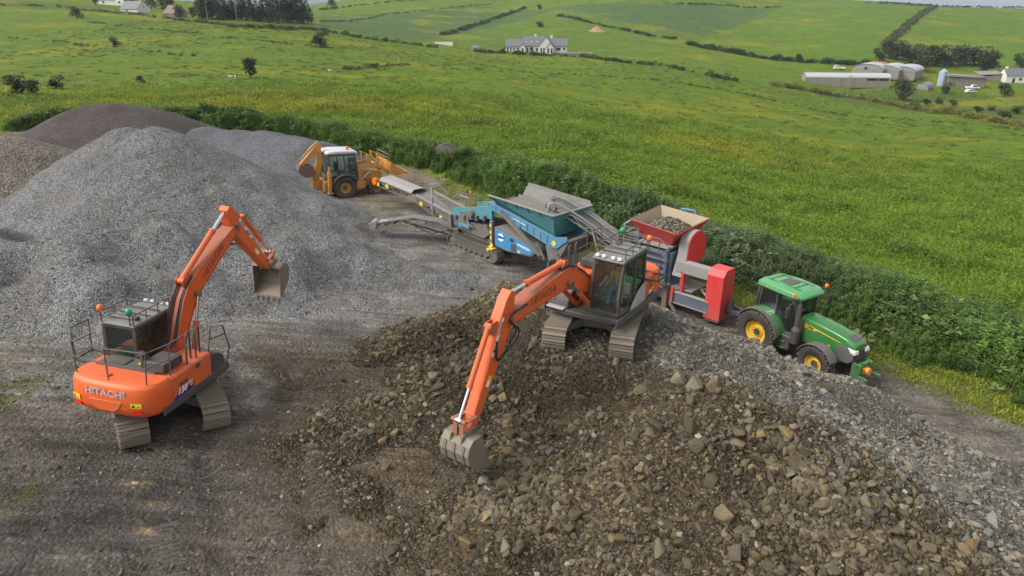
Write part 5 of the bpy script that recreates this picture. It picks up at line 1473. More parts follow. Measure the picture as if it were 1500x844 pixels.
    for s in (1, -1):
        lo = part('stabiliser_leg', MB().box((-.98, s * .98, 1.08), (.20, .20, 1.35)), CASE, root, .02)
        part('stabiliser_foot', MB().box((-.98, s * .98, .36), (.34, .36, .07)).box((-.98, s * .98, 1.86), (.12, .12, .34)), CASE, lo, .015)
    return root

# ------------------------------------------------------------------ blue tracked screener
BLUEP = paint('blue_paint', (.035, .25, .42), .4, .42, (.20, .19, .17), rust=.2)
TEAL = paint('teal_paint', (.025, .27, .31), .45, .5, (.20, .19, .17), rust=.25)
DUSTY = paint('dust_caked_steel', (.12, .112, .10), .7, 1.0, (.19, .172, .148), rust=.3)
DUSTY_L = paint('pale_dusty_steel', (.26, .25, .235), .6, .9, (.28, .265, .24), rust=.2)
BELT = paint('conveyor_belt', (.05, .05, .052), .8, .9, (.19, .183, .17))
def lattice(r, a, c, up, h):
    n = max(1, int((c - a).length / .45))
    for k in range(n):
        p, q = a.lerp(c, k / n), a.lerp(c, (k + 1) / n); s = 1 if k % 2 else -1
        r.bar(p + up * (s * h * .7 - h * .2 - .06), q + up * (-s * h * .7 - h * .2 - .06), .035, .035)
def conveyor(root, name, pts, w, mat=None, rail_h=.16, rollers=True, cover=None):
    """belt between two side rails, with end drums, idler rollers under it; pts run from tail to head"""
    mat = mat or DUSTY
    P = [Vector(p) for p in pts]
    b = MB(); up = Vector((0, 0, 1)); n = len(P)
    side = []
    for i in range(n):
        t = (P[min(i + 1, n - 1)] - P[max(i - 1, 0)]).normalized(); side.append(t.cross(up).normalized())
    rings = []
    for i in range(n):
        s = side[i]; p = P[i]
        rings.append([p + s * w * .5 + up * .05, p + s * w * .22, p - s * w * .22, p - s * w * .5 + up * .05, p - s * w * .5 - up * .0, p - s * w * .2 - up * .05, p + s * w * .2 - up * .05, p + s * w * .5 - up * .0])
    b.loft(rings)
    o = part(name, b, BELT, root)
    for sg in (1, -1):
        r = MB()
        for i in range(n - 1):
            a, c = P[i] + side[i] * sg * (w * .5 + .05), P[i + 1] + side[i + 1] * sg * (w * .5 + .05); r.bar(a + up * (rail_h * .5 - .06), c + up * (rail_h * .5 - .06), .055, .05); r.bar(a - up * (rail_h * .9 + .06), c - up * (rail_h * .9 + .06), .055, .05); lattice(r, a, c, up, rail_h)
        part('side_rail', r, mat, o)
    for e, i in ((P[0], 0), (P[-1], n - 1)): part('drum', MB().cyl(e - side[i] * w * .58 - up * .02, e + side[i] * w * .58 - up * .02, .15, n=14), STEEL, o)
    if rollers:
        L = [(P[i + 1] - P[i]).length for i in range(n - 1)]
        for i in range(n - 1):
            for k in range(1, max(2, int(L[i] / .9))):
                c = P[i].lerp(P[i + 1], k / max(2, int(L[i] / .9))) - up * .16; part('idler_roller', MB().cyl(c - side[i] * w * .52, c + side[i] * w * .52, .05, n=8), STEEL, o)
    return o
def screener(M):
    root = thing('screening_machine', 'dusty blue and teal tracked screening machine with hopper and long tail conveyor', 'screener'); place(root, M)
    U = Matrix.Scale(1.12, 4)
    for s in (1, -1):
        tr = MB(); h, r = 1.55, .33
        c = crawler(root, s * 1.05 / 1.12, U, 1.42, .32, .45, 38)
    ch = MB()
    for s in (1, -1): ch.bar((-2.4, s * .55, .72), (4.6, s * .55, .86), .16, .26)
    for x in (-2.2, -.8, .8, 2.2, 4.2): ch.box((x, 0, .78), (.16, 1.1, .2))
    ch.box((0, 0, .62), (1.6, 1.7, .22)); part('chassis', ch, DUSTY, root, .02)
    # engine canopy with the blue side panel
    en = MB(); en.prism([(1.5, .80), (1.5, 1.78), (1.75, 1.88), (4.35, 1.42), (4.50, 1.22), (4.1, .88), (2.4, .72)], -1.02, .95); eo = part('engine_canopy', en, DUSTY, root, .03)
    pn = MB(); pn.prism([(1.56, .86), (1.56, 1.70), (1.66, 1.74), (4.25, 1.36), (4.36, 1.24), (4.05, .95), (2.4, .80)], -1.045, -1.015)
    po = part('engine_panel', pn, paint('bright_blue_paint', (.01, .26, .55), .35, .12), eo, .012)
    part('panel_hatch', MB().box((2.92, -1.05, 1.06), (.36, .014, .36)), DGREY, po); part('panel_vent', MB().box((2.80, -1.05, 1.42), (.30, .014, .18)), BLACK, po)
    lg = MB(); lg.prism([(2.0 + .21 * math.cos(a), 1.40 + .17 * math.sin(a)) for a in np.linspace(.10, math.pi - .35, 9)], -1.058, -1.047); lg.prism([(2.0 + .21 * math.cos(a), 1.33 + .16 * math.sin(a)) for a in np.linspace(math.pi + .35, 2 * math.pi - .10, 9)], -1.058, -1.047); part('emblem', lg, WHITE, po)
    part('emblem_bar', MB().box((2.0, -1.06, 1.365), (.46, .008, .05)), BLUE_D, po)
    lettering('POWERSCREEN', .155, frame((3.62, -1.058, 1.25), (1, 0, -.12), (0, 0, 1)), WHITE, po, .80, .03)
    for x, z in ((3.3, .95),): part('warning_label', MB().box((x, -1.055, z), (.16, .012, .12)), YELLOW_L, po)
    # control post with yellow labels at the panel's edge
    ps = part('service_post', MB().box((1.34, -1.02, 1.30), (.20, .20, 1.5)), DUSTY, root, .02)
    for z in (.85, 1.2, 1.5, 1.85): part('warning_label', MB().box((1.34, -1.125, z), (.12, .012, .16)), YELLOW_L, ps)
    part('ladder', MB().bar((1.2, -1.25, .55), (1.6, -1.25, .95), .05, .16).bar((1.5, -1.30, .75), (1.75, -1.30, .75), .3, .05), YELLOW_L, root)
    # feeder: blue inclined trough with the hopper on it
    fd = MB()
    for s in (1, -1): fd.prism([(1.2, 2.62), (1.2, 3.02), (5.55, 2.22), (5.65, 1.75), (5.2, 1.72)], s * .95 - .06, s * .95 + .06)
    fo = part('feeder_side', fd, BLUEP, root, .015)
    part('decal', MB().bar((2.85, -1.018, 2.55), (3.70, -1.018, 2.36), .012, .07, (0, 1, 0)), WHITE, fo)
    for k in range(9):
        x = 1.6 + k * .44; part('rib', MB().box((x, -1.02, 2.96 - .184 * (x - 1.2) - .21), (.06, .04, .34)), BLUEP, fo)
    conveyor(root, 'feed_conveyor', [(6.0, 0, 1.75), (3.5, 0, 2.2), (1.0, 0, 2.75)], 1.5, rollers=False)
    nz = MB(); nz.prism([(5.0, 1.70), (5.7, 1.78), (6.35, 2.28), (6.45, 2.20), (5.9, 1.25), (5.2, 1.0)], -1.0, 1.0); no = part('feeder_nose', nz, DUSTY, root, .03)
    part('nose_side', MB().prism([(5.35, 2.20), (6.35, 2.42), (6.40, 2.25), (5.75, 1.72), (5.45, 1.72)], -1.06, -1.0), BLUEP, no); part('warning_label', MB().prism([(5.45, 1.95), (5.60, 1.80), (5.75, 1.95), (5.60, 2.10)], -1.08, -1.062), YELLOW_L, no)
    hp = MB()
    zt = 3.42
    c0 = [(1.45, -1.28, zt), (5.75, -1.28, zt - .12), (5.75, 1.28, zt - .12), (1.45, 1.28, zt)]; c1 = [(1.5, -.72, 2.78), (5.30, -.72, 2.12), (5.30, .72, 2.12), (1.5, .72, 2.78)]
    for i in (0, 1, 2): hp.quad(c0[i], c0[(i + 1) % 4], c1[(i + 1) % 4], c1[i], .03)
    hpo = part('hopper', hp, TEAL, root)
    part('hopper_board', MB().quad(c0[2], c0[3], (1.45, 1.38, zt + .20), (5.55, 1.38, zt + .06), .03).quad((1.5, .70, 2.8), (5.3, .70, 2.16), (5.72, 1.25, zt - .14), (1.48, 1.25, zt - .02), .02), DUSTY, hpo)
    for k in range(6):
        x = 1.7 + k * .78; z = zt - .028 * (x - 1.45)
        part('hopper_rib', MB().bar((x, -1.31, z - .02), (x, -.80, z - .60), .05, .07), TEAL, hpo)
    part('hopper_rim', MB().bar((1.4, -1.31, zt + .02), (5.8, -1.31, zt - .10), .09, .05).bar((5.78, -1.31, zt - .10), (5.78, 1.3, zt - .10), .09, .05), DUSTY_L, hpo)
    part('hopper_fill', MB().add([(1.6, -.9, 2.95), (5.5, -.9, 2.60), (5.5, .95, 2.75), (1.6, .95, 3.1), (3.4, .0, 2.95)], [(0, 1, 4), (1, 2, 4), (2, 3, 4), (3, 0, 4)]), DUSTY, hpo)
    for s in (1, -1):
        part('support_strut', MB().bar((2.1, s * 1.12, 2.72), (4.85, s * 1.12, 1.16), .12, .20, (0, 1, 0)), DUSTY, root, .01); part('support_strut', MB().bar((4.6, s * 1.12, 1.75), (5.1, s * 1.12, 1.05), .08, .10, (0, 1, 0)), DUSTY, root, .01)
    part('support_frame', MB().bar((1.25, -.95, .8), (1.25, -.95, 2.9), .14, .14).bar((1.25, .95, .8), (1.25, .95, 2.9), .14, .14).box((1.25, 0, 2.6), (.12, 1.9, .14)), BLUEP, root, .01)
    # screen box: teal, two decks, sloping back
    sb = MB()
    for s in (1, -1): sb.prism([(-1.95, 1.45), (-2.0, 2.02), (-.4, 2.38), (1.1, 2.72), (1.15, 2.1), (-.3, 1.72)], s * .86 - .03, s * .86 + .03)
    so = part('screen_box', sb, TEAL, root, .01)
    part('screen_deck', MB().quad((-1.9, -.83, 1.80), (-1.9, .83, 1.80), (1.1, .83, 2.45), (1.1, -.83, 2.45), .05), DUSTY, so)
    part('drive_drum', MB().lathe([(.05, -1.12), (.20, -1.10), (.24, -1.04), (.24, -.90), (.10, -.88)], (-.35, 0, 2.05), 'y', 18), STEEL, so); part('dusty_panel', MB().prism([(-1.35, 1.35), (-1.30, 1.98), (-.75, 2.05), (-.6, 1.55), (-.2, 1.3)], -.94, -.90), DUSTY, so)
    for x in (-1.6, -.9, .1, .7): part('spring', MB().cyl((x, -.98, 1.45 + .2 * (x + 1.6)), (x, -.98, 1.72 + .2 * (x + 1.6)), .08, n=10), STEEL, so)
    part('chute', MB().prism([(-1.6, .95), (-1.5, 1.42), (.6, 1.60), (.9, 1.2), (.4, .85)], -.8, .8), DUSTY, root, .02); part('blue_tray', MB().box((-1.0, -.9, 1.26), (.9, .14, .20)), BLUEP, root, .02)
    part('rear_post', MB().box((-2.05, -.95, 1.10), (.22, .22, 1.15)).box((-2.05, .95, 1.10), (.22, .22, 1.15)).box((-2.05, 0, 1.62), (.16, 1.9, .16)), DUSTY, root, .02)
    # conveyors
    tc = conveyor(root, 'tail_conveyor', [(-1.6, 0, .72), (-2.6, 0, .92), (-5.9, 0, 1.80), (-9.9, 0, 2.02)], .95, DUSTY, .26)
    part('belt_cover', MB().loft([[(x, -.56, z + .10), (x, -.35, z + .26), (x, .35, z + .26), (x, .56, z + .10)] for x, z in ((-6.2, 1.84), (-7.8, 1.93), (-9.5, 2.02))], close=False), DUSTY_L, tc)
    part('conveyor_brace', MB().bar((-2.2, -.62, 1.5), (-5.6, -.62, 1.95), .06, .10).bar((-2.2, .62, 1.5), (-5.6, .62, 1.95), .06, .10).bar((-4.1, -.62, 1.2), (-4.1, -.62, 2.1), .10, .08).tube([(-4.2, -.6, 2.1), (-4.6, -.3, 2.5), (-4.6, .3, 2.5), (-4.2, .6, 2.1)], .04, 6), DUSTY_L, tc)
    for x, z in ((-9.6, 1.86), (-8.6, 1.90), (-5.2, 1.52), (-3.4, 1.1)): part('warning_label', MB().box((x, -.60, z), (.26, .03, .22)), YELLOW_L, tc)
    part('pulley_cover', MB().cyl((-9.9, -.70, 2.0), (-9.9, -.54, 2.0), .22, n=14), BEACON_O, tc)
    sc = conveyor(root, 'side_conveyor', [(-1.7, -.8, .85), (-2.5, -1.35, 1.25), (-3.6, -2.25, 1.45), (-5.2, -3.55, 1.05)], .60, DUSTY, .2)
    part('head_drum_guard', MB().cyl((-5.45, -3.4, 1.02), (-5.0, -3.95, 1.02), .20, n=12).box((-4.9, -3.3, 1.05), (.5, .5, .26), (0, 0, .68)), DUSTY_L, sc, .02); part('warning_label', MB().box((-4.72, -3.55, 1.06), (.22, .02, .18), (0, 0, .68)), YELLOW_L, sc); part('conveyor_strut', MB().bar((-2.1, -1.0, .5), (-4.0, -2.6, 1.15), .07, .07).tube([(-1.9, -1.1, .9), (-2.8, -1.7, .55), (-3.6, -2.2, .9)], .03, 6), BLACK, sc)
    part('guard_rail', MB().tube([(-2.0, .4, 2.5), (-1.9, -.4, 2.62), (-1.1, -.5, 2.66)], .035, 6).cyl((-2.3, .3, 2.6), (-2.0, -.7, 2.62), .035, n=6).cyl((-2.0, .0, 1.9), (-2.0, .0, 2.55), .035, n=6), DUSTY_L, root)
    part('beacon', MB().lathe([(.05, 0), (.06, .08), (.03, .13)], (-1.95, .35, 2.58), 'z', 10), BEACON_O, root)
    return root

# ------------------------------------------------------------------ red and blue crusher drawn by the tractor
REDP = paint('red_paint', (.72, .006, .014), .4, .16, (.30, .19, .15))
RED_D = paint('dusty_red_paint', (.62, .015, .018), .45, .38, (.24, .19, .155))
CR_BLUE = paint('dusty_blue_paint', (.03, .075, .17), .5, .8, (.19, .175, .16))
def crusher(M):
    root = thing('stone_crusher', 'red and blue towed stone crusher between excavator and green tractor with loaded hopper', 'crusher'); place(root, M)
    IM = M.inverted()
    ch = MB()
    for s in (1, -1): ch.bar((-3.6, s * .95, .78), (1.75, s * .95, .72), .16, .44)
    for x in (-3.4, -1.8, .0, 1.6): ch.box((x, 0, .75), (.16, 1.8, .34))
    part('chassis', ch, CR_BLUE, root, .02)
    part('chassis_top', MB().box((.75, -.95, 1.0), (1.9, .22, .05)).box((.75, -.95, .48), (1.9, .22, .05)).bar((-.1, -.9, 1.06), (1.5, .7, 1.06), .10, .08).bar((-.1, .7, 1.06), (1.5, -.7, 1.06), .08, .08), DUSTY_L, root, .008)
    for s in (1, -1): wheel(root, 'road_wheel', (-2.6, s * 1.05, .50), .50, .30, .28, CR_BLUE, 14, s, .02)
    # posts, legs
    part('support_leg', MB().box((-.45, -1.05, .55), (.26, .26, 1.5)).box((-.45, -1.05, -.15), (.5, .5, .06)), paint('rusty_tan_steel', (.22, .16, .09), .7, .8, rust=.5), root, .02)
    part('support_leg', MB().box((1.4, .9, .35), (.16, .16, .9)), DUSTY, root, .02); part('brace', MB().bar((-.3, -1.0, .5), (.2, -1.0, -.1), .10, .14), DUSTY, root); part('side_post', MB().box((-.12, -1.07, .85), (.14, .10, .75)), RED_D, root, .01)
    # jaw box with horizontal ribs
    jb = MB(); jb.box((-1.35, 0, 1.85), (1.9, 1.85, 1.8)); jo = part('crusher_body', jb, CR_BLUE, root, .03)
    for k in range(6):
        z = 1.15 + k * .30; part('body_rib', MB().box((-1.35, -.98, z), (1.56, .22, .06)), CR_BLUE, jo, .006); part('body_rib', MB().box((-.52, 0, z), (.2, 1.7, .06)), CR_BLUE, jo, .006)
    for x in (-2.1, -.6): part('body_post', MB().box((x, -1.0, 1.95), (.12, .24, 1.9)), CR_BLUE, jo, .006)
    part('body_cap', MB().box((-1.35, 0, 2.95), (1.7, 2.0, .10)), DUSTY_L, jo, .01)
    part('rubble_spill', MB().box((.1, -.2, 1.12), (1.3, 1.3, .1)), DUSTY, root, .03)
    # hopper: four flared plates on a steep throat
    cx, cy, hw, zr = -1.40, .14, 1.28, 3.90
    R0 = [(cx + hw, cy - hw, zr - .12), (cx + hw + .12, cy + hw, zr + .10), (cx - hw, cy + hw, zr + .22), (cx - hw, cy - hw, zr + .06)]
    R1 = [(cx + .70, cy - .74, 2.98), (cx + .70, cy + .74, 2.98), (cx - .70, cy + .74, 2.98), (cx - .70, cy - .74, 2.98)]
    R2 = [(p[0] * .92 + cx * .08, p[1] * .92 + cy * .08, 2.62) for p in R1]
    hp = MB()
    for i in range(4): hp.quad(R0[i], R0[(i + 1) % 4], R1[(i + 1) % 4], R1[i], -.035); hp.quad(R1[i], R1[(i + 1) % 4], R2[(i + 1) % 4], R2[i], -.035)
    ho = part('hopper', hp, RED_D, root)
    li = MB()
    for i in range(4):
        a, b, c, d = [Vector(p) for p in (R0[i], R0[(i + 1) % 4], R1[(i + 1) % 4], R1[i])]; ctr = Vector((cx, cy, 3.9)); k = .985
        li.quad(ctr + (a - ctr) * k, ctr + (b - ctr) * k, ctr + (c - ctr) * k, ctr + (d - ctr) * k)
    part('hopper_lining', li, paint('worn_hopper_lining', (.30, .235, .15), .55, .5, (.34, .275, .185), rust=.2), ho)
    for k in range(5):
        y = cy - .5 + .25 * k; part('hopper_rib', MB().bar((cx + .66, y, 3.12), (cx + .62, y, 2.7), .03, .10), RED_D, ho)
    tv = MB(); n = 12
    xs = np.linspace(-.92, .92, n)
    V = [(cx + a, cy + b, 3.52 + .42 * max(0, 1 - (a * a + b * b) / 1.1) + .10 * random.random()) for a in xs for b in xs]
    tv.add(V, [(i * n + j, i * n + j + 1, (i + 1) * n + j + 1, (i + 1) * n + j) for i in range(n - 1) for j in range(n - 1)])
    part('hopper_load', tv, gravel_material('loaded_rock', 9.0, (.03, .026, .02), (.12, .10, .07), (.26, .22, .16), 1.0), ho, smooth=None)
    # flywheel guard: disc with a tail, facing the tractor
    pr = [(.12 + .82 * math.cos(a), 2.92 + .82 * math.sin(a)) for a in np.linspace(R(-62), R(150), 18)] + [(-.62, 2.75), (-.98, 1.75), (-.50, 1.55)]
    g = MB(); g.prism(pr, -.28, .20, 'x'); go = part('flywheel_guard', g, DUSTY_L, root, .02)
    part('guard_face', MB().prism([(p[0] * .985 + .0, p[1] * .985 + .04) for p in pr], .205, .235, 'x'), REDP, go, .008)
    part('belt_guard', MB().box((.72, -.72, 2.22), (1.72, .42, .52)), DUSTY_L, root, .02, label='dust covered belt guard beam'); part('guard_post', MB().box((.22, -.85, 1.5), (.16, .16, 1.1)), RED_D, root, .01)
    bx = MB(); bx.prism([(-1.02, .25), (-1.02, 2.30), (-.80, 2.58), (-.18, 2.58), (-.02, 2.40), (-.02, .25)], 1.52, 2.30, 'x'); bo = part('drive_guard_box', bx, REDP, root, .012)
    part('box_seam', MB().box((1.90, -1.026, .62), (.76, .012, .03)).box((2.306, -.52, .62), (.012, .98, .03)), RED_D, bo)
    part('hand_wheel', MB().lathe([(.30, -.02), (.33, 0), (.30, .02), (.27, 0)], (2.40, -.25, .80), 'x', 20).box((2.38, -.25, .80), (.03, .06, .6)).box((2.38, -.25, .80), (.03, .6, .06)), STEEL, bo); part('skirt', MB().box((1.9, -.5, .22), (.7, .9, .2)), DUSTY, bo, .02)
    part('draw_bar', MB().bar((1.7, .5, .6), (3.2, .05, .5), .12, .16).bar((1.7, -.5, .6), (3.2, -.05, .5), .12, .16), CR_BLUE, root)
    # discharge conveyor, rising to the screener's hopper
    W = [(6.9, 29.35, -.55), (6.0, 29.4, .10), (4.8, 29.6, 1.10), (3.3, 29.95, 2.15), (2.35, 30.15, 2.70), (1.75, 30.3, 2.86)]
    cv = conveyor(root, 'discharge_conveyor', [IM @ Vector(p) for p in W], .80, DUSTY_L, .18)
    for s in (1, -1):
        pts = [IM @ (Vector(p) + Vector((.23, .97, 0)) * s * .52 + Vector((0, 0, .22))) for p in W[2:]]; part('belt_guard_plate', MB().tube(pts, .045, 6), DUSTY_L, cv)
    pts = [(Vector(p) + Vector((.23, .97, 0)) * .62) for p in W[2:]]
    gp = MB()
    for a, b in zip(pts[:-1], pts[1:]): gp.quad(IM @ a, IM @ b, IM @ (b + Vector((0, .1, .42))), IM @ (a + Vector((0, .1, .42))), .03)
    part('wind_board', gp, DUSTY_L, cv)
    part('head_motor', MB().cyl(IM @ Vector((1.75, 29.55, 2.86)), IM @ Vector((1.75, 29.85, 2.86)), .17, n=14).cyl(IM @ Vector((1.62, 29.5, 2.5)), IM @ Vector((1.62, 29.5, 2.9)), .05, n=8), DUSTY_L, cv)
    part('conveyor_leg', MB().tube([IM @ Vector(p) for p in ((3.6, 29.4, 1.9), (3.85, 29.2, 1.0), (4.3, 29.0, .0), (4.6, 28.9, -1.4))], .05, 6).tube([IM @ Vector(p) for p in ((5.2, 29.1, .7), (5.3, 29.0, -.3), (5.3, 29.0, -1.5))], .06, 6), DUSTY_L, cv)
    # clutter behind the excavator: walkway rails, magnet frame, engine bits
    part('magnet_frame', MB().bar((-3.3, -.6, 1.0), (-3.3, -.6, 3.5), .12, .12).bar((-3.3, .6, 1.0), (-3.3, .6, 3.7), .12, .12).bar((-3.3, -.6, 3.4), (-3.3, .6, 3.6), .12, .16).bar((-3.3, .6, 3.6), (-2.4, .6, 3.5), .10, .10).bar((-4.0, 0, 2.6), (-2.9, .2, 3.4), .14, .10), DUSTY_L, root, .01)
    part('walkway', MB().box((-2.7, -.2, 2.55), (1.1, 1.6, .06)), DUSTY, root); part('motor_cover', MB().box((-2.75, -.35, 2.85), (.6, .5, .45)), CR_BLUE, root, .04)
    rail_path(root, [(-3.2, -1.0, 3.5), (-2.2, -1.0, 3.5)], .025, [((-3.2, -1.0, 2.5), (-3.2, -1.0, 3.5)), ((-2.2, -1.0, 2.5), (-2.2, -1.0, 3.5)), ((-3.2, -1.0, 3.0), (-2.2, -1.0, 3.0))], mat=DUSTY)
    part('blue_pipe', MB().tube([(cx - .4, cy + 1.5, 3.4), (cx - .2, cy + 1.45, 4.1), (cx + .5, cy + 1.45, 4.15), (cx + .7, cy + 1.5, 3.5)], .07, 8), BLUEP, root)
    return root
def flatM(x, y, z, yaw, pitch=0.0):
    return Matrix.Translation((x, y, z)) @ Matrix.Rotation(yaw, 4, 'Z') @ Matrix.Rotation(pitch, 4, 'Y')
def gz(x, y): return float(ground(np.array([x]), np.array([y]))[0])
tractor(flatM(11.02, 25.92, gz(11.6, 24.9) - .02, R(-59)))
backhoe(tilt_matrix(-11.2, 43.6, R(31), span=1.0, sink=.02))
screener(flatM(-1.15, 34.1, gz(-1.15, 34.1) - .02, R(-47)))
crusher(flatM(8.2, 29.6, gz(8.2, 29.6) - .02, R(-45)))
# ------------------------------------------------------------------ foliage materials and pieces
def leaf_material(name, inst=True, col=None, var=.5):
    m, t, b = _new(name)
    if inst: a = N(t, 'ShaderNodeAttribute', attribute_name='tint', attribute_type='INSTANCER').outputs['Color']
    else: a = None
    g = N(t, 'ShaderNodeNewGeometry')
    n = noise(t, N(t, 'ShaderNodeTexCoord').outputs['Object'], 3.5, 3).outputs['Fac']
    k = math_(t, 'ADD', math_(t, 'MULTIPLY', g.outputs['Random Per Island'], .8), math_(t, 'MULTIPLY', n, .3))
    f = ramp(t, k, [(.05, (1 - var, 1 - var, 1 - var * .8)), (.5, (1, 1, 1)), (.95, (1 + var, 1 + var * .85, 1 + var * .3))])
    c = mix(t, 1.0, a if a else col, f, 'MULTIPLY')
    t.links.new(c, b.inputs['Base Color'])
    b.inputs['Roughness'].default_value = .6
    b.inputs['Specular IOR Level'].default_value = .25
    tr = N(t, 'ShaderNodeBsdfTranslucent'); t.links.new(c, tr.inputs[0])
    ms = N(t, 'ShaderNodeMixShader'); ms.inputs[0].default_value = .28
    t.links.new(b.outputs[0], ms.inputs[1]); t.links.new(tr.outputs[0], ms.inputs[2]); t.links.new(ms.outputs[0], t.nodes['Material Output'].inputs['Surface'])
    return m
LEAF = leaf_material('weed_leaf')
BLADE = leaf_material('grass_blade', var=.38)
BARK = plain('bark', (.075, .055, .04), .9)
def raw(name, V, F, mat):
    me = bpy.data.meshes.new(name); me.from_pydata(V, [], F); me.materials.append(mat); return me
def add_leaf(V, F, base, d, L, w, rg, droop=.3):
    d = Vector(d).normalized(); s = d.cross(Vector((0, 0, 1)))
    if s.length < .05: s = Vector((1, 0, 0))
    s = s.normalized().lerp(Vector((rg.uniform(-1, 1), rg.uniform(-1, 1), rg.uniform(-1, 1))), .3).normalized()
    b = Vector(base); m_ = b + d * L * .5; e = b + d * L - Vector((0, 0, droop * L))
    o = len(V); V += [tuple(b), tuple(m_ + s * w / 2), tuple(e), tuple(m_ - s * w / 2)]; F.append((o, o + 1, o + 2, o + 3))
def p_nettle(seed):
    rg = random.Random(seed); V, F = [], []
    for k in range(9):
        x, y = rg.gauss(0, .22), rg.gauss(0, .22); h = rg.uniform(.65, 1.15); lx, ly = rg.gauss(0, .12), rg.gauss(0, .12)
        for j in range(9):
            z = h * (.15 + .85 * j / 8); a = j * 2.4 + rg.random()
            for s in (0, math.pi):
                add_leaf(V, F, (x + lx * z, y + ly * z, z), (math.cos(a + s), math.sin(a + s), .35), rg.uniform(.12, .20) * (1.15 - .5 * j / 8), .075, rg, .25)
        o = len(V); V += [(x - .006, y, 0), (x + .006, y, 0), (x + lx * h, y + ly * h, h)]; F.append((o, o + 1, o + 2))
    return raw('weed_nettle', V, F, LEAF)
def p_grass(seed, n=46, h=(.45, .95), spread=.24, w=.016, lean=.35, name='weed_grass', mat=None):
    rg = random.Random(seed); V, F = [], []
    for k in range(n):
        x, y = rg.gauss(0, spread), rg.gauss(0, spread); a = rg.uniform(0, 6.28); hh = rg.uniform(*h); b = rg.uniform(.1, 1) * lean * hh
        dx, dy = math.cos(a), math.sin(a); sx, sy = -dy * w, dx * w; o = len(V)
        V += [(x - sx, y - sy, 0), (x + sx, y + sy, 0), (x + dx * b * .35 + sx * .8, y + dy * b * .35 + sy * .8, hh * .6), (x + dx * b * .35 - sx * .8, y + dy * b * .35 - sy * .8, hh * .6), (x + dx * b, y + dy * b, hh * rg.uniform(.82, 1))]
        F += [(o, o + 1, o + 2, o + 3), (o + 3, o + 2, o + 4)]
    return raw(name, V, F, mat or BLADE)
def p_dock(seed):
    rg = random.Random(seed); V, F = [], []
    for k in range(14):
        a = rg.uniform(0, 6.28); z = rg.uniform(.15, .65); add_leaf(V, F, (rg.gauss(0, .12), rg.gauss(0, .12), z), (math.cos(a), math.sin(a), rg.uniform(.1, .6)), rg.uniform(.28, .46), rg.uniform(.16, .26), rg, .3)
    return raw('weed_dock', V, F, LEAF)
def p_bramble(seed, n=150, r=.55, leaf=.11):
    rg = random.Random(seed); V, F = [], []
    for k in range(n):
        v = Vector((rg.gauss(0, 1), rg.gauss(0, 1), abs(rg.gauss(0, 1)))).normalized(); q = rg.uniform(.55, 1.08) * r
        p = Vector((v.x * q, v.y * q, v.z * q * .85)); d = v + Vector((rg.gauss(0, .6), rg.gauss(0, .6), rg.gauss(0, .5)))
        add_leaf(V, F, p, d, rg.uniform(.8, 1.3) * leaf, leaf * .75, rg, .2)
    return raw('weed_bramble', V, F, LEAF)
def p_umbel(seed):
    rg = random.Random(seed); V, F = [], []
    for k in range(4):
        x, y = rg.gauss(0, .2), rg.gauss(0, .2); h = rg.uniform(.8, 1.2)
        for j in range(7):
            a = rg.uniform(0, 6.28); z = h * rg.uniform(.1, .8); add_leaf(V, F, (x, y, z), (math.cos(a), math.sin(a), .4), .28, .12, rg, .3)
        o = len(V); V += [(x - .008, y, 0), (x + .008, y, 0), (x, y, h)]; F.append((o, o + 1, o + 2))
    return raw('weed_umbel', V, F, LEAF)
WEEDS = [p_nettle(1), p_nettle(2), p_nettle(3), p_grass(4), p_grass(5), p_dock(6), p_dock(7), p_bramble(8), p_bramble(9), p_umbel(10)]
TUFTS = [p_grass(30 + i, 40, (.07, .19), .30, .020, 2.2, 'field_tuft') for i in range(4)]
SHRUB = [p_bramble(50 + i, 170, .6, .17) for i in range(4)]

def uprot(n, tilt=.12): return np.stack([RNG.normal(0, tilt, n), RNG.normal(0, tilt, n), RNG.uniform(0, 6.28, n)], 1)
def tint4(c): return np.hstack([np.clip(c, .003, .6), np.ones((len(c), 1))])
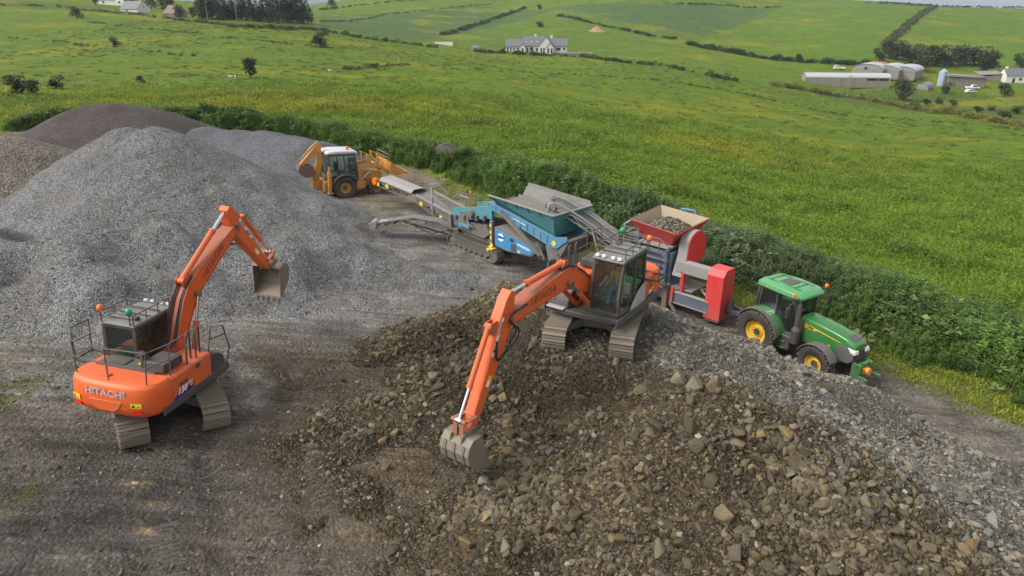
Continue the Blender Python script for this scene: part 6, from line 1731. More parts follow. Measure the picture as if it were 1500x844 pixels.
# the weedy bank between yard and field
def bank_weeds():
    x, y = sample(150000, -45, 36, 12, 75, lambda x, y: np.ones(x.shape))
    d, a = bank_uv(x, y); w = bank_width(a)
    edge = .5 * fbm(x * .6, y * .6, 101, 3)
    u = d / w
    dens = sstep(-.02, .12, u + edge * .3) * sstep(1.12, .85, u + edge * .5)
    left = (a < 52)                                     # behind the heaps only a low dark scrub
    k = (RNG.random(len(x)) < dens * .62) & (u > -.05) & (u < 1.15) & (np.hypot(x - _mp[0], y - _mp[1] - .4) > 1.3)
    x, y, u, a = x[k], y[k], u[k], a[k]; n = len(x)
    nn = fbm(x * .35, y * .35, 103, 3); n2 = fbm(x * 1.1, y * 1.1, 104, 3)
    idx = RNG.choice(10, n, p=[.16, .16, .14, .14, .12, .015, .015, .12, .11, .02])
    dock = (fbm(x * .45, y * .45, 108, 3) > .19) & (RNG.random(n) < .5)
    idx = np.where(dock, RNG.integers(5, 7, n), idx)
    hump = np.clip(np.sin(np.clip(u, 0, 1) * math.pi), .15, 1)
    s = (.55 + .60 * hump) * (1 + 1.7 * nn) * RNG.uniform(.75, 1.25, n)
    s = np.clip(s, .35, 1.6)
    scl = np.stack([s * RNG.uniform(.85, 1.2, n), s * RNG.uniform(.85, 1.2, n), s * (.8 + .5 * n2)], 1)
    base = np.array([(.040, .082, .020), (.046, .092, .020), (.036, .074, .020), (.070, .120, .022), (.060, .105, .020), (.085, .130, .050), (.080, .125, .045), (.034, .070, .018), (.040, .078, .018), (.09, .13, .05)])[idx]
    c = base * np.array((1.70, 1.52, 1.25)) * (1 + 1.3 * n2[:, None]) * (1 + 1.2 * nn[:, None])
    dust = (np.exp(-((x - 10.5) / 6.5) ** 2 - ((y - 35.5) / 6) ** 2) * .62)[:, None] * RNG.uniform(.4, 1.1, (n, 1))
    c = c * (1 - dust) + np.array((.15, .165, .13)) * dust
    z = ground(x, y) - .04
    scatter('bank_weeds', WEEDS, np.stack([x, y, z], 1), uprot(n), scl, idx, tint4(c), 'tangle of nettles, docks and tall grass on the bank beside the yard', 'weeds')
bank_weeds()
# verge: yellowish grass along the foot of the bank
def verge():
    x, y = sample(60000, -10, 34, 12, 48, lambda x, y: np.ones(x.shape))
    d, a = bank_uv(x, y); e = 1.2 * fbm(x * .5, y * .5, 43, 3)
    k = (RNG.random(len(x)) < sstep(-2.4, -.3, d + e) * sstep(1.2, .3, d) * sstep(58, 80, a) * .55); x, y = x[k], y[k]; n = len(x)
    s = RNG.uniform(.45, .95, n)
    c = np.array((.20, .23, .03)) * (1 + .9 * fbm(x * .8, y * .8, 107, 3))[:, None]
    scatter('verge_grass', TUFTS, np.stack([x, y, ground(x, y) - .02], 1), uprot(n), np.stack([s, s, s * 1.2], 1), RNG.integers(0, 4, n), tint4(c), 'yellowish verge grass along the foot of the bank', 'grass')
verge()
# field grass near enough to show its tufts
def field_grass():
    x, y = sample(420000, -75, 95, 18, 150, lambda x, y: np.ones(x.shape))
    d, a = bank_uv(x, y); r = np.hypot(x, y)
    dens = sstep(.75, 1.05, d / bank_width(a)) * sstep(130, 45, r)
    for pl, c in FIELDS[:1]: dens = dens * np.where(inside(x, y, pl), .6, 1)
    dens = dens * (.55 + 1.5 * sstep(-.12, .2, fbm(x * .3, y * .45, 111, 3)))
    k = RNG.random(len(x)) < dens * .55; x, y = x[k], y[k]; n = len(x); r = r[k]
    n2 = fbm(x * .5, y * .7, 113, 3)
    tall = sstep(.05, .3, n2)
    s = RNG.uniform(.7, 1.25, n) * (1 + .45 * tall) * (1 + .006 * np.clip(r - 40, 0, 80))
    c = grass_tint(x, y) * RNG.uniform(1.1, 1.75, (n, 1)) * (1 - .30 * tall[:, None])
    lean = np.stack([RNG.normal(-.25, .2, n), RNG.normal(.25, .2, n), RNG.uniform(0, 6.28, n)], 1)
    scatter('field_grass', TUFTS, np.stack([x, y, ground(x, y) - .03], 1), lean, np.stack([s, s, s * RNG.uniform(.6, 1.0, n)], 1), RNG.integers(0, 4, n), tint4(c), 'tufted pasture grass of the big field beyond the bank', 'grass')
field_grass()
# dark tussocks and rushes sprinkled over the far pasture
def tussocks():
    x, y = sample(16000, -150, 190, 60, 300, lambda x, y: .5 + 1.5 * fbm(x * .05, y * .05, 117, 3))
    d, a = bank_uv(x, y); k = (d > 14) & ~inside(x, y, FIELDS[1][0]); x, y = x[k][:5200], y[k][:5200]; n = len(x)
    s = RNG.uniform(.5, 1.6, n)
    c = np.array((.085, .120, .022)) * RNG.uniform(.7, 1.4, (n, 1))
    scatter('rush_tussocks', [WEEDS[3], WEEDS[4], WEEDS[7]], np.stack([x, y, ground(x, y) - .05], 1), uprot(n), np.stack([s * 1.2, s * 1.2, s * .35], 1), RNG.integers(0, 3, n), tint4(c), 'dark rush tussocks dotted over the far pasture', 'grass')
tussocks()
# sparse weeds at the lower left of the yard
def yard_weeds():
    x, y = sample(26000, -22, -9, 9, 22, lambda x, y: sstep(-11, -13.5, x + 1.5 * fbm(x * .8, y * .8, 47, 3)) * sstep(20, 14, y) * sstep(.02, .2, fbm(x * .9, y * .9, 44, 4)) * .5); n = len(x)
    s = RNG.uniform(.15, .42, n)
    scatter('yard_weeds', TUFTS, np.stack([x, y, top_z(x, y) - .01], 1), uprot(n), np.stack([s, s, s * .8], 1), RNG.integers(0, 4, n), tint4(np.array((.13, .15, .025)) * RNG.uniform(.7, 1.2, (n, 1))), 'sparse weeds greening the lower left of the yard', 'weeds')
yard_weeds()

# ------------------------------------------------------------------ hedgerows: each a thing, leaves and twigs along its line
def hedgerow(label, pix, h, w, col, dens=2.2, jitter=.25, gap=.0, cat='hedge', name='hedgerow'):
    P = [on_ground(*p) for p in pix]
    pts = []
    for a, b in zip(P[:-1], P[1:]):
        L = np.hypot(*(b - a)[:2]); n = max(2, int(L * dens))
        t = RNG.random(n); q = a[None] + (b - a)[None] * t[:, None]; pts.append(q)
    q = np.vstack(pts); n = len(q)
    q[:, 0] += RNG.normal(0, w * .4, n); q[:, 1] += RNG.normal(0, w * .4, n)
    k = fbm(q[:, 0] * .12, q[:, 1] * .12, 121, 3) > (gap - .5)
    q = q[k]; n = len(q)
    s = h * (1 + .9 * fbm(q[:, 0] * .2, q[:, 1] * .2, 123, 3)) * RNG.uniform(1 - jitter, 1 + jitter, n)
    z = ground(q[:, 0], q[:, 1]) - .1 + s * RNG.uniform(0, .35, n)
    c = np.array(col) * 1.35 * RNG.uniform(.65, 1.35, (n, 1))
    o = scatter(name, SHRUB, np.stack([q[:, 0], q[:, 1], z], 1), uprot(n, .3), np.stack([s * 1.2, s * 1.2, s * 1.1], 1), RNG.integers(0, 4, n), tint4(c), label, cat)
    del o['kind']
    return o
DKH, OLH, YLH = (.040, .068, .020), (.070, .090, .028), (.125, .125, .030)
hedgerow('scrubby hedge along the foot of the grey farm barns', [(1132, 126), (1190, 134), (1260, 144), (1330, 158), (1400, 168), (1500, 186)], 1.7, 3.0, YLH, 1.6)
hedgerow('broken dark hedge left of the farm barns', [(1000, 104), (1040, 112), (1095, 122)], 1.8, 2.5, DKH, 1.6, gap=.4)
hedgerow('rough hedge below the white bungalow', [(700, 76), (760, 80), (850, 84), (910, 92), (985, 100), (1010, 106)], 1.4, 1.5, DKH, 1.3)
hedgerow('thin hedge beside the road right of the conifers', [(330, 40), (420, 44), (460, 44), (520, 54), (590, 64), (640, 70)], 1.5, 1.5, DKH, 1.0)
hedgerow('diagonal hedge rising between the two bluish crop fields', [(648, 52), (690, 40), (730, 26), (768, 13)], 2.0, 2.0, DKH, 1.0, gap=.2)
hedgerow('dark hedge climbing above the earth bank behind the bungalow', [(818, 24), (850, 30), (900, 42), (952, 53), (988, 58)], 1.8, 2.0, DKH, 1.0)
hedgerow('long dark hedge above the barns', [(1008, 66), (1060, 76), (1130, 87), (1200, 92), (1276, 96)], 2.4, 3.0, (.032, .055, .018), 1.4)
hedgerow('hedge running up the hill between two pastures', [(1296, 68), (1312, 54), (1332, 36), (1352, 20), (1366, 12)], 2.4, 2.5, OLH, 1.1, gap=.3)
hedgerow('scrub along the skyline at the top right', [(1270, 5), (1340, 8), (1420, 11), (1510, 12)], 2.2, 4.0, (.05, .055, .03), .5)
hedgerow('hedge crossing the hill near the top edge', [(990, 6), (1070, 9), (1146, 11)], 1.8, 2, DKH, .6, gap=.3)
hedgerow('faint hedge line across the left pasture', [(0, 54), (100, 63), (180, 73), (270, 82), (380, 90)], .75, 1.2, OLH, .9, gap=.48)
hedgerow('upper faint hedge line across the left pasture', [(130, 33), (240, 45), (350, 57), (465, 70)], .75, 1.2, OLH, .8, gap=.42)
hedgerow('hedge below the cottages at the top left', [(0, 8), (100, 12), (200, 22), (300, 34), (420, 46)], 1.2, 2.0, OLH, .8, gap=.3)
hedgerow('ragged gorse along the far fence of the big field', [(500, 102), (560, 97), (600, 97)], 1.0, 2.0, (.06, .055, .028), 1.3, gap=.4)
hedgerow('low scrub along the far edge of the big field', [(640, 101), (760, 105), (960, 118), (1080, 136), (1200, 163), (1350, 176), (1500, 192)], .7, 1.4, OLH, .8, gap=.35)
hedgerow('curved dark hedge behind the long chippings heap', [(238, 168), (300, 172), (370, 178), (430, 186), (475, 196)], 1.05, .8, (.036, .066, .020), 6.0)
hedgerow('short hedge at the far crop edge by the skyline', [(470, 15), (520, 9), (600, 2), (660, -2)], 2.0, 3, DKH, .5)
hedgerow('thin hedge splitting the far crop field', [(470, 32), (560, 22), (650, 13), (720, 6)], 1.0, 1.2, DKH, .5)

# ------------------------------------------------------------------ trees
def tree_meshes(kind, seed):
    rg = random.Random(seed); V, F = [], []; tv = MB()
    if kind == 'conifer':
        H = 1.0; tv.tube([(0, 0, 0), (rg.gauss(0, .01), 0, .5), (0, 0, .97)], [.022, .014, .004], 6)
        for k in range(330):
            z = .10 + .90 * rg.random() ** .85; r = (1 - z) * .26 + .03; a = rg.uniform(0, 6.28); q = r * rg.uniform(.35, 1.1)
            add_leaf(V, F, (math.cos(a) * q * .5, math.sin(a) * q * .5, z), (math.cos(a), math.sin(a), rg.uniform(-.35, .25)), r * rg.uniform(.5, .9) + .03, .055, rg, .25)
    else:
        tv.tube([(0, 0, 0), (.02, .01, .2), (.05 if kind != 'thorn' else .12, .0, .42)], [.035, .028, .012], 6)
        blobs = []
        nb = 9 if kind == 'broad' else 7
        for k in range(nb):
            a = rg.uniform(0, 6.28); q = rg.uniform(.05, .30); z = rg.uniform(.20, .80)
            c = Vector((math.cos(a) * q + (.16 * (z - .3) if kind == 'thorn' else 0), math.sin(a) * q, z)); blobs.append((c, rg.uniform(.13, .24))); tv.tube([(.02, .01, .2), tuple(c * .6 + Vector((0, 0, .1))), tuple(c)], [.018, .010, .004], 5)
        for k in range(620 if kind != 'thorn' else 300):
            c, r = rg.choice(blobs); v = Vector((rg.gauss(0, 1), rg.gauss(0, 1), rg.gauss(.2, 1))).normalized(); p = c + Vector((v.x, v.y, v.z * .8)) * r * rg.uniform(.5, 1.12)
            add_leaf(V, F, p, v + Vector((rg.gauss(0, .6), rg.gauss(0, .6), rg.gauss(0, .5))), .105 if kind == 'broad' else .07, .085 if kind == 'broad' else .05, rg, .2)
    return tv.mesh('trunk', BARK), V, F
LEAFM = {}
TREES = {}
def tree(label, px, py, h, kind, col, seed=0, group=None, w=1.0, cat='tree', name='tree', t=None):
    p = on_ground(px, py)
    key = (kind, seed % 4)
    if key not in TREES: TREES[key] = tree_meshes(kind, 500 + 17 * (seed % 4) + len(kind))
    tm, V, F = TREES[key]
    ck = tuple(round(c, 3) for c in col)
    if ck not in LEAFM: LEAFM[ck] = leaf_material('foliage', False, col, .6)
    mk = key + ck
    if mk not in TREES: TREES[mk] = raw('crown', V, F, LEAFM[ck])
    o = thing(name, label, cat, (p[0], p[1], float(ground(p[:1], p[1:2])[0]) - .05), (0, 0, seed * 1.7), group)
    o.scale = (h * w, h * w, h)
    link('trunk', tm, o); link('crown', TREES[mk], o)
    return o
# the conifer wood on the left skyline: (x, top height factor)
rgt = random.Random(5)
pos_words = ['first', 'second', 'third', 'fourth', 'fifth', 'sixth', 'seventh', 'eighth', 'ninth', 'tenth', 'eleventh', 'twelfth', 'thirteenth', 'fourteenth', 'fifteenth', 'sixteenth', 'seventeenth', 'eighteenth', 'nineteenth', 'twentieth', 'twenty-first', 'twenty-second']
for k in range(22):
    px = 296 + k * 7.4; back = rgt.uniform(-1.5, 1)
    tree('%s conifer from the left in the dark wood on the skyline' % pos_words[k], px, 27 + (px - 296) * .052 + back, 10.0 + rgt.uniform(-2, 3.2) + (1.5 if k > 15 else 0), 'conifer', (.034, .058, .026) if k % 3 else (.045, .068, .030), k, 'conifers on the skyline', 1.25)
for k in range(10):
    px = 262 + k * 20; tree('%s broadleaf tree from the left in front of the conifer wood' % pos_words[k], px, 25 + (px - 262) * .05, rgt.uniform(5.0, 8.0), 'broad', (.040, .062, .024), k, 'broadleaf trees under the conifers')
for k, (px, py, h) in enumerate(((140, 8, 6), (196, 9, 7), (222, 12, 8), (238, 14, 9), (250, 17, 9), (180, 5, 7))):
    tree('%s broadleaf tree from the left around the whitewashed cottages' % pos_words[[0, 2, 3, 4, 5, 1][k]], px, py, h, 'broad', (.055, .080, .028), k + 1, 'trees round the cottages')
tree('lone round tree on the left skyline', 488, 12, 13, 'broad', (.040, .058, .024), 2)
tree('dark windswept thorn tree standing in the left pasture', 367, 114, 3.7, 'broad', (.036, .046, .018), 1, w=1.15)
tree('reddish brown windswept thorn bush near the pasture hedge', 470, 70, 5.0, 'broad', (.075, .060, .032), 2, w=1.4)
tree('reddish thorn bush high in the left pasture', 113, 27, 4.6, 'broad', (.085, .070, .035), 3, w=1.5)
tree('small brown leaning thorn bush in the left pasture', 168, 70, 2.6, 'broad', (.060, .045, .028), 0, w=1.2)
for k, (px, py, h) in enumerate(((24, 138, 2.6), (48, 139, 2.2), (84, 132, 1.9), (206, 121, 1.2))):
    tree(['tallest dark gorse bush at the left edge of the pasture', 'green gorse bush second from the left edge', 'dark gorse bush beside two pale fence posts', 'low brown gorse bush left of the thorn tree'][k], px, py, h, 'broad', (.042, .050, .020) if k != 1 else (.055, .075, .03), k, 'gorse bushes', 1.5, cat='bush', name='gorse_bush')
rgt = random.Random(9)
for k in range(17):
    px = 1288 + k * 10.6; tree('%s shrub from the left in the scrub behind the barns' % pos_words[k], px + rgt.uniform(-3, 3), 96 + .07 * (px - 1288) + rgt.uniform(-11, 6), rgt.uniform(7, 12), 'broad', ((.050, .072, .024), (.040, .060, .022), (.075, .080, .035))[k % 3], k, 'scrub behind the barns', 1.15, cat='shrub', name='shrub')
for k in range(11):
    px = 1300 + k * 19; tree('%s low bush from the left in the rough ground below the farm' % pos_words[k], px, 150 + .12 * (px - 1300) + rgt.uniform(-8, 6), rgt.uniform(1.6, 3.4), 'broad', ((.060, .082, .026), (.085, .095, .030))[k % 2], k + 2, 'bushes below the farm', 1.6, cat='bush', name='low_bush')
tree('large pale green bush in front of the arched barns', 1322, 148, 9.0, 'broad', (.085, .105, .040), 1, w=1.25)
tree('round dark bush below the farm cars', 1386, 138, 4.5, 'broad', (.045, .070, .024), 2, w=1.3, cat='bush'); tree('round dark bush at the right below the white cottage', 1470, 142, 5.5, 'broad', (.042, .066, .022), 3, w=1.3, cat='bush')
tree('tall scrub at the right edge above the cottage', 1494, 104, 9, 'broad', (.055, .072, .026), 0, w=1.1); tree('small shrub in the hedge above the barns', 1170, 92, 4.5, 'broad', (.035, .055, .02), 1, w=1.2, cat='shrub')
tree('small shrub left of the white bungalow', 738, 78, 2.6, 'broad', (.05, .06, .03), 2, cat='shrub'); tree('light green climber on the bungalow front', 779, 78.5, 3.4, 'broad', (.05, .11, .03), 3, w=.9, cat='shrub')
tree('greyish shrub at the right end of the broken hedge', 1062, 120, 4.0, 'thorn', (.085, .080, .045), 2, w=1.3, cat='shrub'); tree('greyish shrub in the middle of the broken hedge', 1042, 114, 3.6, 'thorn', (.075, .075, .04), 1, w=1.3, cat='shrub')
tree('dark shrub by the earth bank', 790, 40, 3.5, 'broad', (.035, .055, .02), 0, w=2.0, cat='shrub'); tree('dark shrub on the hill hedge crest', 790, 14, 4.5, 'broad', (.035, .055, .02), 0, w=1.3, cat='shrub')
# ------------------------------------------------------------------ far buildings
ROUGHCAST = paint('white_roughcast', (.80, .78, .75), .8, .06)
SLATE = paint('grey_slate', (.115, .125, .145), .55, .12)
CONC = paint('weathered_concrete', (.27, .245, .20), .85, .4)
TIN = paint('pale_corrugated_tin', (.52, .56, .60), .45, .2, rust=.25)
TIN_R = paint('rust_orange_tin', (.48, .16, .05), .6, .3, rust=.6)
TIN_D = paint('dull_grey_tin', (.25, .26, .28), .5, .4, rust=.3)
DARK = plain('dark_opening', (.015, .014, .013), .5)
PANE = plain('window_glass', (.05, .035, .035), .08)
BROWN_T = paint('brown_roof_tile', (.17, .095, .07), .7, .2)
def far(name, label, px, py, yaw, cat='house', dz=-.3):
    p = on_ground(px, py); return thing(name, label, cat, (p[0], p[1], float(ground(p[:1], p[1:2])[0]) + dz), (0, 0, yaw))
def gable(root, x0, x1, y0, y1, zw, zr, wall, roof, axis='x', over=.3):
    """walls with gable ends and a two-slope roof, ridge along the given axis"""
    b = MB(); r = MB()
    if axis == 'x':
        ym = (y0 + y1) / 2; b.prism([(y0, 0), (y1, 0), (y1, zw), (ym, zr), (y0, zw)], x0, x1, 'x')
        for (ya, s) in ((y0, -1), (y1, 1)):
            k = (zr - zw) / abs(ym - ya); e = ya + s * over; r.quad((x0 - over * .6, e, zw - k * over + .06), (x1 + over * .6, e, zw - k * over + .06), (x1 + over * .6, ym, zr + .06), (x0 - over * .6, ym, zr + .06), .16 * (1 if s < 0 else -1))
    else:
        xm = (x0 + x1) / 2; b.prism([(x0, 0), (x1, 0), (x1, zw), (xm, zr), (x0, zw)], y0, y1, 'y')
        for (xa, s) in ((x0, -1), (x1, 1)):
            k = (zr - zw) / abs(xm - xa); e = xa + s * over; r.quad((e, y0 - over * .6, zw - k * over + .06), (e, y1 + over * .6, zw - k * over + .06), (xm, y1 + over * .6, zr + .06), (xm, y0 - over * .6, zr + .06), .16 * (-1 if s < 0 else 1))
    w = part('wall', b, wall, root); ro = part('roof', r, roof, root)
    return w, ro
def win(root, x, y, z, w, h, d=.10, face='-y', n=2, frame=None):
    """framed window set into a wall; panes are pieces of their own"""
    m = Matrix.Translation((x, y, z)) @ Matrix.Rotation({'-y': 0, 'x': math.pi / 2, '-x': -math.pi / 2, 'y': math.pi}[face], 4, 'Z')
    f = MB(); f.box((0, -.02, h / 2), (w + .16, .10, .09)).box((0, -.02, -h / 2), (w + .24, .16, .09)).box((-w / 2, -.02, 0), (.09, .10, h)).box((w / 2, -.02, 0), (.09, .10, h))
    o = part('window', f, frame or ROUGHCAST, root, m=m)
    for k in range(n): part('pane', MB().box((-w / 2 + w * (k + .5) / n, -.015, 0), (w / n - .06, .05, h - .05)), PANE, o, m=m)
    return o
# white bungalow
h = far('bungalow', 'long white bungalow with slate roofs, gabled porches and roof windows on the far slope', 786, 77, R(-4))
s_ = 1.0
gable(h, -13.5, -3, -3.4, 3.4, 2.9, 5.6, ROUGHCAST, SLATE); gable(h, -6, 4.2, -3.6, 3.6, 3.2, 6.9, ROUGHCAST, SLATE)
gable(h, 1.2, 7.2, -5.4, 4.0, 3.4, 6.8, ROUGHCAST, SLATE, 'y'); gable(h, 4.0, 13.4, -2.6, 4.2, 3.0, 5.9, ROUGHCAST, SLATE); gable(h, 4.6, 7.6, -7.2, -2.6, 2.6, 4.6, ROUGHCAST, SLATE, 'y'); gable(h, -7.2, -4.8, -4.6, -3.0, 2.6, 4.0, ROUGHCAST, SLATE, 'y')
for x in (-12.6, -11.2, -9.8): win(h, x, -3.42, 1.75, .75, 1.5)
win(h, -8.2, -3.42, 1.8, .8, .9, n=1); win(h, -6.0, -4.63, 1.2, .8, 2.1, n=1); win(h, -3.9, -3.63, 1.3, .9, 2.0); win(h, .2, -3.63, 1.5, 1.0, 1.4)
for x in (5.3, 6.8): win(h, x, -7.23, 1.3, .8, 2.1, n=1)
for x in (2.2, 3.4): win(h, x, -5.43, 1.35, .7, 2.1, n=1)
win(h, 9.6, -2.63, 1.8, 2.0, 1.2, n=3); win(h, 12.2, -2.63, 1.8, .9, 1.2, n=1)
for x in (-4.6, -2.2, .4): part('roof_window', MB().box((x, -2.0, 5.05), (.75, .10, 1.0), (-.80, 0, 0)), LAMP, h)
for x, y, z in ((-.6, 0, 7.2), (6.4, 1.0, 6.6)): part('chimney', MB().box((x, y, z), (1.1, .6, 1.3)).box((x, y, z + .7), (1.25, .75, .14)), ROUGHCAST, h)
w_ = far('garden_wall', 'pale garden wall running right from the bungalow', 845, 80, R(-8), 'wall'); part('wall_panel', MB().box((0, 0, .55), (14, .3, 1.4)), CONC, w_); part('coping', MB().box((0, 0, 1.3), (14.2, .45, .12)), ROUGHCAST, w_)
w_ = far('roadside_wall', 'short whitewashed wall beside the road left of the bungalow', 650, 66, R(-10), 'wall'); part('wall_panel', MB().box((0, 0, .7), (8, .35, 1.7)), ROUGHCAST, w_); part('coping', MB().box((0, 0, 1.6), (8.2, .5, .12)), CONC, w_)
w_ = far('roadside_shed', 'tiny white roadside shed left of the bungalow', 697, 74, R(-8), 'shed'); gable(w_, -1.6, 1.6, -1.1, 1.1, 1.3, 2.0, ROUGHCAST, SLATE); part('door', MB().box((0, -1.12, .6), (.8, .06, 1.1)), DARK, w_)
# cottages at the top left
h = far('cottage', 'whitewashed cottage with grey slate roof cut by the top edge', 168, 7, R(-12)); gable(h, -9, 4.5, -3.2, 3.2, 3.0, 5.6, ROUGHCAST, SLATE); gable(h, 4.0, 9.5, -4.2, 3.2, 2.8, 5.2, ROUGHCAST, SLATE, 'y'); win(h, -4, -3.22, 1.7, 1.2, 1.2); win(h, 6.7, -4.22, 1.7, 1.2, 1.2); part('chimney', MB().box((-2, 0, 6.0), (1, .7, 1.2)), ROUGHCAST, h)
h = far('cottage', 'low cottage with dark roof and pale gable end facing right', 202, 17, R(-28)); gable(h, -8, 5, -3.6, 3.6, 1.6, 5.0, ROUGHCAST, SLATE); win(h, 5.02, 0, 2.6, .6, .8, face='x', n=1); win(h, -3, -3.62, .9, 1.2, .9); part('chimney', MB().box((4.4, 0, 5.3), (.7, .6, .9)), CONC, h)
h = far('cottage', 'low cottage with brown tiled roof below the conifers', 259, 23.5, R(-30)); gable(h, -4.5, 3, -3.4, 3.4, 1.5, 4.8, CONC, BROWN_T); win(h, 3.02, .3, 2.2, .5, 1.0, face='x', n=1); part('chimney', MB().box((.5, 0, 5.2), (.8, .7, .9)), CONC, h)
# farm: long concrete barn with barrel roof
def barrel(root, x0, x1, yc, hw, zw, rise, wall, roof, axis='x', open_end=None, seg=9):
    b = MB(); n = seg
    arc = [(yc - hw * math.cos(math.pi * k / n), zw + rise * math.sin(math.pi * k / n)) for k in range(n + 1)]
    b.prism([(yc - hw, 0), (yc + hw, 0)] + arc[::-1], x0, x1, 'x'); w = part('wall', b, wall, root)
    L = x1 - x0; m = max(2, int(L / 3.2)); r0 = [(yc - hw * 1.03 * math.cos(math.pi * k / n), zw + .08 + (rise + .10) * math.sin(math.pi * k / n)) for k in range(n + 1)]
    for k in range(m):
        a, c = x0 - .2 + (L + .4) * k / m, x0 - .2 + (L + .4) * (k + 1) / m - .04
        rings = [[(a, p[0], p[1]), (c, p[0], p[1]), (c, p[0], p[1] + .05), (a, p[0], p[1] + .05)] for p in r0]
        part('roof_sheet', MB().loft(rings), roof if not isinstance(roof, (list, tuple)) else roof[min(k * len(roof) // m, len(roof) - 1)], root)
    return w
h = far('long_barn', 'long concrete barn with pale curved tin roof at the front of the farm', 1236, 126, R(-6), 'barn')
barrel(h, -17, 17, 0, 3.4, 4.1, 1.5, CONC, [TIN, TIN, TIN])
for k in range(8): part('pier', MB().box((-17 + k * 4.85, -3.5, 2.0), (.45, .25, 4.0)), CONC, h)
for k in range(7): part('wall_panel', MB().box((-14.6 + k * 4.85, -3.42, 1.9), (4.2, .10, 3.5)), CONC, h)
part('opening', MB().box((12, -3.46, 3.5), (8.5, .10, .9)), DARK, h); part('doorway', MB().box((17.02, 0, 1.7), (.12, 3.6, 3.2)), DARK, h)
for k, (px, py, rs, lab, r) in enumerate(((1276, 112, [TIN, TIN_R], 'rust-streaked arched barn, left of the three behind the long barn', 2.3), (1303, 113, [TIN, TIN], 'middle arched barn of the three behind the long barn', 2.0), (1326, 114, [TIN, TIN], 'rightmost arched barn of the three behind the long barn', 2.0))):
    h = far('arched_barn', lab, px, py, R(50), 'barn'); h['group'] = 'arched barns'
    barrel(h, -9, 9, 0, 6.4 if k == 0 else 5.2, 3.6, r, CONC, rs); part('end_sheeting', MB().prism([(-4.9 * math.cos(math.pi * q / 9), 3.6 + (r - .3) * math.sin(math.pi * q / 9)) for q in range(10)], -9.12, -9.02, 'x'), TIN_D, h); part('doorway', MB().box((-9.1, .6, 4.2), (.15, 1.2, 1.0)), DARK, h)
h = far('nissen_hut', 'small rounded tin hut right of the arched barns', 1354, 131, R(40), 'hut'); barrel(h, -3, 3, 0, 2.4, .8, 2.0, TIN_D, TIN_D); part('end_wall', MB().box((-3.05, 0, 1.1), (.1, 3.0, 1.8)), CONC, h)
h = far('silo', 'pale blue cylindrical feed silo beside the grey shed', 1378, 126, 0, 'silo')
part('barrel', MB().lathe([(1.7, .3), (1.7, 6.2), (1.75, 6.25), (.4, 7.4), (.2, 7.5)], (0, 0, 0), 'z', 24), paint('pale_blue_steel', (.34, .45, .55), .4, .25), h)
for z in (1.3, 2.6, 3.9, 5.2): part('hoop', MB().lathe([(1.72, z), (1.77, z + .05), (1.72, z + .1)], (0, 0, 0), 'z', 24), TIN, h)
part('ladder', MB().box((-.4, -1.8, 3.2), (.06, .06, 6.2)).box((0, -1.8, 3.2), (.06, .06, 6.2)), STEEL, h)
h = far('cattle_shed', 'grey boarded shed with flat pale roof right of the silo', 1408, 127, R(-6), 'shed'); part('wall', MB().box((0, 0, 2.4), (15, 8, 4.8)), paint('grey_boarding', (.17, .16, .15), .8, .3), h); part('roof', MB().prism([(-8.2, 4.8), (8.2, 4.3), (8.2, 4.5), (-8.2, 5.6)], -4.8, 4.8), TIN_D, h)
for k in range(24): part('board', MB().box((-7.2 + k * .62, -4.06, 2.2), (.5, .08, 4.2)), CONC, h)
part('opening', MB().box((0, -4.03, 4.45), (14.4, .06, .55)), DARK, h)
h = far('ruined_byre', 'low broken stone byre between shed and white cottage', 1455, 118, R(-5), 'ruin'); part('wall', MB().prism([(-9, 0), (9, 0), (9, 3.0), (5, 3.4), (3, 2.4), (-1, 3.1), (-4, 2.2), (-9, 2.8)], -2.2, 2.2), CONC, h); part('roof', MB().quad((-8, -2.6, 2.8), (2, -2.6, 3.2), (2, 2.6, 4.2), (-8, 2.6, 3.9), .15), TIN_D, h); part('doorway', MB().box((4, -2.23, 1.1), (1.2, .1, 2.0)), DARK, h)
h = far('white_cottage', 'whitewashed farm cottage with grey roof at the right edge', 1494, 120, R(-6)); gable(h, -8, 9, -3.4, 3.4, 3.3, 6.0, ROUGHCAST, SLATE); win(h, -2, -3.42, 1.8, 1.3, 1.2); part('door', MB().box((-4.8, -3.43, 1.1), (1.0, .08, 2.1)), DARK, h); part('chimney', MB().box((-7, 0, 6.4), (1, .8, 1.2)), ROUGHCAST, h)
